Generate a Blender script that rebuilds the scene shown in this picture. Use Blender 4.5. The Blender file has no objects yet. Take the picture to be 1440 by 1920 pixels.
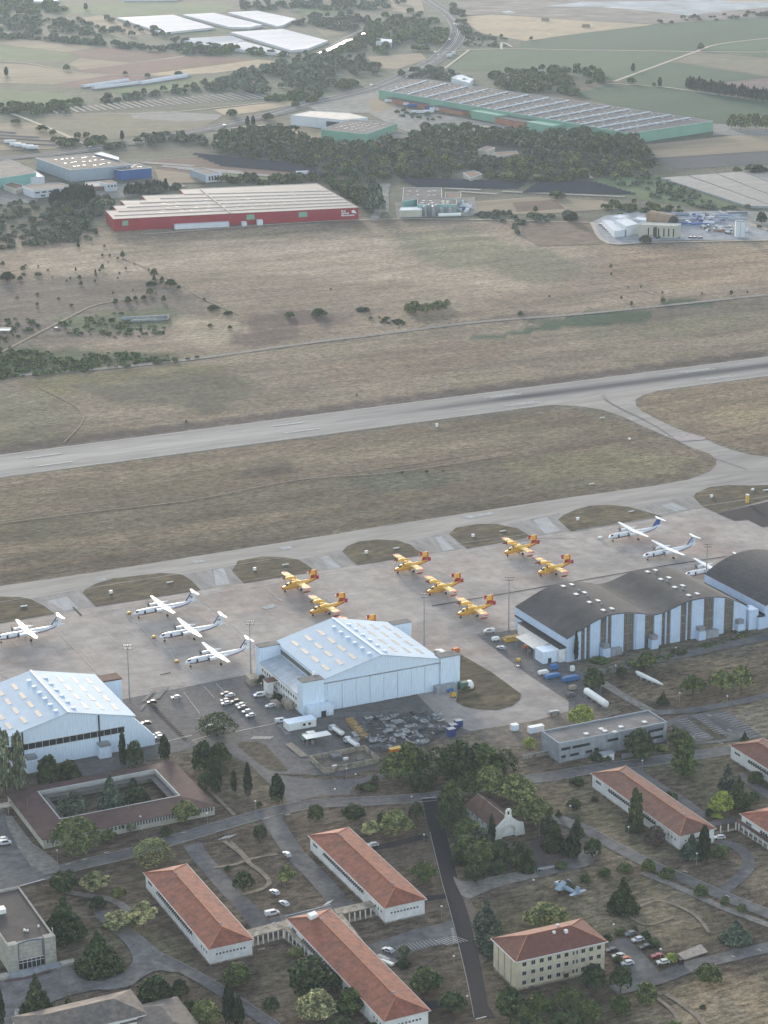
import bpy, math, random
import numpy as np
from mathutils import Vector, Matrix
random.seed(7)
SC = bpy.context.scene
COL = SC.collection
# ---------------------------------------------------------------- camera
FPX, PITCH, ROLL, CH, YOFF = 4270.0, math.radians(17.1), math.radians(-.5), 360.0, 1000.0
def P(px, py, z=0.0):
    """point of the photograph (1440x1920) -> the place at height z it shows"""
    x = px-720; y = 960-py
    x, y = x*math.cos(ROLL)-y*math.sin(ROLL), x*math.sin(ROLL)+y*math.cos(ROLL)
    dy = FPX*math.cos(PITCH)+y*math.sin(PITCH); dz = -FPX*math.sin(PITCH)+y*math.cos(PITCH)
    k = (z-CH)/dz
    return (x*k, dy*k-YOFF, z)
def proj(X, Y, Z):
    Y += YOFF; Z -= CH
    d = Y*math.cos(PITCH)-Z*math.sin(PITCH); u = Y*math.sin(PITCH)+Z*math.cos(PITCH)
    a, b = FPX*X/d, FPX*u/d; r = -ROLL
    return (720+a*math.cos(r)-b*math.sin(r), 960-(a*math.sin(r)+b*math.cos(r)))
def HZ(px, py, ty):
    x, y, _ = P(px, py); lo, hi = 0.0, 150.0
    for _ in range(30):
        m = (lo+hi)/2
        if proj(x, y, m)[1] > ty: lo = m
        else: hi = m
    return lo
def SCL(px, py):
    x, y, _ = P(px, py); return FPX/math.sqrt((y+YOFF)**2+CH**2+x*x)
cam = bpy.data.cameras.new('camera'); cam_o = bpy.data.objects.new('camera', cam); COL.objects.link(cam_o)
cam.sensor_fit = 'VERTICAL'; cam.sensor_height = 24.0; cam.lens = 24.0*FPX/1920
cam.clip_start = 5; cam.clip_end = 40000
up0 = Vector((0, math.sin(PITCH), math.cos(PITCH))); fw = Vector((0, math.cos(PITCH), -math.sin(PITCH))); rt0 = Vector((1, 0, 0))
rt = rt0*math.cos(ROLL)+up0*math.sin(ROLL); up = -rt0*math.sin(ROLL)+up0*math.cos(ROLL)
m = Matrix.Identity(4)
for i, v in enumerate((rt, up, -fw)):
    for j in range(3): m[j][i] = v[j]
cam_o.matrix_world = Matrix.Translation((0, -YOFF, CH)) @ m
SC.camera = cam_o
# ---------------------------------------------------------------- helpers
ANG = math.radians(25.2)
UA = (math.cos(ANG), math.sin(ANG)); UB = (-math.sin(ANG), math.cos(ANG))
def tag(o, label=None, cat=None, group=None, kind=None):
    if label: o['label'] = label
    if cat: o['category'] = cat
    if group: o['group'] = group
    if kind: o['kind'] = kind
    return o
def empty(name, loc, rz=0.0, label=None, cat=None, group=None):
    o = bpy.data.objects.new(name, None); COL.objects.link(o); o.empty_display_size = .1
    o.location = loc; o.rotation_euler = (0, 0, rz)
    return tag(o, label, cat, group)
def link(name, me, parent=None, loc=(0, 0, 0), rz=0.0):
    o = bpy.data.objects.new(name, me); COL.objects.link(o)
    o.location = loc; o.rotation_euler = (0, 0, rz); o.parent = parent
    return o
class MB:
    def __init__(s): s.v = []; s.f = []; s.mi = []; s.m = 0
    def face(s, pts):
        n = len(s.v); s.v += [tuple(p) for p in pts]; s.f.append(tuple(range(n, n+len(pts)))); s.mi.append(s.m); return s
    def box(s, x0, x1, y0, y1, z0, z1):
        n = len(s.v)
        s.v += [(x0,y0,z0),(x1,y0,z0),(x1,y1,z0),(x0,y1,z0),(x0,y0,z1),(x1,y0,z1),(x1,y1,z1),(x0,y1,z1)]
        for f in ((0,3,2,1),(4,5,6,7),(0,1,5,4),(1,2,6,5),(2,3,7,6),(3,0,4,7)): s.f.append(tuple(n+i for i in f)); s.mi.append(s.m)
        return s
    def prism(s, pts, z0, z1, cap0=True, cap1=True):
        a = sum(pts[i][0]*pts[(i+1)%len(pts)][1]-pts[(i+1)%len(pts)][0]*pts[i][1] for i in range(len(pts)))
        if a < 0: pts = pts[::-1]
        k = len(pts); n = len(s.v); zz = lambda z, i: z[i] if isinstance(z, (list, tuple)) else z
        s.v += [(p[0], p[1], zz(z0, i)) for i, p in enumerate(pts)]+[(p[0], p[1], zz(z1, i)) for i, p in enumerate(pts)]
        for i in range(k):
            j = (i+1) % k; s.f.append((n+i, n+j, n+k+j, n+k+i)); s.mi.append(s.m)
        if cap1: s.f.append(tuple(n+k+i for i in range(k))); s.mi.append(s.m)
        if cap0: s.f.append(tuple(n+k-1-i for i in range(k))); s.mi.append(s.m)
        return s
    def rings(s, rs, cap=True):
        k = len(rs[0]); n = len(s.v)
        for r in rs: s.v += [tuple(p) for p in r]
        for a in range(len(rs)-1):
            for i in range(k):
                j = (i+1) % k; s.f.append((n+a*k+i, n+a*k+j, n+(a+1)*k+j, n+(a+1)*k+i)); s.mi.append(s.m)
        if cap:
            s.f.append(tuple(n+k-1-i for i in range(k))); s.mi.append(s.m)
            s.f.append(tuple(n+(len(rs)-1)*k+i for i in range(k))); s.mi.append(s.m)
        return s
    def tube(s, p0, p1, r0, r1=None, k=8, cap=True):
        r1 = r0 if r1 is None else r1
        p0, p1 = Vector(p0), Vector(p1); d = (p1-p0).normalized()
        a = d.orthogonal().normalized(); b = d.cross(a)
        R = lambda p, r: [p+(a*math.cos(t)+b*math.sin(t))*r for t in [2*math.pi*i/k for i in range(k)]]
        return s.rings([R(p0, r0), R(p1, r1)], cap)
    def ell(s, c, r, k=10, h=6):
        """ellipsoid"""
        rs = []
        for a in range(1, h):
            t = math.pi*a/h; rs.append([(c[0]+r[0]*math.sin(t)*math.cos(2*math.pi*i/k), c[1]+r[1]*math.sin(t)*math.sin(2*math.pi*i/k), c[2]-r[2]*math.cos(t)) for i in range(k)])
        return s.rings(rs)
    def mesh(s, name, mats, smooth=False):
        me = bpy.data.meshes.new(name); me.from_pydata(s.v, [], s.f)
        for mm in (mats if isinstance(mats, (list, tuple)) else [mats]): me.materials.append(mm)
        if max(s.mi, default=0): me.polygons.foreach_set('material_index', s.mi)
        if smooth: me.polygons.foreach_set('use_smooth', [True]*len(s.f))
        me.update(); return me
    def build(s, name, mats, parent=None, smooth=False, loc=(0,0,0), rz=0.0):
        return link(name, s.mesh(name, mats, smooth), parent, loc, rz)
def copy_tree(o, parent=None):
    c = o.copy(); COL.objects.link(c); c.parent = parent
    for ch in list(o.children): copy_tree(ch, c)
    return c
# ---------------------------------------------------------------- materials
def lin(c): return tuple((x/255/12.92 if x/255 <= .04045 else ((x/255+.055)/1.055)**2.4) for x in c)
MATS = {}
def mat(name, rgb, rough=.85, var=.18, scale=.25, metal=0.0, coord='Object', stripe=None, spec=.3, var2=None, streak=None):
    """rgb: linear albedo; var: brightness variation by noise; stripe: (axis, period m, darkness); var2: (rgb, scale, threshold) second colour in patches"""
    if name in MATS: return MATS[name]
    m = bpy.data.materials.new(name); m.use_nodes = True; nt = m.node_tree; N = nt.nodes; L = nt.links
    b = N['Principled BSDF']; b.inputs['Roughness'].default_value = rough; b.inputs['Metallic'].default_value = metal
    b.inputs['Specular IOR Level'].default_value = min(spec, .08) if coord == 'World' and spec < .9 else spec
    if coord == 'World': src = N.new('ShaderNodeNewGeometry').outputs['Position']
    else: src = N.new('ShaderNodeTexCoord').outputs['Object']
    if streak:
        mp = N.new('ShaderNodeMapping'); mp.vector_type = 'TEXTURE'; mp.inputs['Rotation'].default_value = (0, 0, streak[0]); mp.inputs['Scale'].default_value = (streak[1], 1, 1)
        L.new(src, mp.inputs['Vector']); nsrc = mp.outputs[0]
    else: nsrc = src
    def noise(sc, det=4, ro=.6):
        n = N.new('ShaderNodeTexNoise'); n.inputs['Scale'].default_value = sc; n.inputs['Detail'].default_value = det; n.inputs['Roughness'].default_value = ro
        L.new(nsrc, n.inputs['Vector']); return n.outputs['Fac']
    def rng(f, a, b2, c, d):
        r = N.new('ShaderNodeMapRange'); L.new(f, r.inputs[0])
        for i, v in enumerate((a, b2, c, d)): r.inputs[i+1].default_value = v
        return r.outputs[0]
    col = N.new('ShaderNodeRGB'); col.outputs[0].default_value = (*rgb, 1); c = col.outputs[0]
    def mix(c, fac, c2, mode='MIX'):
        x = N.new('ShaderNodeMix'); x.data_type = 'RGBA'; x.blend_type = mode
        if isinstance(fac, float): x.inputs[0].default_value = fac
        else: L.new(fac, x.inputs[0])
        L.new(c, x.inputs[6])
        if isinstance(c2, tuple): x.inputs[7].default_value = (*c2, 1)
        else: L.new(c2, x.inputs[7])
        return x.outputs[2]
    if var2:
        f = rng(noise(var2[1], 5, .65), var2[2]-.06, var2[2]+.06, 0, 1); c = mix(c, f, tuple(var2[0]))
    if var:
        f = rng(noise(scale, 6, .7), .25, .75, 1-var*1.6, 1+var*1.6)
        g = N.new('ShaderNodeCombineColor'); 
        for i in range(3): L.new(f, g.inputs[i])
        c = mix(c, 1.0, g.outputs[0], 'MULTIPLY')
    if stripe:
        ax, per, dk = stripe
        w = N.new('ShaderNodeTexWave'); w.wave_type = 'BANDS'; w.bands_direction = ax; w.inputs['Scale'].default_value = 6.2832/per/20*1.0
        w.inputs['Distortion'].default_value = .0; L.new(src, w.inputs['Vector'])
        f = rng(w.outputs['Fac'], 0, 1, 1-dk, 1.0); g = N.new('ShaderNodeCombineColor')
        for i in range(3): L.new(f, g.inputs[i])
        c = mix(c, 1.0, g.outputs[0], 'MULTIPLY')
    L.new(c, b.inputs['Base Color']); MATS[name] = m; return m
HAZE, EXPO = 0.45e-4, 2.0
# ================================================================ ground: one sheet out to the horizon, its soils and grasses as soft patches
rng = np.random.default_rng(3)
def wob(x, y, s=1.0):
    return (np.sin(x*.031*s+1.3*np.sin(y*.023*s))+np.sin(y*.041*s+1.7*np.sin(x*.017*s)+2)+.6*np.sin(x*.11*s+y*.07*s)+.5*np.sin(x*.19*s-y*.23*s))/3
def inside_dist(X, Y, poly):
    """signed distance (m), positive inside"""
    d = np.full(X.shape, 1e9); ins = np.zeros(X.shape, bool); n = len(poly)
    for i in range(n):
        x0, y0 = poly[i][:2]; x1, y1 = poly[(i+1) % n][:2]
        ex, ey = x1-x0, y1-y0; L2 = ex*ex+ey*ey+1e-9
        t = np.clip(((X-x0)*ex+(Y-y0)*ey)/L2, 0, 1)
        d = np.minimum(d, np.hypot(X-x0-t*ex, Y-y0-t*ey))
        c = (y0 > Y) != (y1 > Y)
        with np.errstate(divide='ignore', invalid='ignore'):
            ins ^= c & (X < (x1-x0)*(Y-y0)/(y1-y0+1e-12)+x0)
    return np.where(ins, d, -d)
A = lambda *c: lin(c)
# soft patches: polygon in photo pixels, albedo, feather m, wobble m
DRY = (.215,.170,.125); DRY2 = (.275,.222,.165); BRN = (.135,.106,.085); GRN = (.085,.10,.06); DGR = (.045,.058,.035); NEARG = (.112,.089,.067)
PATCH = [
 ([(-300,-200),(1700,-200),(1700,140),(1150,150),(700,200),(300,260),(-300,290)], (.095,.105,.078), 60, 30),
 ([(-300,250),(1700,180),(1700,420),(900,420),(200,440),(-300,470)], (.105,.108,.08), 20, 15),
 ([(-300,455),(210,432),(680,412),(1110,420),(1180,458),(1700,452),(1700,700),(-300,860)], DRY, 8, 5),
 ([(360,455),(900,430),(1100,470),(1000,540),(700,530),(420,520),(250,500)], DRY2, 30, 25),
 ([(80,470),(300,455),(330,500),(200,530),(60,500)], DRY2, 15, 15),
 ([(1150,470),(1700,455),(1700,520),(1300,540),(1180,530)], (.26,.19,.13), 25, 20),
 ([(870,470),(1020,460),(1090,500),(1060,540),(960,520),(880,500)], (.16,.145,.10), 15, 15),
 ([(700,440),(880,425),(960,460),(880,500),(780,480)], (.19,.175,.115), 20, 20),
 ([(-60,535),(180,515),(300,520),(420,560),(380,600),(200,640),(-60,660)], (.125,.105,.088), 22, 20),
 ([(120,590),(300,580),(330,600),(300,620),(200,625),(100,615)], (.085,.10,.06), 8, 12),
 ([(-100,640),(80,655),(250,660),(370,668),(250,695),(0,712),(-200,730)], (.07,.085,.05), 8, 10),
 ([(330,600),(420,590),(520,625),(470,650),(400,660),(340,640)], (.27,.225,.16), 8, 14),
 ([(440,590),(560,575),(660,590),(690,610),(560,615),(520,650),(440,645),(480,615)], (.12,.09,.075), 8, 14),
 ([(880,600),(1000,585),(1060,590),(940,612)], (.12,.10,.08), 6, 8),
 ([(-200,716),(0,706),(400,664),(900,608),(1440,552),(1700,530),(1700,700),(1440,668),(720,760),(0,850),(-200,880)], (.19,.155,.112), 3, 2),
 ([(40,705),(300,690),(420,680),(380,720),(200,740),(60,740)], (.15,.135,.075), 8, 10),
 ([(0,730),(110,745),(170,790),(100,830),(-60,840),(-100,740)], (.155,.14,.095), 14, 12),
 ([(130,725),(420,700),(520,730),(380,770),(220,760)], (.11,.10,.07), 15, 15),
 ([(560,680),(860,640),(1000,640),(900,690),(640,720)], (.19,.145,.105), 15, 15),
 ([(1000,600),(1440,560),(1440,610),(1100,640)], (.16,.14,.095), 12, 12),
 ([(1080,610),(1250,572),(1440,560),(1440,585),(1260,600),(1150,612)], (.11,.095,.075), 4, 8),
 ([(860,636),(960,622),(1080,588),(1225,580),(1225,598),(1120,612),(1020,620),(960,630),(900,638)], (.032,.062,.038), 1.6, 3),
 ([(1225,568),(1270,560),(1350,565),(1330,572),(1250,576)], (.04,.068,.042), 1.6, 2),
 ([(985,600),(1040,598),(1080,600),(1050,606),(1000,610)], (.05,.07,.045), 2, 3),
 ([(-200,925),(0,896),(500,832),(1080,768),(1340,850),(1340,890),(720,985),(0,1098),(-200,1128)], (.155,.122,.086), 3, 2),
 ([(0,915),(300,880),(620,835),(1000,790),(1100,800),(1050,830),(700,862),(300,920),(0,960)], (.17,.14,.095), 12, 10),
 ([(450,880),(540,868),(560,880),(500,894),(450,895)], (.085,.07,.055), 8, 8),
 ([(0,970),(300,935),(700,885),(1100,840),(1320,860),(1290,893),(1080,925),(720,975),(300,1020),(0,1060)], (.125,.108,.075), 8, 8),
 ([(650,900),(760,885),(840,890),(800,915),(700,920)], (.10,.10,.07), 8, 10),
 ([(900,870),(1150,835),(1290,860),(1220,890),(1000,905)], (.16,.14,.085), 10, 10),
 ([(0,1020),(360,985),(720,930),(900,905),(900,920),(720,945),(360,1000),(0,1045)], (.155,.125,.085), 5, 5),
 ([(0,1075),(400,1020),(720,968),(1000,925),(1290,885),(1290,900),(1080,931),(720,986),(360,1044),(0,1099)], (.10,.083,.06), 2, 2),
 ([(0,852),(720,762),(1440,669),(1440,655),(720,748),(0,836)], (.085,.07,.062), 3, 1),
 ([(1200,740),(1440,708),(1700,680),(1700,860),(1440,856),(1300,815),(1200,770)], (.18,.14,.095), 4, 3),
 ([(1330,770),(1440,755),(1600,740),(1600,800),(1440,800),(1360,800)], (.23,.18,.115), 8, 8),
 ([(-400,1420),(0,1450),(500,1440),(1000,1440),(1100,1260),(1700,1180),(1700,2500),(-400,2500)], NEARG, 6, 4),
 ([(1130,1300),(1440,1200),(1700,1160),(1700,1330),(1250,1330)], (.15,.115,.08), 8, 8),
 ([(1250,1240),(1440,1210),(1500,1280),(1380,1310),(1280,1290)], (.17,.13,.085), 8, 10),
 ([(1290,1395),(1440,1310),(1600,1340),(1440,1400)], (.19,.16,.115), 4, 5),
 ([(1000,1470),(1110,1455),(1270,1600),(1180,1610),(1060,1560)], (.14,.118,.08), 6, 6),
 ([(880,1700),(1130,1640),(1300,1690),(1440,1740),(1440,1765),(1240,1800),(1150,1750),(1000,1790),(880,1760)], (.125,.104,.07), 6, 8),
 ([(1120,1690),(1250,1680),(1330,1720),(1200,1760),(1120,1740)], (.155,.13,.088), 8, 10),
 ([(1380,1590),(1500,1600),(1500,1700),(1420,1690),(1390,1650)], (.165,.135,.095), 6, 6),
 ([(1230,1850),(1440,1800),(1700,1780),(1700,2200),(1300,2100),(1240,1900)], (.20,.16,.105), 5, 8),
 ([(1100,1880),(1230,1850),(1290,1930),(1100,1990)], (.13,.11,.08), 4, 6),
 ([(230,1720),(330,1760),(380,1830),(300,1830),(230,1770)], (.13,.115,.075), 6, 6),
 ([(480,1790),(560,1770),(560,1900),(480,1860)], (.095,.08,.06), 6, 6),
 ([(430,1385),(540,1440),(500,1510),(440,1500),(380,1440)], (.12,.10,.07), 5, 5),
 ([(1090,1430),(1440,1390),(1440,1560),(1300,1520),(1230,1450)], (.12,.105,.072), 8, 6),
 ([(1040,1530),(1080,1520),(1100,1560),(1075,1610),(1010,1630),(985,1600)], (.085,.072,.066), 3, 3),
]
ys = [-1300, -900, -700, -560]; y = -430.0
while y < 5200: ys.append(y); y += max(2.6, (y+1000)**2/360/560)
while y < 26000: ys.append(y); y *= 1.25
ys = np.array(ys); nx = 300
us = np.linspace(-1.0, 1.0, nx); us = np.sign(us)*np.abs(us)**1.15
half = (ys+1000).clip(500)*.235+40
X = us[None, :]*half[:, None]; Y = np.repeat(ys[:, None], nx, 1)
for k in range(6):                                   # wide skirt to both sides
    f = [1.25, 1.8, 3, 6, 12, 25][k]
    X = np.concatenate([-half[:, None]*f, X, half[:, None]*f], 1); Y = np.concatenate([ys[:, None], Y, ys[:, None]], 1)
C = np.ones((*X.shape, 3))*np.array((.14,.12,.09))
for poly, c, fe, wb in PATCH:
    pl = [P(*p) for p in poly]
    w = wob(X, Y, .5 if fe > 15 else 1.3)*wb
    w2 = wob(X*4+50, Y*4, 1)*wb*.35
    a = np.clip((inside_dist(X, Y, pl)+w+w2)/fe+.5, 0, 1); a = a*a*(3-2*a)
    C = C*(1-a[..., None])+np.array(c)*a[..., None]
nr, nc = X.shape
V = np.stack([X.ravel(), Y.ravel(), np.zeros(X.size)], 1)
idx = np.arange(nr*nc).reshape(nr, nc)
F = np.stack([idx[:-1, :-1], idx[:-1, 1:], idx[1:, 1:], idx[1:, :-1]], -1).reshape(-1, 4)
def np_mesh(name, V, F, mats, smooth=False):
    me = bpy.data.meshes.new(name); me.vertices.add(len(V)); me.vertices.foreach_set('co', np.asarray(V, 'f4').ravel())
    F = np.asarray(F); k = F.shape[1]
    me.loops.add(F.size); me.loops.foreach_set('vertex_index', F.astype('i4').ravel())
    me.polygons.add(len(F)); me.polygons.foreach_set('loop_start', np.arange(0, F.size, k, dtype='i4'))
    me.update(calc_edges=True)
    for mm in mats: me.materials.append(mm)
    return me
# ground material: colour attribute x dry-grass texture
def ground_mat():
    m = bpy.data.materials.new('ground'); m.use_nodes = True; nt = m.node_tree; N = nt.nodes; L = nt.links; b = N['Principled BSDF']
    b.inputs['Roughness'].default_value = 1; b.inputs['Specular IOR Level'].default_value = .05
    a = N.new('ShaderNodeVertexColor'); a.layer_name = 'Col'
    g = N.new('ShaderNodeNewGeometry')
    def tex(sc, rot, st, det, ro):
        mp = N.new('ShaderNodeMapping'); mp.vector_type = 'TEXTURE'; mp.inputs['Rotation'].default_value = (0, 0, rot); mp.inputs['Scale'].default_value = (st, 1, 1)
        L.new(g.outputs['Position'], mp.inputs[0])
        n = N.new('ShaderNodeTexNoise'); n.inputs['Scale'].default_value = sc; n.inputs['Detail'].default_value = det; n.inputs['Roughness'].default_value = ro
        L.new(mp.outputs[0], n.inputs['Vector']); return n.outputs['Fac']
    def rn(f, a0, a1, c, d):
        r = N.new('ShaderNodeMapRange'); L.new(f, r.inputs[0])
        for i, v in enumerate((a0, a1, c, d)): r.inputs[i+1].default_value = v
        return r.outputs[0]
    def mul(x, y):
        k = N.new('ShaderNodeMath'); k.operation = 'MULTIPLY'; L.new(x, k.inputs[0]); L.new(y, k.inputs[1]); return k.outputs[0]
    f = mul(rn(tex(.42, ANG, 2.0, 9, .80), .37, .63, .34, 1.70), rn(tex(.022, ANG, 3.5, 6, .6), .35, .65, .76, 1.22))
    f = mul(f, rn(tex(.07, ANG-.25, 1.5, 7, .7), .35, .65, .78, 1.2)); f = mul(f, rn(tex(.16, ANG+.02, 22, 5, .7), .36, .64, .86, 1.13)); f = mul(f, rn(tex(1.6, ANG, 1.6, 4, .8), .36, .64, .72, 1.28))
    cc = N.new('ShaderNodeCombineColor')
    for i in range(3): L.new(f, cc.inputs[i])
    x = N.new('ShaderNodeMix'); x.data_type = 'RGBA'; x.blend_type = 'MULTIPLY'; x.inputs[0].default_value = 1
    L.new(a.outputs[0], x.inputs[6]); L.new(cc.outputs[0], x.inputs[7])
    # tufts of greener weeds and reddish soil
    y = N.new('ShaderNodeMix'); y.data_type = 'RGBA'; y.blend_type = 'MULTIPLY'; L.new(rn(tex(.012, 0, 1, 8, .75), .50, .60, 0, .55), y.inputs[0])
    L.new(x.outputs[2], y.inputs[6]); y.inputs[7].default_value = (.86, .90, .80, 1)
    z = N.new('ShaderNodeMix'); z.data_type = 'RGBA'; z.blend_type = 'MULTIPLY'; L.new(rn(tex(.05, ANG, 2, 8, .8), .57, .66, 0, .6), z.inputs[0])
    L.new(y.outputs[2], z.inputs[6]); z.inputs[7].default_value = (.58, .60, .55, 1)
    L.new(z.outputs[2], b.inputs['Base Color'])
    bp = N.new('ShaderNodeBump'); bp.inputs['Strength'].default_value = .35; bp.inputs['Distance'].default_value = .25; L.new(tex(.5, 0, 1, 6, .7), bp.inputs['Height']); L.new(bp.outputs[0], b.inputs['Normal'])
    return m
GM = ground_mat()
def colour_attr(me, C):
    ca = me.color_attributes.new('Col', 'FLOAT_COLOR', 'POINT')
    ca.data.foreach_set('color', np.concatenate([C.reshape(-1, 3), np.ones((C.size//3, 1))], 1).astype('f4').ravel())
me = np_mesh('ground', V, F, [GM]); colour_attr(me, C)
tag(link('ground', me), kind='structure')
# ---------------------------------------------------------------- flat sheets on the ground
LV = [0.03]
def sheet(name, pts, m, px=True, z=None, smooth_n=0):
    if z is None: z = LV[0]; LV[0] += .006
    q = [P(*p)[:2] for p in pts] if px else pts
    if smooth_n:
        for _ in range(smooth_n):                      # corner cutting for soft outlines
            r = []
            for i in range(len(q)):
                a, b = q[i], q[(i+1) % len(q)]; r += [(a[0]*.75+b[0]*.25, a[1]*.75+b[1]*.25), (a[0]*.25+b[0]*.75, a[1]*.25+b[1]*.75)]
            q = r
    mb = MB(); a = sum(q[i][0]*q[(i+1)%len(q)][1]-q[(i+1)%len(q)][0]*q[i][1] for i in range(len(q)))
    if a < 0: q = q[::-1]
    mb.face([(x, y, z) for x, y in q])
    return tag(mb.build(name, m), kind='structure')
def spline(q, n):
    out = []
    for i in range(len(q)-1):
        p0 = q[max(i-1, 0)]; p1 = q[i]; p2 = q[i+1]; p3 = q[min(i+2, len(q)-1)]
        for k in range(n):
            t = k/n; out.append(tuple(.5*(2*p1[j]+(p2[j]-p0[j])*t+(2*p0[j]-5*p1[j]+4*p2[j]-p3[j])*t*t+(3*p1[j]-p0[j]-3*p2[j]+p3[j])*t**3) for j in (0, 1)))
    return out+[q[-1][:2]]
def ribbon_pts(q, w):
    Lp, Rp = [], []
    for i, p in enumerate(q):
        a = q[max(i-1, 0)]; b = q[min(i+1, len(q)-1)]; dx, dy = b[0]-a[0], b[1]-a[1]; l = math.hypot(dx, dy) or 1
        ww = w[min(int(i/len(q)*len(w)), len(w)-1)] if isinstance(w, (list, tuple)) else w
        nx_, ny_ = -dy/l*ww/2, dx/l*ww/2; Lp.append((p[0]+nx_, p[1]+ny_)); Rp.append((p[0]-nx_, p[1]-ny_))
    return Lp, Rp
def ribbon(name, pts, w, m, z=None, n=6, off=0.0, mb=None, px=True):
    if z is None: z = LV[0]; LV[0] += .006
    q = [P(*p)[:2] for p in pts] if px else pts
    if n > 1: q = spline(q, n)
    if off:
        Lp, Rp = ribbon_pts(q, 2*abs(off)); q = Lp if off > 0 else Rp
    Lp, Rp = ribbon_pts(q, w); own = mb is None; mb = mb or MB()
    for i in range(len(q)-1): mb.face([(*Rp[i], z), (*Rp[i+1], z), (*Lp[i+1], z), (*Lp[i], z)])
    return tag(mb.build(name, m), kind='structure') if own else None
def kerb(pts, w=.18, h=.13, n=6, off=0.0, px=True):
    q = [P(*p)[:2] for p in pts] if px else pts
    if n > 1: q = spline(q, n)
    if off:
        Lp, Rp = ribbon_pts(q, 2*abs(off)); q = Lp if off > 0 else Rp
    Lp, Rp = ribbon_pts(q, w); mb = KERB; n0 = len(mb.v)
    for i in range(len(q)): mb.v += [(*Lp[i], 0), (*Lp[i], h+.1), (*Rp[i], h+.1), (*Rp[i], 0)]
    for i in range(len(q)-1):
        a = n0+i*4; b = a+4
        for k in range(3): mb.f.append((a+k, a+k+1, b+k+1, b+k)); mb.mi.append(0)
KERB = MB()
asph = mat('asphalt', (.125,.12,.118), .9, .22, .35, coord='World', var2=((.145,.138,.133), .06, .55))
asph_d = mat('fresh_asphalt', (.026,.025,.030), .85, .16, .5, coord='World')
asph_l = mat('worn_asphalt', (.15,.145,.14), .9, .25, .3, coord='World', var2=((.11,.105,.105), .05, .52))
twy = mat('taxiway_concrete', (.29,.27,.245), .9, .20, .12, coord='World', streak=(ANG, 5), var2=((.24,.225,.21), .02, .55))
line_m = mat('white_paint', (.55,.54,.52), .7, .25, .8, coord='World')
yline = mat('yellow_paint', (.5,.36,.10), .7, .2, .8, coord='World')
gravel = mat('gravel', (.21,.195,.175), .95, .3, .4, coord='World')
dirt = mat('dirt_track', (.23,.19,.145), 1, .3, .3, coord='World')
isl = mat('dry_turf', (.085,.072,.048), 1, .5, .28, coord='World', streak=(ANG, 2), var2=((.13,.105,.065), .06, .55))
turf = mat('near_turf', (.10,.081,.06), 1, .42, .35, coord='World', var2=((.075,.075,.05), .07, .52))
# apron: slab grid, stains
def apron_mat():
    m = mat('apron_concrete', (.35,.315,.285), .9, .20, .10, coord='World', var2=((.285,.26,.24), .02, .52)); nt = m.node_tree; N = nt.nodes; L = nt.links
    b = N['Principled BSDF']; c = b.inputs['Base Color'].links[0].from_socket
    g = N.new('ShaderNodeNewGeometry'); mp = N.new('ShaderNodeMapping'); mp.vector_type = 'TEXTURE'; mp.inputs['Rotation'].default_value = (0, 0, ANG); L.new(g.outputs['Position'], mp.inputs[0])
    t = N.new('ShaderNodeTexBrick'); L.new(mp.outputs[0], t.inputs['Vector']); t.offset = 0; t.inputs['Scale'].default_value = 1
    t.inputs['Color1'].default_value = (1.06,1.05,1.03,1); t.inputs['Color2'].default_value = (.93,.93,.94,1); t.inputs['Mortar'].default_value = (.72,.70,.68,1)
    t.inputs['Mortar Size'].default_value = .09; t.inputs['Brick Width'].default_value = 7.5; t.inputs['Row Height'].default_value = 7.5
    x = N.new('ShaderNodeMix'); x.data_type = 'RGBA'; x.blend_type = 'MULTIPLY'; x.inputs[0].default_value = .8; L.new(c, x.inputs[6]); L.new(t.outputs[0], x.inputs[7])
    # reddish dust
    n = N.new('ShaderNodeTexNoise'); n.inputs['Scale'].default_value = .014; n.inputs['Detail'].default_value = 7; n.inputs['Roughness'].default_value = .65; L.new(g.outputs['Position'], n.inputs['Vector'])
    r = N.new('ShaderNodeMapRange'); L.new(n.outputs[0], r.inputs[0]); r.inputs[1].default_value = .48; r.inputs[2].default_value = .62; r.inputs[4].default_value = .7
    y = N.new('ShaderNodeMix'); y.data_type = 'RGBA'; y.blend_type = 'MULTIPLY'; L.new(r.outputs[0], y.inputs[0]); L.new(x.outputs[2], y.inputs[6]); y.inputs[7].default_value = (.95,.83,.79,1)
    L.new(y.outputs[2], b.inputs['Base Color']); return m
apr = apron_mat()
# ================================================================ airfield surfaces
def along(p0, p1, e0, e1):
    a, b = P(*p0), P(*p1); dx, dy = b[0]-a[0], b[1]-a[1]; l = math.hypot(dx, dy); u = (dx/l, dy/l)
    return (a[0]-u[0]*e0, a[1]-u[1]*e0), (b[0]+u[0]*e1, b[1]+u[1]*e1), u, l
ra, rb_, ru, rl = along((0,853.75), (1440,669.5), 900, 1500)
rn_ = (ru[1], -ru[0])                                   # towards the camera
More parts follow.
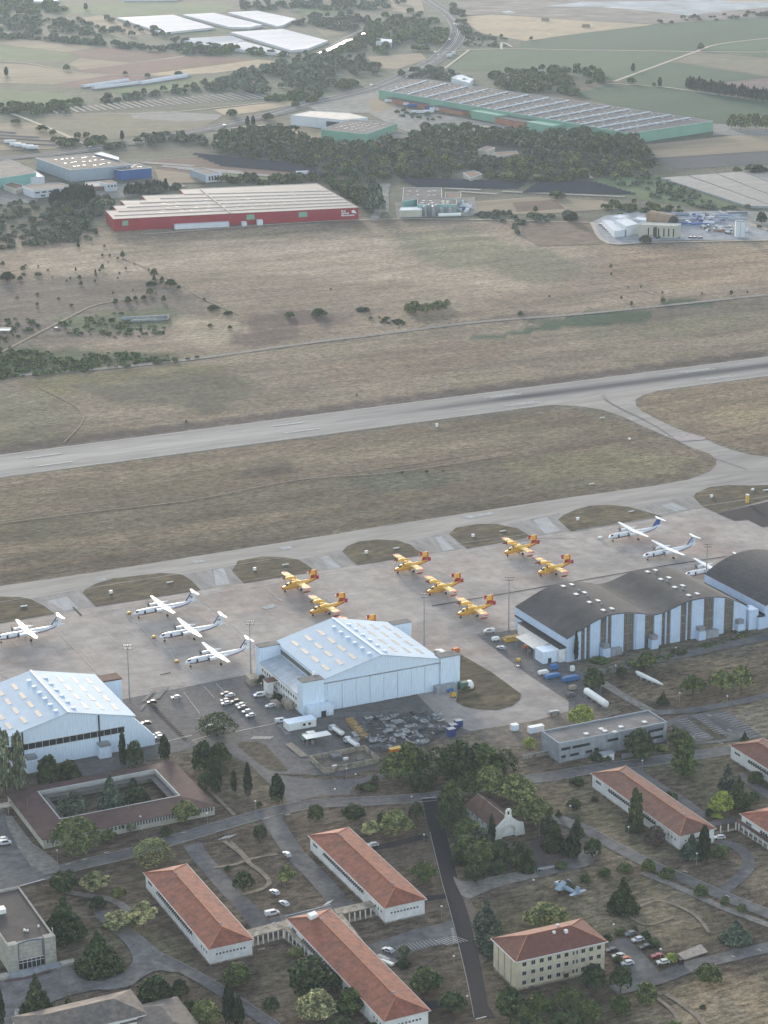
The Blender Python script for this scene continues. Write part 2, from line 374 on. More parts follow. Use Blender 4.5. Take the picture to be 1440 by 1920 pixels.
# runway as a strip with lanes of rubber and wear
def runway():
    n = 420; wd = [-1.5,0,3,8,14,18,20,22,24,26,29,33,38,45.2,46.7]; T = np.linspace(0, math.dist(ra, rb_), n)
    D = np.array(wd); TT, DD = np.meshgrid(T, D, indexing='ij')
    X = ra[0]+ru[0]*TT+rn_[0]*DD; Y = ra[1]+ru[1]*TT+rn_[1]*DD
    base = np.array((.29,.272,.252)); Cc = np.ones((*X.shape, 3))*base
    s = TT-900                                          # metres from the left picture edge along the runway
    wear = np.exp(-((DD-22)/9)**2)
    Cc *= (1+.30*wear[..., None]*np.clip((420-s)/300, 0, 1)[..., None])
    rub = np.exp(-((DD-21.5-2*np.sin(TT*.004))/6.2)**2)*np.clip((s-190)/170, 0, 1)*np.clip((1500-s)/300, 0, 1)
    rub = np.minimum(1, rub*1.3)*(.92+.08*np.sin(TT*.05+np.sin(TT*.021)*3))
    Cc = Cc*(1-.95*rub[..., None])+np.array((.028,.031,.048))*.95*rub[..., None]
    edge = (DD < -.5) | (DD > 46); Cc[edge] = (.17,.155,.14)
    Cc *= (1+.06*np.sin(DD*1.7+1)[..., None]*np.sin(TT*.013+DD)[..., None])
    V = np.stack([X.ravel(), Y.ravel(), np.full(X.size, .05)], 1); k = len(wd)
    idx = np.arange(n*k).reshape(n, k); F = np.stack([idx[:-1, :-1], idx[1:, :-1], idx[1:, 1:], idx[:-1, 1:]], -1).reshape(-1, 4)[:, ::-1]
    m = bpy.data.materials.new('runway_surface'); m.use_nodes = True; nt = m.node_tree; N = nt.nodes; L = nt.links; b = N['Principled BSDF']; b.inputs['Roughness'].default_value = .95; b.inputs['Specular IOR Level'].default_value = .05
    a = N.new('ShaderNodeVertexColor'); a.layer_name = 'Col'; g = N.new('ShaderNodeNewGeometry')
    mp = N.new('ShaderNodeMapping'); mp.vector_type = 'TEXTURE'; mp.inputs['Rotation'].default_value = (0, 0, ANG); mp.inputs['Scale'].default_value = (9, 1, 1); L.new(g.outputs['Position'], mp.inputs[0])
    no = N.new('ShaderNodeTexNoise'); no.inputs['Scale'].default_value = .3; no.inputs['Detail'].default_value = 7; no.inputs['Roughness'].default_value = .65; L.new(mp.outputs[0], no.inputs['Vector'])
    r = N.new('ShaderNodeMapRange'); L.new(no.outputs[0], r.inputs[0]); r.inputs[1].default_value = .3; r.inputs[2].default_value = .7; r.inputs[3].default_value = .78; r.inputs[4].default_value = 1.2
    x = N.new('ShaderNodeVectorMath'); x.operation = 'SCALE'; L.new(a.outputs[0], x.inputs[0]); L.new(r.outputs[0], x.inputs['Scale']); L.new(x.outputs[0], b.inputs['Base Color'])
    me = np_mesh('runway', V, F, [m]); colour_attr(me, Cc); tag(link('runway', me), kind='structure')
runway()
LV[0] = .06
sheet('taxiway', [(995,758),(1080,761),(1130,768.5),(1167,781),(1205,799),(1255,821),(1297,839),(1330,851),(1343,862),(1343,872),(1330,885),(1292,899),(1150,935),(1300,960),(1650,905),(1650,858),(1440,857),(1405,852),(1380,846),(1345,834),(1320,822),(1292,812),(1260,800),(1230,785),(1205,772),(1193,761),(1191,750),(1205,741),(1235,732.5),(1380,713),(1380,705),(1000,755)], twy)
taxi_top = [(-260,1140),(0,1099),(180,1073),(360,1044),(620,1003),(720,986),(1080,931),(1155,921),(1230,910),(1292,899),(1320,893)]
sheet('parallel_taxiway', taxi_top+[(1650,842),(1650,930),(1440,931),(1235,964),(1100,985),(720,1049),(640,1062),(0,1172),(-260,1212)], twy)
sheet('apron', [(-260,1212),(0,1170),(640,1061),(720,1048),(1100,984),(1235,963),(1650,895),(1650,1120),(960,1182),(895,1192),(985,1262),(1066,1315),(1066,1334),(1000,1352),(882,1371),(830,1352),(780,1300),(740,1240),(600,1200),(480,1262),(360,1286),(226,1312),(190,1280),(-260,1340)], apr)
lite = mat('pale_concrete', (.33,.335,.34), .9, .2, .3, coord='World', streak=(math.radians(115), 6))
mid_c = mat('stained_concrete', (.235,.225,.215), .9, .28, .2, coord='World', streak=(math.radians(115), 4))
for pts in ([(60,1123),(155,1104),(155,1112),(180,1138),(102,1151),(82,1136)], [(342,1078),(440,1060),(435,1070),(457,1094),(377,1107),(358,1088)], [(560,1050),(645,1032),(642,1037),(670,1060),(592,1072),(575,1059)], [(762,1015),(850,996),(842,1004),(875,1029),(800,1040),(782,1032)],
            [(950,983),(1050,962),(1047,975),(1070,997),(997,1007),(970,991)], [(1210,948),(1300,927),(1300,934),(1317,951),(1242,969),(1212,960)]):
    sheet('apron_entry', pts, mid_c)
for pts in ([(90,1127),(125,1119),(148,1141),(122,1146)], [(400,1069),(420,1065),(430,1095),(405,1099)], [(600,1045),(615,1042),(640,1064),(618,1068)], [(815,1008),(828,1005),(852,1030),(832,1034)], [(1000,975),(1025,969),(1050,996),(1022,1001)], [(1240,948),(1262,943),(1290,955),(1268,960)],
            [(180,1086),(196,1084),(200,1087),(185,1090)], [(358,1052),(378,1050),(386,1053),(366,1057)], [(522,1027),(543,1024),(549,1028),(530,1032)], [(865,969),(920,961),(928,964),(880,973)], [(490,1140),(512,1132),(520,1138),(500,1143)]):
    sheet('concrete_patch', pts, lite)
ISL = [[(-200,1148),(0,1119),(38,1120),(58,1124),(82,1136),(102,1151),(0,1169),(-200,1200)],
 [(155,1112),(160,1105),(180,1095),(212,1085),(300,1075),(325,1076),(342,1078),(358,1088),(377,1107),(180,1138)],
 [(435,1070),(442,1060),(446,1052),(492,1044),(530,1045),(560,1050),(575,1059),(592,1072),(457,1094)],
 [(642,1035),(650,1025),(672,1016),(705,1012),(745,1014),(770,1022),(782,1032),(800,1040),(720,1052),(670,1060)],
 [(842,1002),(855,990),(895,983),(932,983),(970,991),(997,1007),(875,1029)],
 [(1047,975),(1055,967),(1080,956),(1105,949),(1142,947),(1180,951),(1212,960),(1242,969),(1070,997)],
 [(1300,932),(1305,925),(1330,914),(1367,910),(1405,911),(1440,910),(1600,885),(1600,915),(1440,937),(1345,962),(1317,950)],
 [(864,1228),(920,1260),(957,1287),(977,1302),(975,1312),(960,1324),(932,1332),(895,1330),(870,1325),(855,1317),(860,1290)]]
for pts in ISL: tag(sheet('grass_island', pts, isl), kind='structure')
sheet('dark_asphalt_pad', [(1345,963),(1377,977),(1402,975),(1430,989),(1660,955),(1660,915),(1440,941)], asph_d)
# white apron line, drain slots, stand markings
mk = MB(); zq = .5
def mline(pts, w, z=None):
    ribbon('x', pts, w, None, z=(z or LV[0]), n=1, mb=mk); LV[0] += .0006
LV[0] = max(LV[0], .25)
def tline(pts, w, n=1): ribbon('x', pts, w, None, z=LV[0], n=n, mb=mk)
tline([(-200,1207),(0,1175),(230,1140),(720,1061),(1235,977)], .35)
tline([(-200,1162),(0,1129.5),(155,1105)], .3); tline([(155,1105),(640,1028.5)], .3); tline([(1235,964),(1320,949),(1440,931)], .35)
tline([(845,1022),(985,1003)], .3); tline([(1080,995),(1235,970)], .3)
for pl in ([(92,1167),(100,1177),(110,1177),(123,1187),(112,1190),(145,1222),(154,1222),(167,1234),(157,1236),(185,1265)],
           [(229,1140),(247,1165),(257,1166),(295,1211),(305,1210),(345,1256),(355,1256),(373,1274)],
           [(367,1125),(376,1131),(385,1130),(399,1141),(390,1144),(426,1174),(435,1172),(448,1185),(440,1187),(456,1201),(479,1221)],
           [(-40,1262),(0,1262),(5,1263),(30,1290)],
           [(818,1070),(836,1077),(862,1093)], [(720,1112),(737,1105)], [(495,1102),(530,1128)], [(514,1120),(528,1128)], [(900,1032),(925,1049)]):
    for i in range(len(pl)-1): tline([pl[i], pl[i+1]], .32)
for a, b in (((95,1217),(107,1229)),((120,1213),(134,1228)),((270,1165),(281,1176)),((160,1213),(180,1238)),((345,1141),(362,1155)),((200,1188),(218,1204)),((316,1206),(330,1222)),((54,1190),(70,1208)),((370,1150),(390,1166)),((20,1196),(34,1212)),((400,1165),(424,1188)),((610,1120),(630,1137)),((1005,1037),(1024,1035)),((1160,1028),(1180,1045))):
    tline([a, b], .22)
tline([(254,1295.5),(321,1284)], .4); tline([(345,1289),(480,1254.5)], .35)
for a, b in (((234,1301),(247,1298)),((273,1296),(287,1293)),((330,1286),(342,1284)),((335,1281),(346,1279)),((385,1275),(395,1273)),((410,1264),(430,1260)),((812,1197),(822,1195)),((832,1196),(841,1194)),((845,1188),(853,1187)),((862,1186),(870,1185)),((888,1188),(897,1186)),((905,1190),(914,1189)),((800,1212),(810,1211))):
    tline([a, b], .4)
tline([(895,1187),(955,1173)], .3); tline([(870,1200),(885,1214),(892,1212)], .3)
for cx, cy, f in ((838,1096,1),(826,1082,1),(1232,1100,1),(980,1062,1),(1005,1050,-1),(614,1118,1)):
    tline([(cx,cy+8),(cx-4,cy+2),(cx,cy-4),(cx+8,cy-7)], .22, 4)
# runway marks
def rmark(s0, s1, d0, d1):
    z = LV[0]; f = lambda s, d: (ra[0]+ru[0]*(s+900)+rn_[0]*d, ra[1]+ru[1]*(s+900)+rn_[1]*d, z)
    mk.face([f(s0, d1), f(s1, d1), f(s1, d0), f(s0, d0)])
def rpos(px, py):
    x, y, _ = P(px, py); return ((x-ra[0])*ru[0]+(y-ra[1])*ru[1]-900, (x-ra[0])*rn_[0]+(y-ra[1])*rn_[1])
Lr = math.dist(ra, rb_)
rmark(-900, Lr-900, .1, .9)
s1 = rpos(1020,760)[0]; s2 = rpos(1235,732)[0]
for a, b in ((-900, s1), (s2, Lr-900)):
    z = LV[0]; mk.face([(ra[0]+ru[0]*(s+900)+rn_[0]*d, ra[1]+ru[1]*(s+900)+rn_[1]*d, z) for s, d in ((a,45),(b,45),(b,44.2),(a,44.2))])
for (x0,y0,x1,y1,k) in ((48,859,117,851,1),(68,874.5,137,866,1),(511,800,572,791.5,1),(535,812.5,599,804,1),(911,747,967,739,2),(945,761.5,1005,754.5,2),(1277,700,1331,691.5,2),(1313,713,1371,705.5,2)):
    a0, d0 = rpos(x0, y0); a1, d1 = rpos(x1, y1); d = (d0+d1)/2
    if k == 1: rmark(a0, a1, d-.9, d+.9)
    else: rmark(a0, a1, d-2.1, d-.6); rmark(a0+3, a1+3, d+.6, d+2.1)
tag(mk.build('runway_markings', mat('worn_white_paint', (.46,.45,.43), .9, .3, .5, coord='World')), kind='structure')
dr = MB(); z = LV[0]+.01
for pl in ([(810,1137),(1020,1101),(1090,1089),(1175,1074),(1242,1062),(1362,1044)], [(300,1266),(320,1262)], [(137,1139),(153,1155)]):
    ribbon('x', pl, .9, None, z=z, n=1, mb=dr)
tag(dr.build('drain_channel_line', asph_d), kind='structure')
tw = MB()
for pl in ([(1128,742),(1134,750),(1165,768),(1230,800),(1300,845),(1400,880)], [(1132,740),(1140,752),(1170,769),(1210,787)]): ribbon('x', pl, .5, None, z=z, n=5, mb=tw)
for pl in ([(1180,806),(1262,794)], [(1175,813),(1260,806)], [(1230,816),(1305,806)], [(1255,819),(1285,819),(1310,804)], [(950,1020),(1000,1010),(1080,1010)]): ribbon('x', pl, .45, None, z=z, n=1, mb=tw)
tag(tw.build('tyre_marks_line', mat('tyre_mark', (.15,.14,.135), .9, .2, 1, coord='World')), kind='structure')
sheet('runway_patch_line', [(1255,821),(1262,818),(1290,812),(1325,822),(1318,825),(1275,828)], mat('pinkish', (.34,.29,.28), .9, .2, .3, coord='World'))
LV[0] = z+.02
# tracks in the dry grass beyond
perim = [(-200,722),(0,707),(200,691),(360,674),(560,646),(720,626),(900,604),(1080,590),(1250,573),(1440,553),(1700,528)]
ribbon('perimeter_road', perim, 5.5, gravel)
LV[0] += .01
for pl, w in (([(-60,990),(0,982),(180,959),(360,938),(560,900),(720,888),(900,862),(960,850)], 1.3), ([(450,470),(520,500),(640,540),(760,600)], .0), ([(560,905),(680,884),(800,866),(930,845),(950,838),(900,830)], .9), ([(0,662),(120,600),(180,572),(250,560)], 2.6), ([(230,485),(290,510),(340,535),(380,560),(450,590)], 1.5), ([(1213,540),(1245,556),(1190,542)], 1.4), ([(70,725),(110,745),(145,765),(155,790),(120,830)], 1.0), ([(1340,812),(1400,800),(1440,790)], 1.1), ([(1080,455),(1125,470),(1220,545)], 1.2)):
    if w: ribbon('grass_path', pl, w, dirt)
# ================================================================ base roads, car parks
LV[0] = .06
sheet('car_park', [(120,1460),(200,1300),(226,1312),(360,1286),(480,1254),(560,1330),(614,1334),(828,1296),(862,1325),(895,1372),(720,1396),(700,1442),(640,1455),(545,1452),(500,1450),(440,1420),(400,1398),(290,1418),(200,1450)], asph)
sheet('hangar_forecourt', [(614,1333),(828,1296),(850,1320),(866,1332),(882,1371),(830,1385),(720,1330),(690,1400),(640,1400),(600,1345)], mat('forecourt', (.125,.12,.115), .9, .25, .2, coord='World'))
sheet('road_junction', [(470,1436),(500,1465),(530,1490),(545,1510),(565,1510),(565,1500),(610,1492),(655,1491),(660,1476),(690,1465),(722,1456),(800,1442),(800,1432),(710,1450),(670,1461),(610,1462),(560,1458),(515,1452),(495,1440),(430,1400),(400,1386),(380,1390),(420,1406)], asph)
sheet('turf_wedge', [(441,1397),(455,1390),(492,1391),(512,1412),(535,1437),(541,1446),(520,1448),(495,1440),(465,1415)], turf, smooth_n=1)
sheet('hardstanding', [(895,1192),(955,1182),(985,1195),(1060,1240),(1130,1285),(1125,1312),(1066,1334),(1066,1315),(985,1262)], asph)
sheet('hardstanding', [(1000,1352),(1066,1334),(1120,1312),(1165,1335),(1060,1372),(985,1400),(930,1400),(882,1372)], mat('hard_earth', (.16,.135,.11), .95, .35, .25, coord='World'))
ave = [(-60,1672),(0,1660),(80,1642),(150,1622),(240,1601),(330,1574),(430,1544),(520,1520),(600,1507),(700,1502),(810,1494),(880,1480),(960,1466),(1040,1455),(1120,1441),(1220,1428),(1380,1405),(1500,1384)]
ribbon('avenue_road', ave, 7.4, asph_l)
kerb(ave, off=3.75); kerb(ave, off=-3.75)
sheet('car_park', [(-60,1488),(12,1520),(14,1548),(34,1590),(58,1624),(85,1640),(112,1636),(150,1622),(60,1650),(-60,1685)], asph_l)
sheet('gravel_verge', [(14,1548),(10,1530),(22,1530),(60,1580),(85,1598),(110,1618),(112,1636),(85,1640),(58,1624),(34,1590)], gravel)
blk_l = [(791,1498),(806,1560),(829,1655),(842,1700),(862,1780),(878,1850),(889,1908)]; blk_r = [(929,1908),(915,1885),(903,1820),(893,1775),(880,1720),(866,1680),(846,1600),(831,1540),(820,1498)]
sheet('black_road', blk_l+blk_r, asph_d)
kerb(blk_l[1:], n=2); 
ribbon('road', [(360,1583),(380,1612),(440,1680),(478,1722),(496,1748)], 6.8, asph_l)
ribbon('road', [(505,1528),(522,1556),(552,1600),(600,1650),(645,1705)], 7.6, asph_l)
ribbon('road', [(478,1738),(520,1724),(600,1706),(662,1690)], 4.2, asph)
sheet('car_park', [(690,1772),(735,1757),(775,1744),(848,1727),(858,1770),(815,1774),(768,1787),(745,1792),(738,1806),(700,1812)], asph_l)
ribbon('black_path', [(690,1592),(725,1586),(800,1568)], 4.2, asph_d)
ribbon('black_path', [(790,1687),(812,1684),(842,1680)], 3.6, asph_d)
ribbon('black_path', [(797,1888),(830,1882),(868,1878)], 5, asph_d)
sheet('gravel_square', [(846,1640),(870,1690),(884,1684),(940,1660),(1010,1646),(1070,1630),(1110,1608),(1130,1600),(1100,1585),(1080,1610),(1020,1628),(940,1640),(880,1655),(862,1652)], gravel, smooth_n=1)
sheet('gravel_verge', [(868,1680),(884,1690),(905,1760),(912,1800),(903,1810),(893,1775),(880,1720)], mat('verge', (.14,.12,.10), 1, .3, .4, coord='World'))
sheet('road', [(1000,1622),(1090,1603),(1120,1610),(1100,1625),(1010,1645)], asph_l)
rr = [(1030,1530),(1095,1556),(1150,1586),(1220,1622),(1290,1652),(1360,1682),(1460,1722)]
ribbon('road', rr, 6.0, asph_l); kerb(rr, off=3.05)
ribbon('gravel_path', [(1205,1636),(1280,1668),(1360,1704),(1460,1742)], 3.2, gravel)
ribbon('road', [(1345,1578),(1378,1587),(1400,1606),(1402,1628),(1385,1648),(1355,1672)], 4.6, asph_l)
ribbon('road', [(1186,1440),(1232,1472),(1282,1502),(1322,1533)], 4.2, asph)
ribbon('road', [(1385,1452),(1415,1474),(1460,1505)], 4, asph)
ribbon('road', [(1150,1858),(1190,1848),(1240,1834),(1300,1811),(1360,1796),(1480,1768)], 6.4, asph_l)
sheet('car_park', [(1138,1768),(1172,1757),(1208,1790),(1240,1828),(1222,1842),(1180,1856),(1165,1850),(1158,1800)], asph_l)
sheet('boules_court', [(1270,1789),(1314,1771),(1328,1786),(1283,1801)], mat('pale_sand', (.30,.27,.235), 1, .3, .6, coord='World'))
ribbon('road', [(1120,1262),(1205,1242),(1280,1228),(1355,1212),(1500,1182)], 7.2, asph_l)
ribbon('concrete_road', [(1128,1280),(1165,1303),(1205,1326),(1225,1336)], 4.6, gravel)
ribbon('road', [(1215,1338),(1290,1333),(1360,1322),(1500,1292)], 5.4, asph_l)
sheet('car_park', [(1248,1352),(1280,1343),(1345,1333),(1366,1335),(1432,1384),(1300,1398),(1262,1372)], asph_l)
for q in ([(1292,1350),(1304,1347),(1365,1384),(1352,1388),(1310,1392),(1340,1385)], [(1255,1362),(1263,1360),(1300,1385),(1290,1388)]): sheet('turf_strip', q, turf)
ribbon('gravel_path', [(255,1720),(215,1690),(165,1680),(120,1672)], 3.2, gravel)
sheet('concrete_plaza', [(-60,1880),(8,1838),(24,1834),(62,1834),(104,1822),(128,1806),(146,1832),(162,1842),(180,1840),(230,1826),(248,1808),(250,1795),(236,1770),(208,1745),(170,1712),(190,1706),(222,1722),(262,1752),(300,1786),(350,1812),(330,1826),(296,1818),(262,1836),(248,1850),(205,1858),(180,1856),(130,1868),(96,1880),(60,1896),(30,1935),(-60,1935)], mat('plaza', (.17,.165,.16), .9, .3, .25, coord='World', var2=((.13,.125,.12), .09, .52)), smooth_n=1)
lr = [(300,1796),(340,1816),(400,1850),(480,1903),(540,1945)]
ribbon('road', lr, 4.8, asph_l); kerb(lr, off=2.5)
ribbon('brick_path', [(8,1842),(60,1832),(112,1812),(126,1800)], 1.6, mat('brick_paving', (.13,.085,.08), .95, .2, .8, coord='World'))
sheet('chapel_forecourt', [(992,1580),(1020,1562),(1052,1580),(1062,1600),(1052,1618),(990,1630),(992,1605)], mat('chapel_ground', (.09,.072,.068), 1, .25, .4, coord='World'), smooth_n=1)
for pl, w in (([(420,1578),(450,1600),(468,1620),(490,1636),(505,1655),(490,1668),(455,1678)], 1.8), ([(400,1628),(440,1622),(468,1612),(520,1602)], 1.5), ([(470,1622),(462,1608),(432,1578)], 1.2), ([(700,1500),(640,1520),(590,1545),(575,1600)], .0), ([(380,1470),(420,1510),(440,1530)], 1.4),
              ([(1200,1700),(1240,1690),(1300,1715),(1330,1750)], 1.3), ([(1180,1720),(1215,1735),(1265,1720)], 1.2), ([(1250,1865),(1300,1900),(1330,1935)], 1.8), ([(1225,1868),(1262,1898),(1280,1935)], 1.4), ([(905,1505),(880,1500),(840,1510)], 1.5), ([(250,1800),(225,1760),(200,1725)], 0)):
    if w: ribbon('dirt_path', pl, w, dirt)
# painted marks
LV[0] = .30; bm = MB()
def bl(a, b, w=.16): ribbon('x', [a, b], w, None, z=.30+.0003*len(bm.v), n=1, mb=bm)
# stalls of the parking to the right: rows of lines
def stalls(p0, p1, n, ang=0.0, L_=5.0, w=.16):
    a, b = P(*p0), P(*p1)
    for i in range(n):
        t = i/(n-1) if n > 1 else 0; x, y = a[0]+(b[0]-a[0])*t, a[1]+(b[1]-a[1])*t
        z = .30+.0003*len(bm.v); c, s = math.cos(ang), math.sin(ang)
        bm.face([(x+s*w/2, y-c*w/2, z), (x+c*L_+s*w/2, y+s*L_-c*w/2, z), (x+c*L_-s*w/2, y+s*L_+c*w/2, z), (x-s*w/2, y+c*w/2, z)])
stalls((1271,1352), (1311,1385), 10, ANG, 4.6); stalls((1298,1344), (1345,1378), 11, ANG, 4.6); stalls((1343,1341), (1411,1382), 12, ANG, 5.2)
stalls((384,1300), (450,1362), 9, math.radians(-64.8), .0)
stalls((815,1764), (850,1756), 7, math.radians(-40), 6, .2); stalls((740,1775), (812,1762), 12, math.radians(-60), 4.6, .13)
stalls((845,1743), (850,1768), 9, ANG, 1.2, .35)
stalls((470,1387), (504,1387), 9, math.radians(60), 3.2, .35)
stalls((520,1362), (535,1378), 8, ANG, 2.2, .3)
stalls((410,1576), (428,1573), 4, math.radians(50), 4.0, .35)
stalls((497,1742), (505,1738), 3, math.radians(60), 3.5, .25); stalls((606,1700), (615,1697), 4, math.radians(60), 3.5, .25)
bl((534,1720), (620,1698), .3); bl((536,1724), (622,1702), .15)
bl((438,1374), (520,1357), .35); bl((360,1390), (395,1380), .25); bl((260,1404),(360,1380),.3)
bl((382,1288),(402,1310),.15); bl((405,1283),(425,1303),.15); bl((345,1300),(375,1340),.15); bl((366,1350),(395,1343),.12)
for p in ((790,1499,818,1496),(892,1913,912,1908),(38,1663,84,1650)): bl(p[:2], p[2:], .5)
for (x,y) in ((200,1600),(158,1613),(128,1622),(344,1563),(540,1529),(500,1536)): bl((x-5,y+1),(x+5,y-1),.35)
for (x,y) in ((1285,1636),(1365,1682),(1374,1795),(1423,1783),(1330,1343),(1368,1371),(1352,1395)): bl((x-4,y-1.5),(x+4,y+1.5),.3)
for a, b in (((283,1334),(348,1388)),):
    A0, B0 = P(*a), P(*b)
mk2 = MB()
for i in range(22):
    t = i/21; x, y = P(283,1322)[0]*(1-t)+P(348,1388)[0]*t, P(283,1322)[1]*(1-t)+P(348,1388)[1]*t; z = .3+.0003*i
    if i % 1 == 0: c, s = math.cos(ANG), math.sin(ANG); mk2.face([(x-c, y-s, z), (x+c, y+s, z), (x+c-s*1.1, y+s+c*1.1, z), (x-c-s*1.1, y-s+c*1.1, z)])
tag(mk2.build('dark_patch_line', asph_d), kind='structure')
tag(bm.build('road_markings', line_m), kind='structure')
for q in ([(262,1318),(285,1296),(295,1293),(272,1316)], [(283,1313),(305,1290),(318,1288),(298,1311)], [(260,1332),(268,1322),(276,1320),(266,1333)]): sheet('pale_strip_path', q, mat('pale_strip', (.2,.19,.18), .9, .2, .4, coord='World'))
tag(KERB.build('kerb', mat('kerb_stone', (.3,.29,.27), .9, .2, .5)), kind='structure')
# ================================================================ trees
def leaf_mat(name, rgb, rgb2, var=.55):
    rgb = (rgb[0]*1.25, rgb[1]*1.22, rgb[2]*1.1); rgb2 = (rgb2[0]*2.1, rgb2[1]*1.95, rgb2[2]*1.65)
    m = bpy.data.materials.new(name); m.use_nodes = True; nt = m.node_tree; N = nt.nodes; L = nt.links; b = N['Principled BSDF']
    b.inputs['Roughness'].default_value = .8; b.inputs['Specular IOR Level'].default_value = .15
    g = N.new('ShaderNodeNewGeometry'); oi = N.new('ShaderNodeObjectInfo')
    n = N.new('ShaderNodeTexNoise'); n.inputs['Scale'].default_value = .42; n.inputs['Detail'].default_value = 3; L.new(g.outputs['Position'], n.inputs['Vector'])
    mr = N.new('ShaderNodeMapRange'); L.new(n.outputs[0], mr.inputs[0]); mr.inputs[1].default_value = .38; mr.inputs[2].default_value = .62
    x = N.new('ShaderNodeMix'); x.data_type = 'RGBA'; L.new(mr.outputs[0], x.inputs[0]); x.inputs[6].default_value = (*rgb, 1); x.inputs[7].default_value = (*rgb2, 1)
    s = N.new('ShaderNodeMath'); s.operation = 'MULTIPLY_ADD'; L.new(g.outputs['Random Per Island'], s.inputs[0]); s.inputs[1].default_value = var*2; s.inputs[2].default_value = 1-var
    s2 = N.new('ShaderNodeMath'); s2.operation = 'MULTIPLY_ADD'; L.new(oi.outputs['Random'], s2.inputs[0]); s2.inputs[1].default_value = .35; s2.inputs[2].default_value = .82
    s3 = N.new('ShaderNodeMath'); s3.operation = 'MULTIPLY'; L.new(s.outputs[0], s3.inputs[0]); L.new(s2.outputs[0], s3.inputs[1])
    v = N.new('ShaderNodeVectorMath'); v.operation = 'SCALE'; L.new(x.outputs[2], v.inputs[0]); L.new(s3.outputs[0], v.inputs['Scale']); L.new(v.outputs[0], b.inputs['Base Color'])
    return m
LM = {'dark': leaf_mat('foliage_dark', (.026,.040,.022), (.045,.060,.030)), 'mid': leaf_mat('foliage_mid', (.040,.060,.027), (.070,.090,.038)),
      'olive': leaf_mat('foliage_olive', (.075,.095,.045), (.125,.14,.062)), 'pale': leaf_mat('foliage_pale', (.09,.105,.06), (.26,.26,.15)),
      'lime': leaf_mat('foliage_lime', (.12,.16,.04), (.20,.23,.06)), 'blue': leaf_mat('foliage_blue', (.042,.060,.050), (.07,.09,.072)),
      'cyp': leaf_mat('foliage_cypress', (.018,.027,.017), (.028,.038,.022)), 'grey': leaf_mat('foliage_grey', (.085,.10,.075), (.125,.14,.10)), 'plum': leaf_mat('foliage_plum', (.05,.042,.042), (.075,.06,.055))}
bark = mat('bark', (.10,.08,.062), .95, .3, 2)
def leafq(c, nrm, s, rg):
    """square-ish leaf clumps: centres c, facing nrm"""
    n = len(c); r = rg.normal(size=(n, 3)); a = np.cross(nrm, r); a /= np.linalg.norm(a, axis=1)[:, None]+1e-9; b = np.cross(nrm, a)
    s = (s*rg.uniform(.6, 1.35, n))[:, None]; k = rg.uniform(.6, 1.0, n)[:, None]
    V = np.stack([c-a*s-b*s*k*.4, c-b*s*k, c+a*s-b*s*k*.2, c+a*s*.5+b*s*k, c-a*s*.6+b*s*k*.9], 1)
    return V.reshape(-1, 3)
def crown_v(lobes, n, s, seed, up=.25, jitter=.75, shell=.62):
    rg = np.random.default_rng(seed); w = np.array([l[3]*l[4]*1.0 for l in lobes]); w = w/w.sum(); out = []
    cen = np.array([l[:3] for l in lobes]); rad = np.array([(l[3], l[3], l[4]) for l in lobes])
    i = rg.choice(len(lobes), n, p=w); d = rg.normal(size=(n, 3)); d /= np.linalg.norm(d, axis=1)[:, None]
    d[:, 2] = np.where(d[:, 2] < -.5, -d[:, 2], d[:, 2])
    # uneven surface: bumps on each lobe
    bump = 1+.16*np.sin(d[:, 0]*7+i)*np.sin(d[:, 1]*6+2*i)+.10*np.sin(d[:, 2]*11+i*3)
    r = rg.uniform(shell, 1.0, n)**.5*bump; c = cen[i]+d*r[:, None]*rad[i]
    q = ((c[:, None, :]-cen[None])/rad[None]); dd = np.linalg.norm(q, axis=2); dd[np.arange(n), i] = 9
    c = c[dd.min(1) > .72]; d = d[dd.min(1) > .72]
    nn = d*(1-jitter)+rg.normal(size=c.shape)*jitter*.6; nn[:, 2] += up; nn /= np.linalg.norm(nn, axis=1)[:, None]
    return leafq(c, nn, s, rg)
def leaves_mesh(name, V, m):
    n = len(V)//5; F = np.arange(n*5).reshape(n, 5); return np_mesh(name, V, F, [m])
def trunk_mb(h, r, lean=.0, limbs=4, top=None, seed=0):
    rg = random.Random(seed); mb = MB(); top = top or h
    pts = [(0,0,-.3), (lean*.2, .1, h*.35), (lean*.6, -.1, h*.7), (lean, 0, h)]
    for i in range(3): mb.tube(pts[i], pts[i+1], r*(1-.22*i), r*(1-.22*(i+1)), 6)
    for k in range(limbs):
        a = k*6.283/limbs+rg.random(); t = .5+.4*rg.random(); b = (pts[2][0]*t, pts[2][1]*t, h*t); l = (top-h*t)*.6
        mb.tube(b, (b[0]+math.cos(a)*l*.7, b[1]+math.sin(a)*l*.7, b[2]+l), r*.4, r*.12, 5)
    return mb
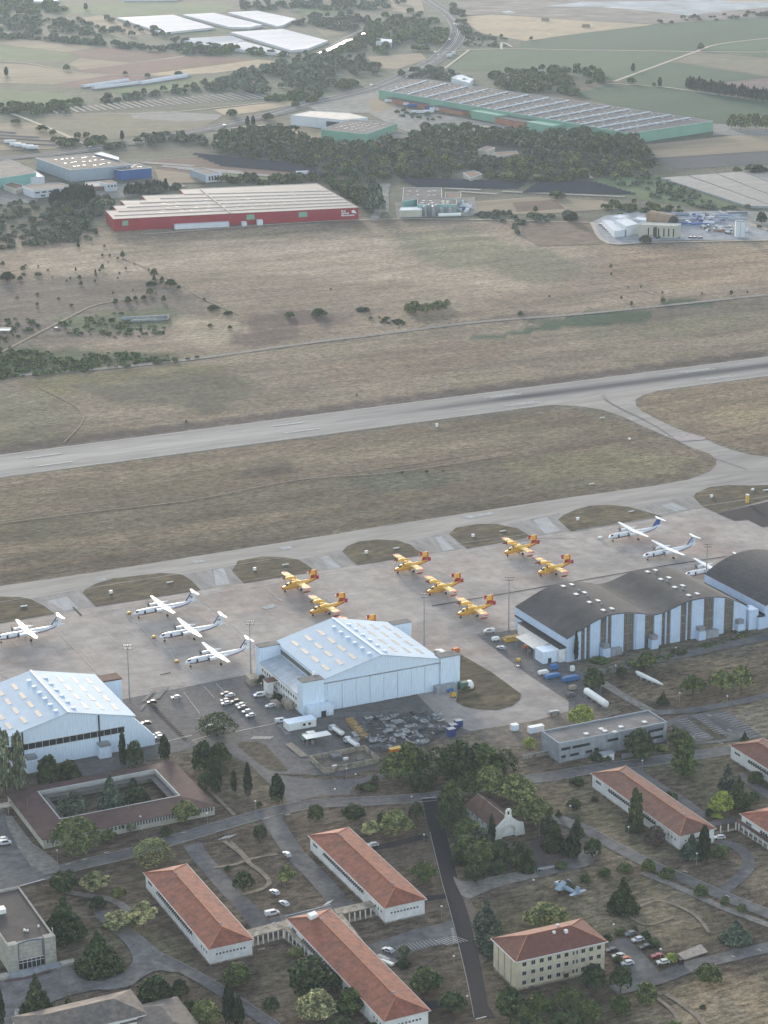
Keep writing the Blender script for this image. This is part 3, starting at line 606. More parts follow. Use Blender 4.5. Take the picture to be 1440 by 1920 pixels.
# templates: (crown mesh, trunk mesh), all for a tree 10 m wide and 10 m tall
def lob(n, R, H, z0, seed, rr=(.35,.55), flat=1.0):
    rg = random.Random(seed); out = []
    for k in range(n):
        a = k*2.4+rg.random()*.8; t = math.sqrt((k+.5)/n); rad = R*rg.uniform(*rr); d = (R-rad)*t
        zz = z0+(H-z0)*(.5+.38*math.cos(t*2.6)*rg.uniform(.5, 1)); hz = min(rad*flat*rg.uniform(.75, 1.1), (H-z0)*.5)
        out.append((d*math.cos(a), d*math.sin(a), max(min(zz, H-hz), z0+hz*.6), rad, hz))
    return out
TEMPL = {}
def templ(kind, variant, nleaf, size, leaf):
    key = (kind, variant, nleaf, leaf)
    if key in TEMPL: return TEMPL[key]
    sd = variant*17+sum(map(ord, kind))
    if kind == 'round': lobes = lob(13, 5, 10, 1.0, sd, (.38,.6)); tk = trunk_mb(4, .32, .2, 4, 8, sd)
    elif kind == 'loose': lobes = lob(15, 5, 10, 2.2, sd, (.20,.36)); tk = trunk_mb(5, .26, .3, 6, 9, sd)
    elif kind == 'umbrella': lobes = lob(14, 5, 10, 2.6, sd, (.36,.52), .95); tk = trunk_mb(6.5, .34, .3, 6, 9, sd)
    elif kind == 'ball': lobes = [(0,0,5.4,4.4,4.4)]+lob(9, 5, 10, 1.4, sd, (.4,.55)); tk = trunk_mb(3, .3, 0, 3, 7, sd)
    elif kind == 'bush': lobes = lob(9, 5, 10, 0, sd, (.4,.6)); tk = trunk_mb(3, .5, .3, 3, 7, sd)
    elif kind == 'cypress': lobes = [(0, 0, 1.9, 3.6, 2.0), (.1, .1, 3.6, 4.6, 2.6), (-.1, 0, 5.4, 4.5, 2.6), (0, .1, 7.2, 3.2, 2.2), (0, 0, 8.7, 1.7, 1.5)]; tk = trunk_mb(3, .5, 0, 0, 5, sd)
    elif kind == 'poplar': lobes = [(math.cos(k*2.2)*1.6, math.sin(k*2.2)*1.6, 1.8+k*.85, 3.2-.16*k, 1.5) for k in range(10)]; tk = trunk_mb(6, .45, .2, 3, 9, sd)
    elif kind == 'cedar':
        lobes = []; rg = random.Random(sd)
        for k in range(8):
            t = k/8; z = 1.2+8.0*t; R = 5*(1-t)**.85
            for j in range(max(2, int(7*(1-t)))):
                a = j*6.283/max(2, int(7*(1-t)))+k*1.1; rr = R*.42; lobes.append((math.cos(a)*(R-rr), math.sin(a)*(R-rr), z-.12*(R-rr)+rg.uniform(-.2,.2), rr+.25, .55))
        lobes.append((0,0,9.2,.6,1.0)); lobes.append((0,0,5,1.6,4)); tk = trunk_mb(9, .35, 0, 0, 9, sd)
    V = crown_v(lobes, nleaf, size, sd, up=.15 if kind in ('cypress',) else .3)
    if kind in ('cypress', 'poplar', 'cedar'):         # longer, upright clumps
        pass
    TEMPL[key] = (leaves_mesh(kind+'_crown', V, LM[leaf]), tk.mesh(kind+'_trunk', bark)); return TEMPL[key]
KN = {'round': ('broadleaf_tree', 'tree'), 'loose': ('open_tree', 'tree'), 'umbrella': ('pine_tree', 'pine tree'), 'ball': ('clipped_tree', 'tree'), 'bush': ('shrub', 'shrub'), 'cypress': ('cypress_tree', 'cypress'), 'poplar': ('poplar_tree', 'poplar'), 'cedar': ('cedar_tree', 'conifer')}
tn = [0]
def tree(px, py, wpx, hpx, kind, leaf, label, group=None, n=None, size=None, parts=True, rz=None, xy=None):
    """base of the trunk at (px, py); crown width and height as the photo shows them"""
    tn[0] += 1
    x, y, _ = P(px, py); s = SCL(px, py); W = wpx/s*1.1; H = HZ(px, py, py-hpx*1.04)
    if kind not in ('cypress', 'poplar'):             # seen from above, part of the drawn height is crown depth
        H = max(H-(.12 if kind == 'umbrella' else .26)*W, H*.58)
    big = W > 5
    n = n or (5200 if W > 9 else 2600 if W > 5 else 900); size = size or (.46 if W > 12 else .42 if W > 5 else .6)
    size = size*10/max(W, 4)*.9 if W > 10 else size
    if kind in ('cypress',): n = 1500; size = .55
    cr, tk = templ(kind, tn[0] % 3, n, round(size, 1) or .3, leaf)
    nm, cat = KN[kind]
    r = empty(nm, (x, y, 0), rz if rz is not None else (tn[0]*2.1) % 6.28, label, cat, group); r.scale = (W/10, W/10, H/10)
    link('trunk', tk, r); link('crown', cr, r); return r
D = {'round': {'dark': 'dark dense round tree', 'mid': 'green broadleaf tree with full crown', 'olive': 'olive green broad crowned tree', 'lime': 'yellow green round tree', 'pale': 'pale flecked broad tree', 'plum': 'dark purple leaved tree', 'blue': 'blue grey round tree', 'grey': 'grey green round tree'},
     'loose': {'pale': 'pale flowering open tree', 'olive': 'sparse olive green tree', 'mid': 'thin green tree with open crown', 'dark': 'dark open tree', 'lime': 'yellowish open tree', 'grey': 'grey open tree'},
     'umbrella': {'dark': 'dark flat topped pine', 'mid': 'green umbrella pine', 'olive': 'light topped umbrella pine', 'pale': 'pale pine'},
     'ball': {'dark': 'dark clipped ball tree', 'mid': 'rounded dense green tree', 'olive': 'olive ball shaped tree', 'cyp': 'very dark ball tree'},
     'bush': {'dark': 'dark low shrub', 'mid': 'green low shrub', 'olive': 'olive shrub', 'lime': 'yellow green shrub', 'pale': 'pale shrub', 'cyp': 'blackish shrub'},
     'cypress': {'cyp': 'dark slim cypress'}, 'poplar': {'grey': 'tall pale grey green poplar', 'olive': 'tall pale poplar', 'mid': 'tall narrow green tree'}, 'cedar': {'dark': 'dark tiered conifer', 'blue': 'blue grey conifer', 'mid': 'green tiered conifer'}}
TREES = [
 (10,1490,34,112,'poplar','grey','at the picture edge beside the blue white hangar'), (38,1492,30,108,'poplar','grey','nearer of the pair before the blue white hangar'),
 (92,1474,44,68,'round','dark','behind the courtyard building, taller of two by the hangar wall'), (130,1466,42,50,'round','dark','behind the courtyard building, lower of two by the hangar wall'),
 (231,1438,13,66,'cypress','cyp','against the wall at the hangar corner'), (254,1440,36,60,'round','dark','beside the slim cypress at the hangar corner'),
 (309,1425,20,44,'cypress','cyp','standing alone between the hangar and the courtyard building'), (407,1380,76,62,'round','dark','with huge crown in the hangar car park'),
 (382,1446,44,66,'round','dark','leftmost of the clump below the hangar car park'), (412,1432,40,48,'round','mid','topmost of the clump below the hangar car park'), (405,1462,44,52,'round','dark','lowest of the clump below the hangar car park'),
 (385,1482,30,40,'round','cyp' if 0 else 'dark','at the courtyard building corner under the clump'), (405,1488,21,54,'cypress','cyp','first of four on the lawn east of the courtyard building'), (439,1485,11,40,'cypress','cyp','smallest of four on the lawn'), (465,1494,15,60,'cypress','cyp','tallest of four on the lawn near the junction'), (520,1504,26,50,'cypress','cyp','broad one on the lawn tip at the road junction'),
 (486,1514,13,15,'bush','dark','beside a lamp on the cypress lawn'), (592,1543,31,40,'ball','dark','on the lawn tip above the red roofed block'), (664,1537,42,36,'ball','dark','wide one by the avenue above the red roofed block'),
 (696,1567,40,38,'loose','pale','over the upper end of the middle red roofed block'), (715,1552,20,32,'round','dark','between the pale open tree and the big speckled tree'), (742,1564,62,60,'round','olive','big one beside the top of the black road'), (780,1541,28,44,'round','dark','in shade at the top corner of the black road'),
 (488,1578,26,36,'ball','dark','on the garden corner at the avenue'), (457,1668,42,44,'round','dark','in the middle of the garden square'), (427,1632,17,13,'bush','dark','at the path crossing of the garden square'), (537,1660,38,46,'loose','olive','in the garden square by the parked white car'),
 (208,1520,46,78,'cedar','blue','inside the courtyard'), (137,1532,58,60,'round','blue','filling the near corner of the courtyard'), (257,1506,50,42,'round','dark','filling the far corner of the courtyard'), (250,1478,16,24,'bush','dark','against the far wall of the courtyard'),
 (145,1608,98,84,'umbrella','mid','with huge crown before the courtyard building'), (203,1578,32,30,'loose','olive','beside the huge pine before the courtyard building'), (347,1542,56,54,'loose','olive','leaning over the courtyard building corner windows'), (311,1567,26,26,'bush','dark','under the windows of the courtyard building'), (287,1616,82,62,'round','olive','big one beside the avenue bend'), (245,1560,20,24,'loose','grey','thin one before the courtyard building windows'),
 (121,1670,50,46,'ball','dark','at the avenue beside the flat roofed hall'), (178,1672,60,52,'loose','pale','behind the flat roofed hall'), (184,1706,32,34,'round','dark','under the pale flowering tree by the hall'), (222,1684,32,30,'loose','olive','small one behind the left red roofed block'),
 (121,1756,78,90,'cedar','dark','beside the flat roofed hall'), (186,1818,84,90,'cedar','dark','on the round lawn before the flat roofed hall'), (222,1738,62,44,'loose','pale','left of the pair beside the red roofed block'), (268,1736,58,58,'loose','pale','right of the pair touching the red roofed block'),
 (70,1904,60,88,'cedar','dark','in front of the hall steps'), (128,1884,13,22,'cedar','mid','tiny one on the small round lawn'), (292,1882,72,66,'round','dark','beside the grey tiled roof'), (338,1872,34,44,'round','dark','next to the grey tiled roof, smaller of two'), (356,1905,44,40,'loose','plum' if 0 else 'dark','between the grey tiled roof and the road'),
 (2,1925,16,70,'cypress','cyp','cut by the lower corner of the picture'), (386,1924,60,62,'round','olive','at the lower picture edge beside the cypress pair'), (430,1922,22,76,'cypress','cyp','taller of a pair at the lower road'), (448,1928,20,58,'cypress','cyp','shorter of a pair at the lower road'),
 (446,1850,50,52,'ball','mid','at the end wall of the left red roofed block'), (508,1896,33,32,'ball','dark','alone on the lawn between road and long red roof'),
 (582,1860,84,84,'round','dark','big one against the long red roofed block'), (556,1790,34,22,'bush','olive','under the covered gallery'), (594,1914,72,74,'round','pale','in front of the long red roofed block'), (632,1856,38,40,'round','dark','touching the long red roofed block'), (657,1902,50,60,'round','mid','at the lower end of the long red roofed block'), (640,1935,60,40,'round','dark','at the lower edge before the long red roofed block'), (700,1935,40,24,'bush','mid','at the lower end wall corner'),
 (795,1655,54,52,'loose','mid','on the lawn beside the black road'), (758,1800,30,36,'loose','grey','at the small car park corner'), (757,1813,28,20,'bush','cyp','at the foot of the grey open tree'), (799,1856,60,54,'round','mid','on the lawn below the small car park'), (848,1897,54,40,'umbrella','blue' if 0 else 'dark','at the lower end of the black road'),
 (742,1474,62,66,'umbrella','mid','first from the scrap yard in the big grove'), (770,1462,66,74,'umbrella','mid','second in the big grove behind the junction'), (815,1470,76,86,'round','dark','third in the big grove, very broad'), (858,1466,76,92,'round','dark','fourth and tallest in the big grove'), (905,1462,74,84,'round','mid','fifth in the big grove before the office block'), (945,1458,56,66,'round','dark','last in the big grove beside the office block'), (790,1480,50,40,'round','dark','in front of the big grove at the road'), (880,1474,50,46,'loose','mid','front edge of the big grove'),
 (845,1532,44,78,'round','mid','first along the avenue corner by the chapel'), (835,1560,34,60,'round','dark','above the black road at its top'), (880,1500,44,54,'umbrella','mid','behind the chapel roof end'), (918,1500,60,68,'umbrella','olive','tall one behind the chapel with visible trunk'), (968,1512,70,64,'umbrella','olive','beyond the chapel on the lawn edge'), (1000,1552,74,68,'umbrella','olive','beside the chapel and bell posts'),
 (858,1552,46,56,'round','dark','between black road and chapel roof'), (876,1580,52,54,'ball','mid','tight crown by the chapel side wall'), (878,1612,54,54,'ball','mid','tight crown lower down by the chapel side wall'), (900,1624,56,58,'ball','mid','tight crown before the chapel cypress'), (857,1618,26,32,'cedar','dark','small one by the black road'), (893,1656,42,52,'ball','dark','lowest of the chapel grove'), (934,1640,30,34,'round','dark','small one before the chapel'), (935,1616,44,50,'round','dark','in front of the chapel arch, left of two'), (975,1622,50,54,'round','dark','in front of the chapel arch, right of two'), (988,1632,38,44,'cedar','dark','at the edge of the chapel forecourt'), (903,1594,40,50,'round','blue','behind the tight crowns of the chapel grove'),
 (922,1580,13,50,'cypress','cyp','against the chapel front corner'), (1040,1592,46,62,'cedar','dark','beside the bell posts'), (1028,1570,40,48,'round','dark','behind the bell posts'), (1082,1568,27,44,'cedar','dark','dark one at the lawn corner behind the chapel forecourt'), (1072,1610,30,44,'cypress','cyp','plump one, left of two by the path'), (1111,1608,34,42,'ball','dark','squat one, right of two by the path'), (1053,1628,26,20,'bush','mid','at the chapel forecourt corner'), (1082,1470,30,20,'bush','dark','on the lawn by the avenue'), (1076,1516,30,26,'bush','dark','pair bush on the lawn'), (1115,1500,14,10,'bush','dark','tiny one before the red roofed block'), (1047,1530,12,16,'cedar','dark','tiny one on the lawn behind the pines'),
 (1213,1256,35,36,'umbrella','mid','standing by the road before the wavy hangar'), (1113,1294,42,50,'round','dark','beside the blue ground equipment'), (1165,1268,20,22,'round','dark','small one behind the white trailer'), (1194,1248,36,18,'bush','olive','low one behind the white trailer'), (1300,1306,48,44,'umbrella','mid','dome shaped one on the brown lot'), (1352,1300,46,48,'umbrella','olive','left of a joined pair on the brown lot'), (1390,1302,46,56,'umbrella','olive','right of a joined pair on the brown lot'), (1243,1320,22,28,'cedar','dark','small one by the white trailer'),
 (1090,1357,48,46,'round','lime','below the horizontal white tank'), (993,1403,26,26,'round','lime','small one at the office block end'), (1080,1242,8,56,'cypress','cyp','against the first pier of the wavy hangar'), (1159,1222,8,52,'cypress','cyp','against the white bay of the wavy hangar'), (1124,1240,40,10,'bush','mid','along the foot of the wavy hangar'), (1275,1225,30,12,'bush','dark','along the wavy hangar foot, further one'), (1385,1185,26,10,'bush','dark','between the wavy hangar and the last hangar'),
 (1198,1420,56,66,'round','dark','big one before the office block'), (1273,1393,46,36,'round','mid','at the corner of the marked parking'), (1281,1452,46,62,'poplar','mid','broad one on the lawn beside the avenue'), (1396,1391,16,22,'cedar','dark','small one by the marked parking'), (1130,1422,44,22,'bush','dark','before the office block wall'), (1240,1405,30,14,'bush','olive','low one beside the big tree of the office block'),
 (1364,1480,36,54,'cedar','blue','upper of two near the yellow green tree'), (1384,1514,42,68,'cedar','dark','lower of two near the yellow green tree'), (1353,1524,45,50,'round','lime','bright one between the red roofed blocks'), (1410,1504,27,24,'ball','dark','beside the two conifers'), (1330,1530,15,18,'bush','dark','under the bright yellow green tree'), (1344,1532,24,12,'bush','lime','under the bright yellow green tree'), (1192,1558,30,68,'poplar','mid','narrow one against the red roofed block wall'), (1190,1560,34,30,'bush','dark','at the foot of the narrow tree'), (1229,1584,38,44,'round','plum','against the red roofed block wall'), (1256,1500,30,22,'bush','dark','behind the red roofed block'), (1418,1468,30,30,'bush','mid','before the far red roofed block'),
 (1319,1615,22,64,'cypress','cyp','plump one at the end wall of the red roofed block'), (1297,1605,42,50,'cedar','blue','at the end wall of the red roofed block'), (1352,1604,34,28,'bush','mid','at the loop road by the covered gallery'), (1300,1432,20,8,'bush','dark','low one by the avenue'),
 (1097,1655,22,22,'bush','mid','first of the row round the aircraft lawn'), (1134,1642,25,22,'bush','mid','second of the row round the aircraft lawn'), (1171,1634,32,24,'bush','mid','third of the row round the aircraft lawn'), (1215,1634,30,30,'bush','mid','fourth of the row round the aircraft lawn'), (1252,1645,32,27,'bush','mid','fifth of the row round the aircraft lawn'), (1064,1672,26,26,'bush','mid','last before the grey jet'), (1314,1680,28,28,'bush','mid','sixth of the row along the road'), (1359,1696,18,20,'bush','mid','seventh of the row along the road'), (1391,1710,19,20,'bush','mid','eighth of the row along the road'),
 (1168,1708,58,74,'cedar','dark','alone in the middle of the aircraft lawn'), (1380,1762,56,48,'cedar','blue','spreading on the aircraft lawn near the road'), (1024,1744,80,56,'umbrella','olive','behind the cream apartment block'), (912,1738,48,60,'cedar','blue','beside the black road above the apartment block'), (930,1784,58,70,'cedar','blue','touching the cream apartment block end'), (915,1765,46,60,'cedar','blue','between two others beside the black road'),
 (957,1920,62,70,'umbrella','dark','left one before the apartment block'), (1010,1918,52,62,'umbrella','mid','second before the apartment block'), (1066,1902,62,56,'umbrella','mid','third before the apartment block'), (1112,1868,52,62,'umbrella','dark','at the apartment block corner'), (1107,1918,42,50,'ball','mid','round one at the lower edge'), (1163,1862,40,54,'umbrella','dark','at the car park entry'), (1163,1906,38,46,'ball','mid','below the car park entry'), (1212,1884,40,48,'ball','mid','with bare trunk by the road at the field corner'), (1328,1840,48,40,'ball','mid','on the field side of the lower road'), (1265,1926,30,16,'bush','mid','cut by the lower picture edge'), (1060,1930,60,40,'umbrella','dark','at the lower edge below the apartment block'), (985,1935,60,50,'umbrella','mid','lowest before the apartment block'),
 (1139,1764,20,18,'bush','dark','at the apartment block end by the cars'), (1164,1752,24,17,'bush','dark','first of the shrubs behind the parked cars'), (1190,1748,12,15,'bush','dark','narrow one behind the parked cars'), (1210,1758,22,16,'bush','dark','third of the shrubs behind the parked cars'), (1225,1774,30,20,'bush','dark','big one behind the parked cars'), (1259,1802,25,20,'bush','lime','beside the parked light van'), (1158,1806,20,20,'bush','dark','over the parked orange car'), (1172,1824,26,18,'bush','dark','below the parked white car'),
 (1318,1892,13,11,'bush','dark','alone on the dry field at the lower corner'), (688,1480,30,14,'bush','mid','in the island bed at the junction'), (703,1462,14,12,'bush','dark','at the lawn tip above the island bed'), (490,1283,18,22,'bush','dark','beside the hangar porch'), (520,1310,20,14,'bush','dark','by the hangar entrance ramp'), (873,1290,26,18,'bush','mid','behind the containers of the hangar corner'),
]
for t in TREES:
    px, py, w_, h_, k, lf, where = t; desc = D[k].get(lf) or (lf+' '+k)
    tree(px, py, w_, h_, k, lf, desc+' '+where)
# scattered bushes on the dry field beyond the runway, nothing tells them apart
SB = [(171,452,5,8),(147,464,6,9),(196,462,5,4),(73,457,4,4),(192,480,5,5),(206,480,5,5),(221,485,6,5),(230,482,9,11),(203,491,3,3),(192,505,8,10),(179,512,4,7),(180,515,6,4),(187,508,5,5),(236,505,4,5),(252,495,3,3),(279,508,4,6),(224,513,4,4),(221,522,4,4),(289,517,14,14),(289,526,7,9),(304,531,9,12),(320,535,22,14),(335,540,9,6),(284,533,22,9),(281,551,14,12),(254,562,9,8),(270,560,11,8),(307,565,9,11),(240,567,14,12),(217,568,10,9),(149,524,8,9),(152,533,7,6),(132,523,4,5),(125,528,4,5),(142,508,4,7),(90,507,4,4),(72,516,14,8),(44,515,9,5),(38,524,11,8),(43,506,10,9),(48,498,5,4),(72,500,4,4),(5,497,9,8),(14,525,30,18),(98,520,3,3),(212,550,4,4),(292,550,3,3),(249,544,3,3),(178,528,5,5),(70,552,8,5),(70,572,6,6),(32,558,8,4),(110,560,6,4),(134,573,8,5),(6,466,12,7),(18,465,6,7),(27,463,6,4),(43,461,4,6),
      (400,579,24,10),(428,588,20,8),(543,594,20,12),(598,591,31,16),(680,581,28,8),(383,561,5,4),(1165,560,5,6),(1184,572,6,8),(1202,539,4,5),(1178,540,3,4),(1243,566,10,9),(1242,550,4,5),(1316,551,4,4),(1371,552,7,8),(1401,548,4,4),(1146,516,4,6),(1145,501,7,6),(976,592,11,10),(1030,556,5,4),(754,887,7,5),(800,885,7,5),(831,883,4,3),(669,742,4,5),(349,792,4,5),(695,597,8,5),(620,542,4,3),(394,612,10,7),(431,616,9,7),(265,624,6,10),(210,604,12,9)]
for i, (x, y, w_, h_) in enumerate(SB):
    r = tree(x, y+1, w_, h_*1.35, 'bush', 'dark' if i % 3 else 'mid', 'small dark bush alone on the open dry airfield grass', 'dark bushes dotted over the dry grass')
for i, (x, y, w_, h_) in enumerate([(778,586,30,24),(800,584,30,20),(822,582,30,22),(838,574,14,14),(765,582,18,16)]):
    tree(x, y, w_, h_*1.2, 'bush', 'olive', 'leafy green bush in the thicket on the dry field', 'green bushes of one thicket')
# green thickets seen as one mass
def mass(name, poly, n, wr, hr, leaf, label, seed=1, nl=70, ls=.9, holes=(), kind='stuff'):
    """many rounded crowns grown together: WR, HR ranges of crown width and height in metres"""
    rg = np.random.default_rng(seed); pl = [P(*p) for p in poly]; xs = [p[0] for p in pl]; ys_ = [p[1] for p in pl]
    X_ = rg.uniform(min(xs), max(xs), n*6); Y_ = rg.uniform(min(ys_), max(ys_), n*6); ins = inside_dist(X_, Y_, pl) > 0
    for h in holes: ins &= inside_dist(X_, Y_, [P(*p) for p in h]) < 4
    X_, Y_ = X_[ins], Y_[ins]; keep = []; cell = {}; dmin = (wr[0]+wr[1])/2*.55
    for x, y in zip(X_, Y_):
        k = (int(x//dmin), int(y//dmin))
        if k in cell: continue
        cell[k] = 1; keep.append((x, y))
        if len(keep) >= n: break
    out = []
    for i, (x, y) in enumerate(keep):
        W = rg.uniform(*wr)*(.8 if wr[1] > 9 else .9)*rg.uniform(.55, 1.15); H = rg.uniform(*hr)*.72*rg.uniform(.6, 1.2); d = rg.normal(size=(nl, 3)); d /= np.linalg.norm(d, axis=1)[:, None]; d[:, 2] = np.where(d[:, 2] < -.3, -d[:, 2], d[:, 2])
        bump = 1+.2*np.sin(d[:, 0]*5+i)*np.sin(d[:, 1]*5+i*2)
        c = np.array((x, y, H*.5))+d*np.array((W/2, W/2, H*.5))*bump[:, None]*rg.uniform(.8, 1, nl)[:, None]; nn = d*.45+rg.normal(size=d.shape)*.4; nn[:, 2] += .3; nn /= np.linalg.norm(nn, axis=1)[:, None]
        out.append(leafq(c, nn, ls*W/6, rg))
    if not out: return
    V = np.concatenate(out); o = link(name, leaves_mesh(name, V, LM[leaf])); return tag(o, label, 'vegetation', kind=kind)
mass('undergrowth', [(-60,650),(40,655),(120,668),(250,662),(330,670),(378,668),(330,680),(200,692),(0,712),(-60,718)], 260, (2.5,7), (1,3), 'mid', 'green thicket along the perimeter road', 5, 60)
mass('undergrowth', [(100,610),(180,590),(230,585),(225,600),(300,612),(330,622),(250,635),(120,628)], 80, (2,6), (.8,2.5), 'mid', 'low weeds around the old concrete bunker', 6, 50)
mass('undergrowth', [(-40,600),(60,598),(75,612),(50,640),(-40,645)], 60, (2,6), (.8,2.5), 'mid', 'low weeds by the field edge', 7, 50)
mass('undergrowth', [(1120,1255),(1260,1225),(1400,1188),(1405,1193),(1265,1235),(1125,1268)], 90, (1.5,3.5), (.5,1.4), 'mid', 'weeds along the foot of the wavy hangar', 8, 40)
mass('undergrowth', [(720,590),(760,605),(750,618),(700,600)], 20, (2,5), (.8,2), 'dark', 'scrub beside the perimeter road', 9, 40)
# ================================================================ near buildings
white = mat('white_cladding', (.66,.76,.86), .6, .10, .22, streak=(0, .12), spec=.3, stripe=('X', 1.2, .05))
whitew = mat('white_render', (.72,.71,.68), .85, .16, .35)
roofw = mat('pale_metal_roof', (.46,.56,.65), .75, .07, .08, spec=.2, stripe=('X', 1.0, .07))
sky_l = mat('rooflight', (.235,.23,.225), .5, .12, .5)
cream = mat('cream_render', (.55,.49,.36), .9, .14, .3)
redt = mat('red_tiles', (.265,.098,.062), .85, .32, .5, stripe=('Y', .45, .22), var2=((.205,.085,.06), .18, .56))
brt = mat('brown_tiles', (.15,.085,.065), .9, .28, .35, stripe=('Y', .45, .2), var2=((.115,.075,.062), .12, .55))
grt = mat('grey_tiles', (.20,.165,.14), .9, .3, .5, stripe=('X', .45, .25), var2=((.16,.14,.125), .2, .5))
felt = mat('dark_felt', (.040,.041,.047), .85, .3, .12, stripe=('X', 1.5, .12), var2=((.058,.058,.063), .07, .55))
gfelt = mat('grey_felt', (.13,.13,.13), .9, .25, .15, var2=((.16,.155,.15), .08, .5))
conc = mat('aged_concrete', (.33,.29,.23), .95, .35, .45, var2=((.17,.15,.12), .3, .56))
conc2 = mat('grey_concrete', (.30,.32,.34), .9, .2, .3, stripe=('X', 2.4, .1))
glass = mat('dark_glass', (.03,.035,.042), .12, .3, .5, spec=.6)
brown = mat('brown_glazing', (.17,.148,.118), .5, .3, .35, stripe=('X', 1.1, .35))
dk = mat('dark_metal', (.035,.033,.035), .7, .2, .5)
galv = mat('galvanised', (.30,.31,.32), .45, .1, .5, metal=.3)
blue_p = mat('blue_paint', (.06,.17,.38), .5, .15, 1); yel_p = mat('yellow_paint_metal', (.60,.38,.05), .5, .15, 1); org_p = mat('orange_paint', (.6,.16,.03), .5, .15, 1)
frame_m = mat('window_frame', (.6,.6,.58), .6, .05, 1)
def local(o, px, py, z=0):
    p = P(px, py, z); dx, dy = p[0]-o[0], p[1]-o[1]; return (dx*UA[0]+dy*UA[1], dx*UB[0]+dy*UB[1])
def glob(o, x, y): return (o[0]+UA[0]*x+UB[0]*y, o[1]+UA[1]*x+UB[1]*y)
WM = {}
def window(parent, c, w, h, face, frame=None, pane=None, name='window'):
    """face: 'f' front (-y), 'l' left (-x), 'r' right (+x); c: centre on the wall"""
    key = (w, h, name, id(frame), id(pane))
    if key not in WM:
        mb = MB(); mb.box(-w/2-.08, w/2+.08, -.07, 0, -h/2-.08, h/2+.08); mb.m = 1; mb.box(-w/2, -.03, -.10, -.06, -h/2, h/2); mb.box(.03, w/2, -.10, -.06, -h/2, h/2)
        WM[key] = mb.mesh(name, [frame or frame_m, pane or glass])
    return link(name, WM[key], parent, c, {'f': 0, 'l': -math.pi/2, 'r': math.pi/2, 'b': math.pi}[face])
def hip(mb, W, L, z0, z1, inset, ov=.6):
    a = [(-ov,-ov,z0),(W+ov,-ov,z0),(W+ov,L+ov,z0),(-ov,L+ov,z0)]; r0 = (W/2, inset, z1); r1 = (W/2, L-inset, z1)
    if W > L: r0 = (inset, L/2, z1); r1 = (W-inset, L/2, z1); mb.face([a[0], a[1], r1, r0]); mb.face([a[2], a[3], r0, r1]); mb.face([a[1], a[2], r1]); mb.face([a[3], a[0], r0])
    else: mb.face([a[0], a[1], r0]); mb.face([a[1], a[2], r1, r0]); mb.face([a[2], a[3], r1]); mb.face([a[3], a[0], r0, r1])
    mb.box(-ov, W+ov, -ov, L+ov, z0-.18, z0-.001); return r0, r1
# ---- gabled white hangars
def gable_hangar(o, label, kind):
    W, D_, E_, R_ = 54.5, 50.6, 14.2, 20.6
    r = empty('hangar', (*o, 0), ANG, label, 'hangar', None)
    w = MB(); w.rings([[(0,y,0),(W,y,0),(W,y,E_),(W/2,y,R_),(0,y,E_)] for y in (D_, 0)]); w.build('wall', white, r)
    rf = MB()
    for a, b in (((-.5,E_),(W/2,R_+.12)), ((W/2,R_+.12),(W+.5,E_))):
        rf.face([(a[0],-.5,a[1]+.05),(b[0],-.5,b[1]+.05),(b[0],D_+.5,b[1]+.05),(a[0],D_+.5,a[1]+.05)]); rf.face([(a[0],D_+.5,a[1]-.2),(b[0],D_+.5,b[1]-.2),(b[0],-.5,b[1]-.2),(a[0],-.5,a[1]-.2)])
        rf.face([(a[0],-.5,a[1]-.2),(b[0],-.5,b[1]-.2),(b[0],-.5,b[1]+.05),(a[0],-.5,a[1]+.05)])
    ro = rf.build('roof', roofw, r)
    ri = MB().box(W/2-.4, W/2+.4, -.5, D_+.5, R_+.15, R_+.4); ri.build('ridge_cap', white, ro)
    sl = (R_-E_)/(W/2)
    skm = {}
    for side in (0, 1):
        for fx in (5.2, 11.4, 17.6):
            for k in range(4):
                x = fx if side == 0 else W-fx; y0 = 5.5+k*10.8
                key = side
                if key not in skm:
                    dz = .85*sl*(1 if side == 0 else -1); mb = MB(); mb.rings([[(-.85,0,-dz),(.85,0,dz),(.85,0,dz+.14),(-.85,0,-dz+.14)], [(-.85,7,-dz),(.85,7,dz),(.85,7,dz+.14),(-.85,7,-dz+.14)]]); skm[key] = mb.mesh('rooflight', sky_l)
                link('rooflight', skm[key], ro, (x, y0, E_+fx*sl+.10))
    vm = MB().box(-.8, .8, -.7, .7, -.3, .75).mesh('roof_vent', white)
    for k in range(6):
        for s in (-3.6, 3.6): link('roof_vent', vm, ro, (W/2+s, 5+k*7.3, R_-3.6*sl))
    dr = MB()
    if kind == 'centre':
        for k in range(8): x0 = 2+k*6.45; MB().box(x0+.08, x0+6.37, -.45-.12*(k % 2), -.02, .1, 12.2).build('door_leaf', white, r)
        MB().box(0, W, -.6, -.02, 12.25, 12.6).build('door_rail', conc2, r)
    else:
        st = r
        MB().box(1.6, 50.2, -.18, -.02, 7.9, 10.7).build('window_band', frame_m, st)
        gl = MB().box(0, 2.65, -.26, -.2, 0, 2.4).mesh('pane', glass)
        for k in range(17): link('pane', gl, r, (1.8+k*2.84, 0, 8.1))
        for x in (8, 39.5): MB().box(x-.25, x+.25, -.5, -.05, 1.5, E_+x*sl*(x < W/2)+(W-x)*sl*(x >= W/2)-.4).build('downpipe', dk, r)
    return r, W, D_, E_, R_
o2 = P(606.5,1333.5)[:2]
h2, W, D_, E_, R_ = gable_hangar(o2, 'white hangar with closed sliding doors and a two storey annex, centre of the apron', 'centre')
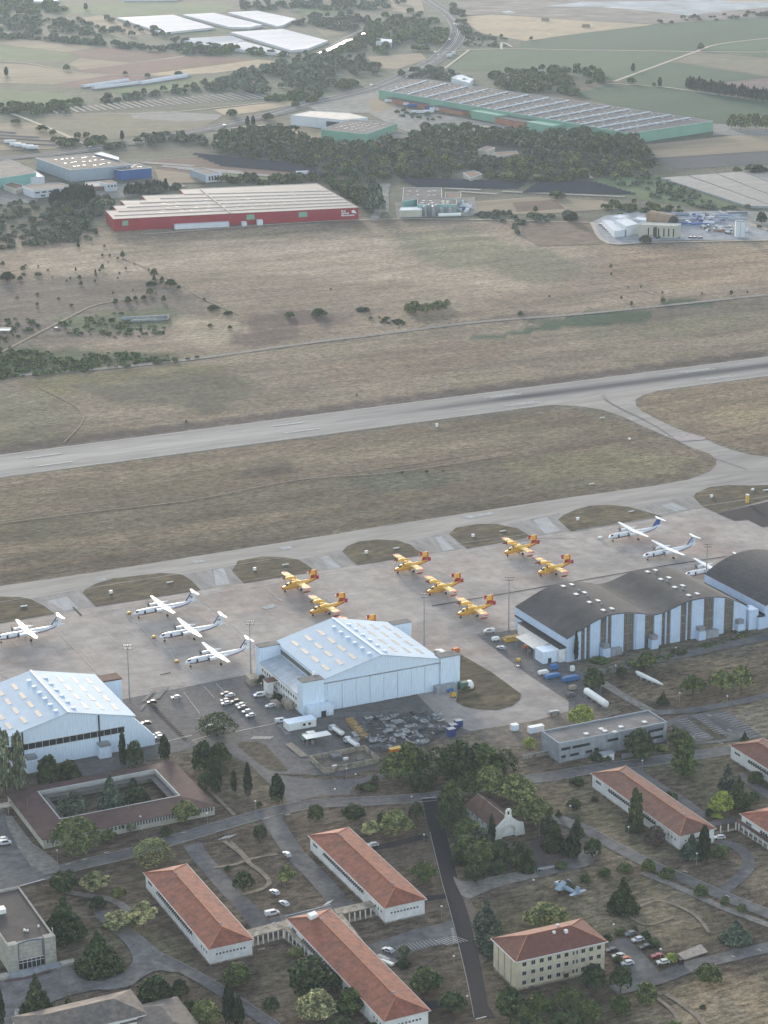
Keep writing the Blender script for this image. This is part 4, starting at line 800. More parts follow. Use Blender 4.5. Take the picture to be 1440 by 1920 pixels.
for x0, x1, y0, y1, hh in ((-9.6,-.02,-.9,4.6,14.6), (W+.02,W+9.2,-.9,4.6,14.6), (-9.6,-.02,46,51,14.4), (W+.02,W+9,46,51,14.4)):
    b = MB(); b.box(x0, x1, y0, y1, 0, hh); t = b.build('door_pocket', white, h2); MB().box(x0-.15, x1+.15, y0-.15, y1+.15, hh+.002, hh+.25).build('cap', gfelt, t)
an = MB(); an.rings([[(-9.55,y,0),(-.03,y,0),(-.03,y,9.6),(-9.55,y,7.6)] for y in (45.9, 4.7)]); a2 = an.build('annex', whitew, h2)
MB().rings([[(-10,y,7.62),(-.03,y,9.62),(-.03,y,9.9),(-10,y,7.9)] for y in (45.9, 4.7)]).build('annex_roof', mat('annex_sheet', (.40,.45,.50), .5, .2, .3, stripe=('Y', 1, .12)), h2)
MB().box(-.2, -.03, 7, 45, 10.6, 13.0).build('window_band', brown, h2); MB().box(-.5,-.03,5,45.5,13.1,13.9).build('gutter', white, h2)
for k in range(15):
    for z in (1.9, 5.2):
        if not (k in (6,7) and z < 3): window(h2, (-9.56, 6.5+k*2.6, z), 1.1, 1.3, 'l')
MB().box(-1.9, -.6, 6, 7.4, 9, 15.5).build('chimney', whitew, h2)
MB().box(-8.6, 2.2, -5.5, -.95, 0, 4.6).build('lean_to', white, h2); MB().box(-3.4,-1.2,-5.6,-5.52,.1,2.6).build('door', dk, h2)
MB().box(-14.5,-9.6,26,31,5.6,6.1).box(-14.3,-11.8,26.2,30.8,0,5.6).build('porch', whitew, h2); MB().box(-14.6,-9.56,25.9,31.1,6.11,6.3).build('porch_roof', brt, h2)
MB().box(-16.5,-12,40,46,0,3.2).build('plant_room', conc, h2); MB().box(-13,-10.2,8,14,0,3).build('plant_room', conc, h2); MB().box(-16.5,-13.6,12,19,0,1.2).box(-15.5,-13.6,22,27,0,1.0).build('ramp', conc, h2)
MB().box(W+9.3,W+12.5,10,16,0,4.5).box(W+.1,W+9,4.7,46,0,.3).build('side_room', cream, h2); MB().box(W-3.5,W+6,-4.6,-1.0,0,3).build('store_box', conc2, h2)
p = P(252,1342,14.2); o1 = (p[0]-UA[0]*W, p[1]-UA[1]*W)
h1, *_ = gable_hangar(o1, 'pale blue white hangar with a long strip of dark windows across its front', 'left')
b = MB(); b.rings([[(W+.02,y,0),(W+8.3,y,0),(W+8.3,y,3.9),(W+.02,y,13)] for y in (5.5, 0)]); b.build('buttress', white, h1)
MB().box(W+.05, W+9, 42, 49, 0, 13.6).build('door_pocket', white, h1); MB().box(W-.2, W+9.2, 41.8, 49.2, 13.61, 14.2).build('cap', brt, h1)
MB().box(38,43,-4,-.05,0,5).build('lean_to', white, h1); MB().box(38.2,42.8,-4.2,-.1,5.0,5.9).build('vent_box', galv, h1)
MB().box(8,13,-5,-.05,0,5).build('lean_to', white, h1); MB().box(8.5,12.5,-4.2,-.1,5.0,6.2).build('vent_box', galv, h1)
# ---- wavy double hangar
o3 = P(1060,1240.5)[:2]; q = P(1405,1180); L3 = math.dist(o3, q[:2])
samp = [(1060,1197),(1081,1184),(1102,1170.5),(1125,1158),(1145,1151.5),(1175,1148),(1205,1150),(1217,1152.5),(1235,1150.5),(1255,1143),(1280,1131),(1300,1124.5),(1330,1120),(1355,1120),(1375,1125),(1400,1136),(1405,1139)]
prof = []
for x, y in samp:
    by = 1240.5+(x-1060)*(1180-1240.5)/345; lx = local(o3, x, by)[0]; prof.append((lx, HZ(x, by, y)-.3))
prof = spline(prof, 4); D3 = 46.5
def pz(x):
    for i in range(len(prof)-1):
        if prof[i][0] <= x <= prof[i+1][0]: t = (x-prof[i][0])/(prof[i+1][0]-prof[i][0]+1e-9); return prof[i][1]*(1-t)+prof[i+1][1]*t
    return prof[0][1] if x < prof[0][0] else prof[-1][1]
blw = mat('blue_white_panels', (.50,.61,.76), .6, .08, .3, stripe=('X', 1.5, .06))
h3 = empty('twin_arch_hangar', (*o3, 0), ANG, 'twin hangar with wavy dark vaulted roof and white and brown upright bays', 'hangar')
w3 = MB(); w3.rings([[(x, y, z) for x, z in prof]+[(prof[-1][0], y, 0), (prof[0][0], y, 0)] for y in (0, D3)]); w3.build('wall', blw, h3)
r3 = MB()
for i in range(len(prof)-1):
    (xa, za), (xb, zb) = prof[i], prof[i+1]; r3.face([(xa,-.7,za+.25),(xb,-.7,zb+.25),(xb,D3+.6,zb+.25),(xa,D3+.6,za+.25)]); r3.face([(xa,-.7,za-.1),(xb,-.7,zb-.1),(xb,-.7,zb+.25),(xa,-.7,za+.25)])
rf3 = r3.build('roof', felt, h3)
bays = [(1060,1087,0),(1088,1094,1),(1094.5,1097,0),(1097.5,1104,1),(1104.5,1122,0),(1126,1135,1),(1135.5,1137,0),(1137.5,1144,1),(1144.5,1167.5,0),(1168,1177,1),(1178,1187,1),(1188,1190,0),(1191,1207.5,0),(1208,1225,1),(1225.5,1239.5,0),(1240,1246,1),(1246.5,1248.5,0),(1249,1256,1),(1256.5,1275,0),(1276,1286,1),(1286.5,1288,0),(1288.5,1295.5,1),(1296,1318.5,0),(1319,1328,1),(1329,1337.5,1),(1338,1342,0),(1342.5,1357.5,0),(1358,1375.5,1),(1376,1400,0)]
for a, b_, k in bays:
    xa, xb = local(o3, a, 1240.5+(a-1060)*(-60.5/345))[0], local(o3, b_, 1240.5+(b_-1060)*(-60.5/345))[0]; d = -.95 if k == 0 else -.3
    n_ = 4; xs = [xa+(xb-xa)*i/n_ for i in range(n_+1)]; mb = MB()
    mb.rings([[(x, y, pz(x)-.15-(0 if k == 0 else .35)) for x in xs]+[(xb, y, 0), (xa, y, 0)] for y in (d, -.02)])
    bo = mb.build('white_bay' if k == 0 else 'glazed_bay', blw if k == 0 else brown, h3)
    if k == 1:
        for z in (4, 8, 12):
            if z < pz(xa)-1: MB().box(xa, xb, d-.08, d-.01, z, z+.18).build('transom', conc, bo)
skm = MB().box(-.85, .85, -1.2, 1.2, 0, .25).mesh('rooflight', mat('lit_rooflight', (.60,.60,.58), .4, .05, 1)); rvm = MB().box(-.4,.4,-.4,.4,0,.8).mesh('roof_vent', conc2)
for px, py in ((1056,1099),(1072,1096),(1080,1114),(1096,1111),(1105,1129),(1121,1126),(1131,1144),(1147,1141),(1214,1072),(1229,1069),(1239,1086),(1254,1083),(1265,1101),(1280,1098),(1291,1116),(1307,1113)):
    z = 15
    for _ in range(6): lx, ly = local(o3, px, py, z); z = pz(lx)+.3
    ob = link('rooflight', skm, rf3, (lx, ly, z-.05)); ob.rotation_euler = (0, -math.atan2(pz(lx+.5)-pz(lx-.5), 1), 0)
for px, py in ((1101,1118),(1127,1133),(1250,1090),(1280,1105),(1229,1075),(1085,1108)):
    z = 15
    for _ in range(6): lx, ly = local(o3, px, py, z); z = pz(lx)+.3
    link('roof_vent', rvm, rf3, (lx, ly, z-.1))
MB().box(-.35, -.02, -.6, D3, 6.5, 7.2).box(-3.2,-.36,-.2,D3-8,6.2,6.5).build('cornice', dk, h3); MB().box(-3.0, -.03, 0, D3-8, 0, 6.2).build('side_wing', whitew, h3)
MB().rings([[(-11,y,4.7),(-3.05,y,6.0),(-3.05,y,6.2),(-11,y,4.9)] for y in (26, 9)]).build('awning', mat('awning_sheet', (.55,.53,.49), .6, .1, .5, stripe=('X', .8, .1)), h3)
for y in (9.3, 14.8, 20.3, 25.7): MB().box(-10.8,-10.5,y,y+.3,0,4.7).build('post', galv, h3)
MB().box(-10.5,-3.05,1.5,8.9,0,5.6).build('store_room', white, h3); MB().box(-8,-6.3,1.4,1.48,.1,2.4).build('door', dk, h3)
for k, (x, y, s) in enumerate(((-8,11,1.3),(-6,13,1.6),(-9,17,1.1),(-5.5,18,1.8),(-8.4,22,1.4),(-6,23.5,1.2))):
    MB().box(x,x+s,y,y+s*1.2,0,s).build('shelf_stack', [yel_p, org_p, conc2][k % 3], h3)
for x in (17,42,67,88):
    t = MB().box(x,x+3.6,-4.2,-1,0,4.2).build('vent_tower', blw, h3); MB().box(x+.3,x+3.3,-3.9,-1,4.21,6.2).build('cowl', galv, t)
MB().box(21,27,-3.6,-1,0,3.2).box(70.5,78,-3.6,-1,0,3.4).build('lean_to', conc2, h3); MB().box(95,100,-2.5,4,0,9.5).build('stair_tower', blw, h3)
# ---- last hangar, single arch
p = P(1434,1135.5,11); o4 = (p[0], p[1]); W4 = 50
pr4 = [(0,10.8),(3,12.6),(7,14.9),(12,17),(18,18.5),(25,19.1),(32,18.5),(38,17),(43,14.9),(47,12.6),(50,10.8)]; pr4 = spline(pr4, 3)
h4 = empty('arch_hangar', (*o4, 0), ANG, 'single vaulted dark roofed hangar at the right picture edge', 'hangar')
MB().rings([[(x, y, z) for x, z in pr4]+[(W4, y, 0), (0, y, 0)] for y in (0, 50)]).build('wall', blw, h4)
r4 = MB()
for i in range(len(pr4)-1):
    (xa, za), (xb, zb) = pr4[i], pr4[i+1]; r4.face([(xa,-.7,za+.25),(xb,-.7,zb+.25),(xb,50.6,zb+.25),(xa,50.6,za+.25)]); r4.face([(xa,-.7,za-.1),(xb,-.7,zb-.1),(xb,-.7,zb+.25),(xa,-.7,za+.25)])
r4.build('roof', mat('streaked_felt', (.045,.044,.048), .85, .28, .2, streak=(0, .12), var2=((.068,.066,.068), .25, .55)), h4)
MB().box(-.35,-.02,-.6,50,6.4,7.1).box(-3.6,-.36,-1,50,6.1,6.4).build('cornice', dk, h4); MB().box(-3.4,-.03,-.6,50,0,6.1).build('side_wing', blw, h4)
# ---- courtyard building
oc = P(82.5,1592)[:2]; Wc, Dc = 66.6, 46.0
cy = empty('courtyard_building', (*oc, 0), ANG, 'low building with brown red roof wrapped round a courtyard of trees', 'building')
ia = local(oc, 112, 1538, 4.6); ib = local(oc, 335, 1490, 4.6); ic = local(oc, 70, 1486, 4.6)
ix0, ix1, iy0, iy1 = ia[0], ib[0], ia[1], ic[1]
wm = MB()
def ring(mb, z0, z1, e=0.0, i=0.0):
    for (x0,x1,y0,y1) in ((-e,Wc+e,-e,iy0+i),(-e,Wc+e,iy1-i,Dc+e),(-e,ix0+i,iy0+i,iy1-i),(ix1-i,Wc+e,iy0+i,iy1-i)): mb.box(x0,x1,y0,y1,z0,z1)
ring(wm, 0, 4.0); wm.build('wall', mat('cream_grey_render', (.40,.38,.32), .9, .2, .3), cy)
rm = MB(); e = .7; zo, zi = 4.05, 5.0; O = [(-e,-e),(Wc+e,-e),(Wc+e,Dc+e),(-e,Dc+e)]; I = [(ix0,iy0),(ix1,iy0),(ix1,iy1),(ix0,iy1)]
for k in range(4):
    a, b_, c, d = O[k], O[(k+1)%4], I[(k+1)%4], I[k]; rm.face([(*a,zo),(*b_,zo),(*c,zi),(*d,zi)]); rm.face([(*a,zo-.2),(*b_,zo-.2),(*b_,zo),(*a,zo)]); rm.face([(*b_,zo-.2),(*a,zo-.2),(*d,zo-.2),(*c,zo-.2)])
rm.build('roof', mat('maroon_roofing', (.075,.046,.042), .9, .2, .2, var2=((.095,.056,.05), .05, .5)), cy)
rimm = MB()
for k in range(4):
    a, b_ = I[k], I[(k+1)%4]; dx, dy = b_[0]-a[0], b_[1]-a[1]; l = math.hypot(dx,dy); nx_, ny_ = -dy/l*.45, dx/l*.45; ex, ey = dx/l*.45, dy/l*.45
    rimm.prism([(a[0],a[1]),(b_[0],b_[1]),(b_[0]+nx_,b_[1]+ny_),(a[0]+nx_,a[1]+ny_)], 3.6+.001*k, 5.12+.002*k)
rimm.build('coping', mat('coping', (.42,.42,.40), .8, .15, .5), cy)
gal = MB(); gal.box(ix0+.5,ix1-.5,iy0+.5,iy0+3.2,2.9,3.1); gal.box(ix0+.5,ix1-.5,iy1-3.2,iy1-.5,2.9,3.1).box(ix0+.5,ix0+3.2,iy0+3.3,iy1-3.3,2.9,3.1).box(ix1-3.2,ix1-.5,iy0+3.3,iy1-3.3,2.9,3.1); gal.build('gallery_roof', mat('gallery_slab', (.14,.13,.125), .9, .2, .4), cy)
for k in range(26):
    if 1 <= k <= 6 or 24 < k: window(cy, (1.3+k*1.15-(.9 if k<7 else 0), 0, 2.7), .6, 1.5, 'f')
for k in range(5): window(cy, (24.5+k*1.5, 0, 2.6), .8, 1.4, 'f')
for k in range(18): window(cy, (34+k*1.12, 0, 2.7), .62, 1.6, 'f')
for k in range(5): window(cy, (61+k*1.1, 0, 2.7), .7, 1.5, 'f')
MB().box(-26,-.8,35,39,2.9,3.3).build('covered_way', conc, cy)
for x in (-20,-14,-8,-3): MB().box(x,x+.3,35.2,35.5,0,2.9).build('post', conc, cy)
for px, py in ((87,1511),(151,1515)):
    pass
for x, y in ((3.2,30),(9.5,12),(36,9.5)): MB().tube((x,y,4.5),(x,y,7.6),.06).build('antenna', galv, cy)
# ---- red roofed blocks
def redblock(px, py, label, L=62.0, W=14.9, H=6.0, roof=None, kind=0, far=False, name='barrack_block'):
    p = P(px, py, H); o = (p[0], p[1])
    if far: o = (o[0]-UB[0]*L, o[1]-UB[1]*L)
    r = empty(name, (*o, 0), ANG, label, 'building')
    MB().box(0, W, 0, L, 0, H-.2).build('wall', whitew, r); MB().box(-.12, W+.12, -.12, L+.12, 0, .5).build('plinth', conc, r)
    mb = MB(); r0, r1 = hip(mb, W, L, H, H+2.75, 7.6); rf = mb.build('roof', roof or redt, r)
    rd = MB(); rd.tube((r0[0],r0[1],r0[2]), (r1[0],r1[1],r1[2]), .22, k=6)
    for c in ((-.6,-.6,H),(W+.6,-.6,H)): rd.tube(c, r0, .16, k=5)
    for c in ((-.6,L+.6,H),(W+.6,L+.6,H)): rd.tube(c, r1, .16, k=5)
    rd.build('ridge_tiles', mat('ridge_tile', (.40,.17,.10), .85, .2, 1), rf)
    MB().box(-.72,-.6,-.7,L+.7,H-.22,H+.02).box(W+.6,W+.72,-.7,L+.7,H-.22,H+.02).box(-.6,W+.6,-.72,-.6,H-.22,H+.02).build('gutter', frame_m, r)
    MB().box(W/2-.3, W/2+.3, 9.0, 9.7, H+2.3, H+3.6).build('roof_vent', conc2, rf)
    MB().box(W/2-.3, W/2+.3, L-11, L-10.4, H+2.3, H+3.3).build('roof_vent', conc2, rf)
    for k in range(9): window(r, (2.4+k*1.22, 0, 3.6), .62, .62, 'f')
    for k in range(4): window(r, (0, L-3.2-k*.95, 3.9), .7, .9, 'l')
    n = 22 if kind == 0 else 17; y0 = L-13; dy = -1.55
    sh = MB(); sh.rings([[(-.8,-.4,-.25),(-.8,.4,-.25),(-.05,.4,.4),(-.05,-.4,.4)], [(-.8,-.4,-.17),(-.8,.4,-.17),(-.05,.4,.48),(-.05,-.4,.48)]]); shm = sh.mesh('sun_shade', dk)
    for k in range(n):
        wi = window(r, (0, y0+k*dy, 3.6), .7, 1.0, 'l'); s_ = link('sun_shade', shm, r, (0, y0+k*dy, 4.2))
    for k in range(3): window(r, (0, 3.0+k*2.2, 3.4), .7, .9, 'l')
    return r, o, W, L
b1 = redblock(393, 1779, 'red tiled white block between the avenue lawn and the garden square road', 62)
b2 = redblock(722, 1702, 'red tiled white block beside the black road, linked by a covered way', 63.3)
b3 = redblock(721, 1914, 'longest red tiled block with trees against its wall, reaching the lower edge', 75, kind=1)
b4 = redblock(1275, 1567, 'faded red tiled block with purple tree and cypress at its wall', 62.2, W=14.6, roof=mat('faded_red_tiles', (.19,.09,.066), .88, .28, .35, stripe=('Y', .45, .2), var2=((.18,.10,.075), .2, .55)))
b5 = redblock(1371, 1397, 'dark red tiled block cut by the right edge below the marked parking', 62, far=True, roof=mat('dark_red_tiles', (.15,.068,.052), .88, .25, .4, stripe=('Y', .45, .2)))
b6 = redblock(1391, 1526, 'red tiled block cut by the right edge behind a pillared walk', 50, far=True)
pp = b3[1]; MB().rings([[(4.6,y,8.0),(7.2,y,8.6),(7.2,y,9.9),(4.6,y,9.4)] for y in (67,69.6)]).build('skylight', mat('white_sheet', (.75,.75,.72), .6, .05, 1), b3[0])
def gallery(label, outline, z, cols, roofm=None, name='covered_walkway'):
    c = [P(*q, z)[:2] for q in outline]; o = c[0]; r = empty(name, (*o, 0), 0, label, 'covered walkway')
    MB().prism([(x-o[0], y-o[1]) for x, y in c], z-.3, z).build('roof', roofm or conc, r)
    cm = MB().box(-.18,.18,-.18,.18,0,z-.3).mesh('column', whitew)
    for (a, b_, n) in cols:
        A_, B_ = P(*a, z), P(*b_, z)
        for k in range(n):
            t = k/(n-1); link('column', cm, r, (A_[0]*(1-t)+B_[0]*t-o[0], A_[1]*(1-t)+B_[1]*t-o[1], 0), ANG)
        d = math.hypot(B_[0]-A_[0], B_[1]-A_[1]); MB().box(0, d, -.1, .1, 0, .8).build('parapet', conc, r, loc=(A_[0]-o[0], A_[1]-o[1], 0), rz=math.atan2(B_[1]-A_[1], B_[0]-A_[0]))
    return r
gallery('weathered covered way between the left red roofed block and the long one', [(460,1744),(547,1722),(557,1733),(598,1784),(588,1788),(533,1741),(471,1757)], 3.4, [((474,1757),(531,1742),7),((534,1743),(586,1787),8)])
gallery('weathered covered way between the long red roof and the middle one', [(625,1704),(697,1688),(707,1698),(653,1711),(641,1712),(694,1781),(684,1783)], 3.4, [((655,1712),(705,1700),6),((697,1785),(645,1717),8)])
gallery('short dark roofed covered way joining two red roofed blocks', [(1331,1541),(1370,1531),(1382,1540),(1335,1550)], 3.2, [((1337,1550),(1380,1541),4)], felt)
gallery('dark roofed pillared walk along the block at the right edge', [(1382,1539),(1391,1534),(1470,1577),(1470,1597),(1440,1579)], 3.2, [((1386,1543),(1468,1594),10)], brt)
# ---- apartment block
oa = P(968,1857)[:2]; ap = empty('apartment_block', (*oa, 0), math.radians(23.6), 'three storey cream apartment block with hipped red brown roof', 'building')
La, Wa = 32.0, 16.4
MB().box(0, La, 0, Wa, 0, 10.4).build('wall', cream, ap)
mb = MB(); r0, r1 = hip(mb, La, Wa, 10.5, 14.0, 8.0, .7); rfa = mb.build('roof', mat('apartment_tiles', (.175,.077,.058), .88, .2, .5, stripe=('X', .45, .2)), ap)
rd = MB(); rd.tube(r0, r1, .2, k=6)
for c, q in (((-.7,-.7,10.5),r0),((La+.7,-.7,10.5),r1),((-.7,Wa+.7,10.5),r0),((La+.7,Wa+.7,10.5),r1)): rd.tube(c, q, .16, k=5)
rd.build('ridge_tiles', MATS['ridge_tile'], rfa)
MB().box(-.85,La+.85,-.9,-.7,10.25,10.55).box(-.9,-.7,-.7,Wa+.7,10.25,10.55).build('gutter', frame_m, ap)
for x, y, s in ((16.5,6.4,.9),(20.4,5.6,1.1),(20,10.4,.8)): MB().box(x,x+s,y,y+s,12.2,14.0).build('chimney', whitew, rfa)
for fr_ in (.055,.155,.25,.34,.44,.53,.61,.65,.72,.81,.90):
    for z in (2.2, 5.5, 8.7):
        sm = fr_ in (.61,.65)
        if fr_ == .53 and z < 3: continue
        wi = window(ap, (fr_*La+1.0, 0, z), .6 if sm else 1.35, 1.35, 'f'); 
MB().box(.53*La+.1,.53*La+1.9,-.12,-.01,0,2.5).build('door', dk, ap); MB().box(.53*La-.4,.53*La+2.4,-1.3,-.01,2.7,2.95).build('canopy', conc, ap)
for y in (3.6,8.2,12.6): MB().box(-.1,-.01,y,y+.35,.4,10).build('downpipe', conc, ap)
MB().box(-.2,La+.2,-.2,Wa+.2,0,.6).build('plinth', conc, ap)
# ---- chapel
oh = P(929,1575.5)[:2]; ch = empty('chapel', (*oh, 0), ANG, 'small white chapel with arched porch and bell gable among trees', 'chapel')
MB().box(.4,10.6,1.2,24,0,4.1).build('wall', whitew, ch)
mb = MB(); mb.face([(-.3,.9,4.0),(5.5,.9,7.6),(5.5,24.6,7.6),(-.3,24.6,4.0)]); mb.face([(5.5,.9,7.6),(11.3,.9,4.0),(11.3,24.6,4.0),(5.5,24.6,7.6)]); mb.face([(.4,24,4.1),(10.6,24,4.1),(5.5,24,7.4)][::-1]); mb.build('roof', brt, ch)
MB().tube((5.5,1,7.62),(5.5,24.6,7.62),.2,k=6).build('ridge_tiles', conc, ch)
arch = [(8.3,0),(8.3,2.4)]+[(5.5+2.8*math.cos(t), 2.4+2.4*math.sin(t)) for t in [math.pi*i/10 for i in range(1, 10)]]+[(2.7,2.4),(2.7,0)]
out = [(0,0),(0,4.2),(1.2,5.2),(4.2,7.7),(4.2,8.6),(6.8,8.6),(6.8,7.7),(9.8,5.4),(11.6,4.8),(12.4,0)]
f = MB(); po = out+arch
for y, rev in ((0, False), (.9, True)): f.face([(x, y, z) for x, z in (po if not rev else po[::-1])])
for i in range(len(po)): a, b_ = po[i], po[(i+1)%len(po)]; f.face([(a[0],0,a[1]),(b_[0],0,b_[1]),(b_[0],.9,b_[1]),(a[0],.9,a[1])][::-1])
fa = f.build('facade', mat('lime_white', (.66,.65,.60), .85, .12, .5), ch)
bc = MB(); bo_ = [(4.5,8.6),(4.5,10.6),(4.9,11.3),(5.5,11.6),(6.1,11.3),(6.5,10.6),(6.5,8.6)]; bi = [(6.0,8.9),(6.0,10.3),(5.5,10.8),(5.0,10.3),(5.0,8.9)]
for i in range(6):
    pass
bc.box(4.4,4.95,.1,.8,8.61,10.4).box(6.05,6.6,.1,.8,8.61,10.4).box(4.4,6.6,.1,.8,10.41,10.8).box(4.8,6.2,.1,.8,10.81,11.3).build('bell_gable', MATS['lime_white'], fa)
MB().ell((5.5,.45,9.5),(.35,.3,.5)).build('bell', dk, fa)
MB().box(2.5,8.5,3.6,3.8,0,4.2).build('porch_wall', whitew, ch); MB().box(4.6,6.4,3.45,3.58,0,2.4).build('door', mat('wood_door', (.16,.09,.05), .7, .2, 1), ch)
for y in (7,11,15,19): window(ch, (.4, y, 2.6), .6, 1.0, 'l')
bp = empty('bell_frame', P(1016,1572), ANG, 'tall open wooden frame of two posts on the chapel forecourt', 'bell frame')
for x in (-1.0, 1.0): MB().tube((x,0,0),(x,0,9.2),.16,k=6).build('post', mat('old_wood', (.22,.16,.11), .9, .3, 2), bp)
for z in (2.2,4.2,6.2,8.6): MB().tube((-1,0,z),(1,0,z),.09,k=5).build('rung', MATS['old_wood'], bp)
# ---- office block
oo = P(1048,1430.5)[:2]; of = empty('office_block', (*oo, 0), ANG, 'long grey flat roofed office block before the brown lot', 'building')
Lo, Wo = 49.8, 14.3
MB().box(0, Lo, 0, Wo, 0, 7.8).build('wall', conc2, of); MB().box(.6, Lo-.6, .6, Wo-.6, 7.81, 7.95).build('roof', gfelt, of)
pa = MB(); pa.box(0,Lo,0,.35,7.8,8.4).box(0,Lo,Wo-.35,Wo,7.8,8.4).box(0,.35,.36,Wo-.36,7.8,8.4).box(Lo-.35,Lo,.36,Wo-.36,7.8,8.4); pa.build('parapet', mat('zinc', (.28,.31,.35), .5, .1, .4), of)
sm_ = MB().box(-.9,.9,-.9,.9,0,.35).mesh('skylight', MATS['lit_rooflight'])
for px, py in ((1099,1376),(1127,1367),(1134,1371),(1164,1363),(1208,1354),(1153,1373)): lx, ly = local(oo, px, py, 8); link('skylight', sm_, of, (lx, ly, 7.96))
for x0, x1, z in ((1,5,5.0),(6,14,5.0),(16,18,2.2),(1,3,1.8),(5,9,1.8),(12,15,1.8),(30,36,5),(41,48,5.2),(43,48,2.0),(22,27,4.8),(33,38,2)):
    mb = MB(); mb.box(x0-.1,x1+.1,-.06,-.01,z-.1,z+1.2); mb.m = 1; mb.box(x0,x1,-.12,-.07,z,z+1.1); mb.build('window', [galv, glass], of)
for x in range(38, 49, 1): MB().box(x, x+.35, -.5, -.01, 6.4, 7.9).build('fin', galv, of)
kb = empty('bus_shelter', P(1131,1429), ANG, 'small white box shelter before the office block beside the avenue', 'shelter'); MB().box(0,5,0,3,0,2.9).build('wall', MATS['white_sheet'] , kb); MB().box(-.3,5.3,-.3,3.3,2.91,3.15).build('roof', conc2, kb)
# ---- flat roofed hall
oq = P(18,1826)[:2]; W5, L5, H5 = 15.8, 40, 9.9; hl = empty('assembly_hall', (*oq, 0), ANG, 'flat roofed stone hall with curved glass porch and wide steps', 'building')
stone = mat('pale_stone', (.38,.36,.31), .9, .22, .5, stripe=('Z', 1.4, .12))
MB().box(0,W5,.9,L5,0,H5-.8).build('wall', stone, hl); MB().box(.5,W5-.5,2.2,L5-.5,H5-.79,H5-.6).build('roof', mat('brown_felt', (.072,.062,.058), .9, .25, .2), hl)
MB().box(0,.5,2.2,L5,H5-.78,H5).box(W5-.5,W5,2.2,L5,H5-.78,H5).box(0,W5,L5+.01,L5+.5,0,H5).build('parapet', stone, hl)
MB().box(-.1,3.1,-.3,2.1,0,H5+.3).build("pier", stone, hl); MB().box(W5-3.6,W5+.1,-.3,2.1,0,H5+.3).build("pier", stone, hl)
pn = MB(); n = 10; xs = [3.2+(W5-3.7-3.2)*i/n for i in range(n+1)]; cv = [1.3*(1-((i-n/2)/(n/2))**2) for i in range(n+1)]
pn.rings([[(xs[i], .6+cv[i], z) for i in range(n+1)]+[(xs[n-i], 2.15, z) for i in range(n+1)] for z in (3.6-.0, H5-.2)]); pn.build('curved_fascia', mat('slate_blue', (.13,.155,.18), .7, .1, .5), hl)
MB().box(3.2,W5-3.7,.3,.85,0,.3).build('threshold', conc, hl)
for k in range(6): MB().box(3.3+k*1.48,3.3+k*1.48+.1,.5,.85,.3,3.5).build('mullion', frame_m, hl)
MB().box(3.2,W5-3.7,.5,.8,2.5,2.62).box(3.2,W5-3.7,.45,.85,3.5,3.62).build('transom', frame_m, hl); MB().box(3.2,W5-3.7,.86,.89,.3,3.5).build('glass_doors', glass, hl)
st = MB()
for k in range(4): st.box(-2+k*.3, W5+2-k*.3, -4.2+k*.7, -.35, k*.17, (k+1)*.17)
st.build('steps', conc2, hl); MB().box(-4,-1,-3.5,-.4,0,1.1).build("planter_wall", stone, hl); MB().box(W5+1,W5+5.5,-3.6,-1.0,0,1.1).build("planter_wall", stone, hl)
for x, y, s in ((8,9,.5),(9,8.2,.4),(8.4,8.4,.35),(13,9.5,.5)): MB().box(x,x+s,y,y+s,H5-.6,H5+.1).build('roof_vent', MATS['white_sheet'], hl)
MB().box(2,6.5,24,27,H5-.6,H5+1).box(2.5,5.5,27.5,29.5,H5-.6,H5+.6).build('air_conditioner', MATS['white_sheet'], hl); MB().box(W5+.05,W5+.2,2.4,3.2,0,H5+1.6).build('roof_ladder', galv, hl)
# ---- grey tiled buildings at the lower edge
p = P(243,1857,6); ob_ = (p[0]-UA[0]*38-UB[0]*16.2, p[1]-UA[1]*38-UB[1]*16.2); gb = empty('grey_roof_building', (*ob_, 0), ANG, 'white building with grey tiled hipped roof at the lower left edge', 'building')
MB().box(0,38,0,16.2,0,5.8).build('wall', whitew, gb); mb = MB(); r0, r1 = hip(mb, 38, 16.2, 6, 9.2, 8, .6); mb.build('roof', grt, gb)
for k in range(7): window(gb, (3+k*5.2, 0, 3.4), 1.6, 1.1, 'f')
MB().box(-.75,38.75,-.8,-.6,5.8,6.05).build('gutter', frame_m, gb)
p = P(330,1870,5); og = (p[0]-UA[0]*15-UB[0]*26, p[1]-UA[1]*15-UB[1]*26); gc = empty('grey_roof_wing', (*og, 0), ANG, 'grey tiled wing with hipped roof cut by the lower edge', 'building')
MB().box(0,15,0,26,0,4.8).build('wall', whitew, gc); mb = MB(); hip(mb, 15, 26, 5, 7.7, 7.4, .6); mb.build('roof', mat('grey_tiles_b', (.16,.14,.125), .9, .3, .5, stripe=('Y', .45, .25)), gc)
MB().box(-6,-.7,18,25,0,4.6).build('link_block', whitew, gc); MB().box(-6,-.7,17.8,25.2,4.61,4.9).build('link_roof', grt, gc)
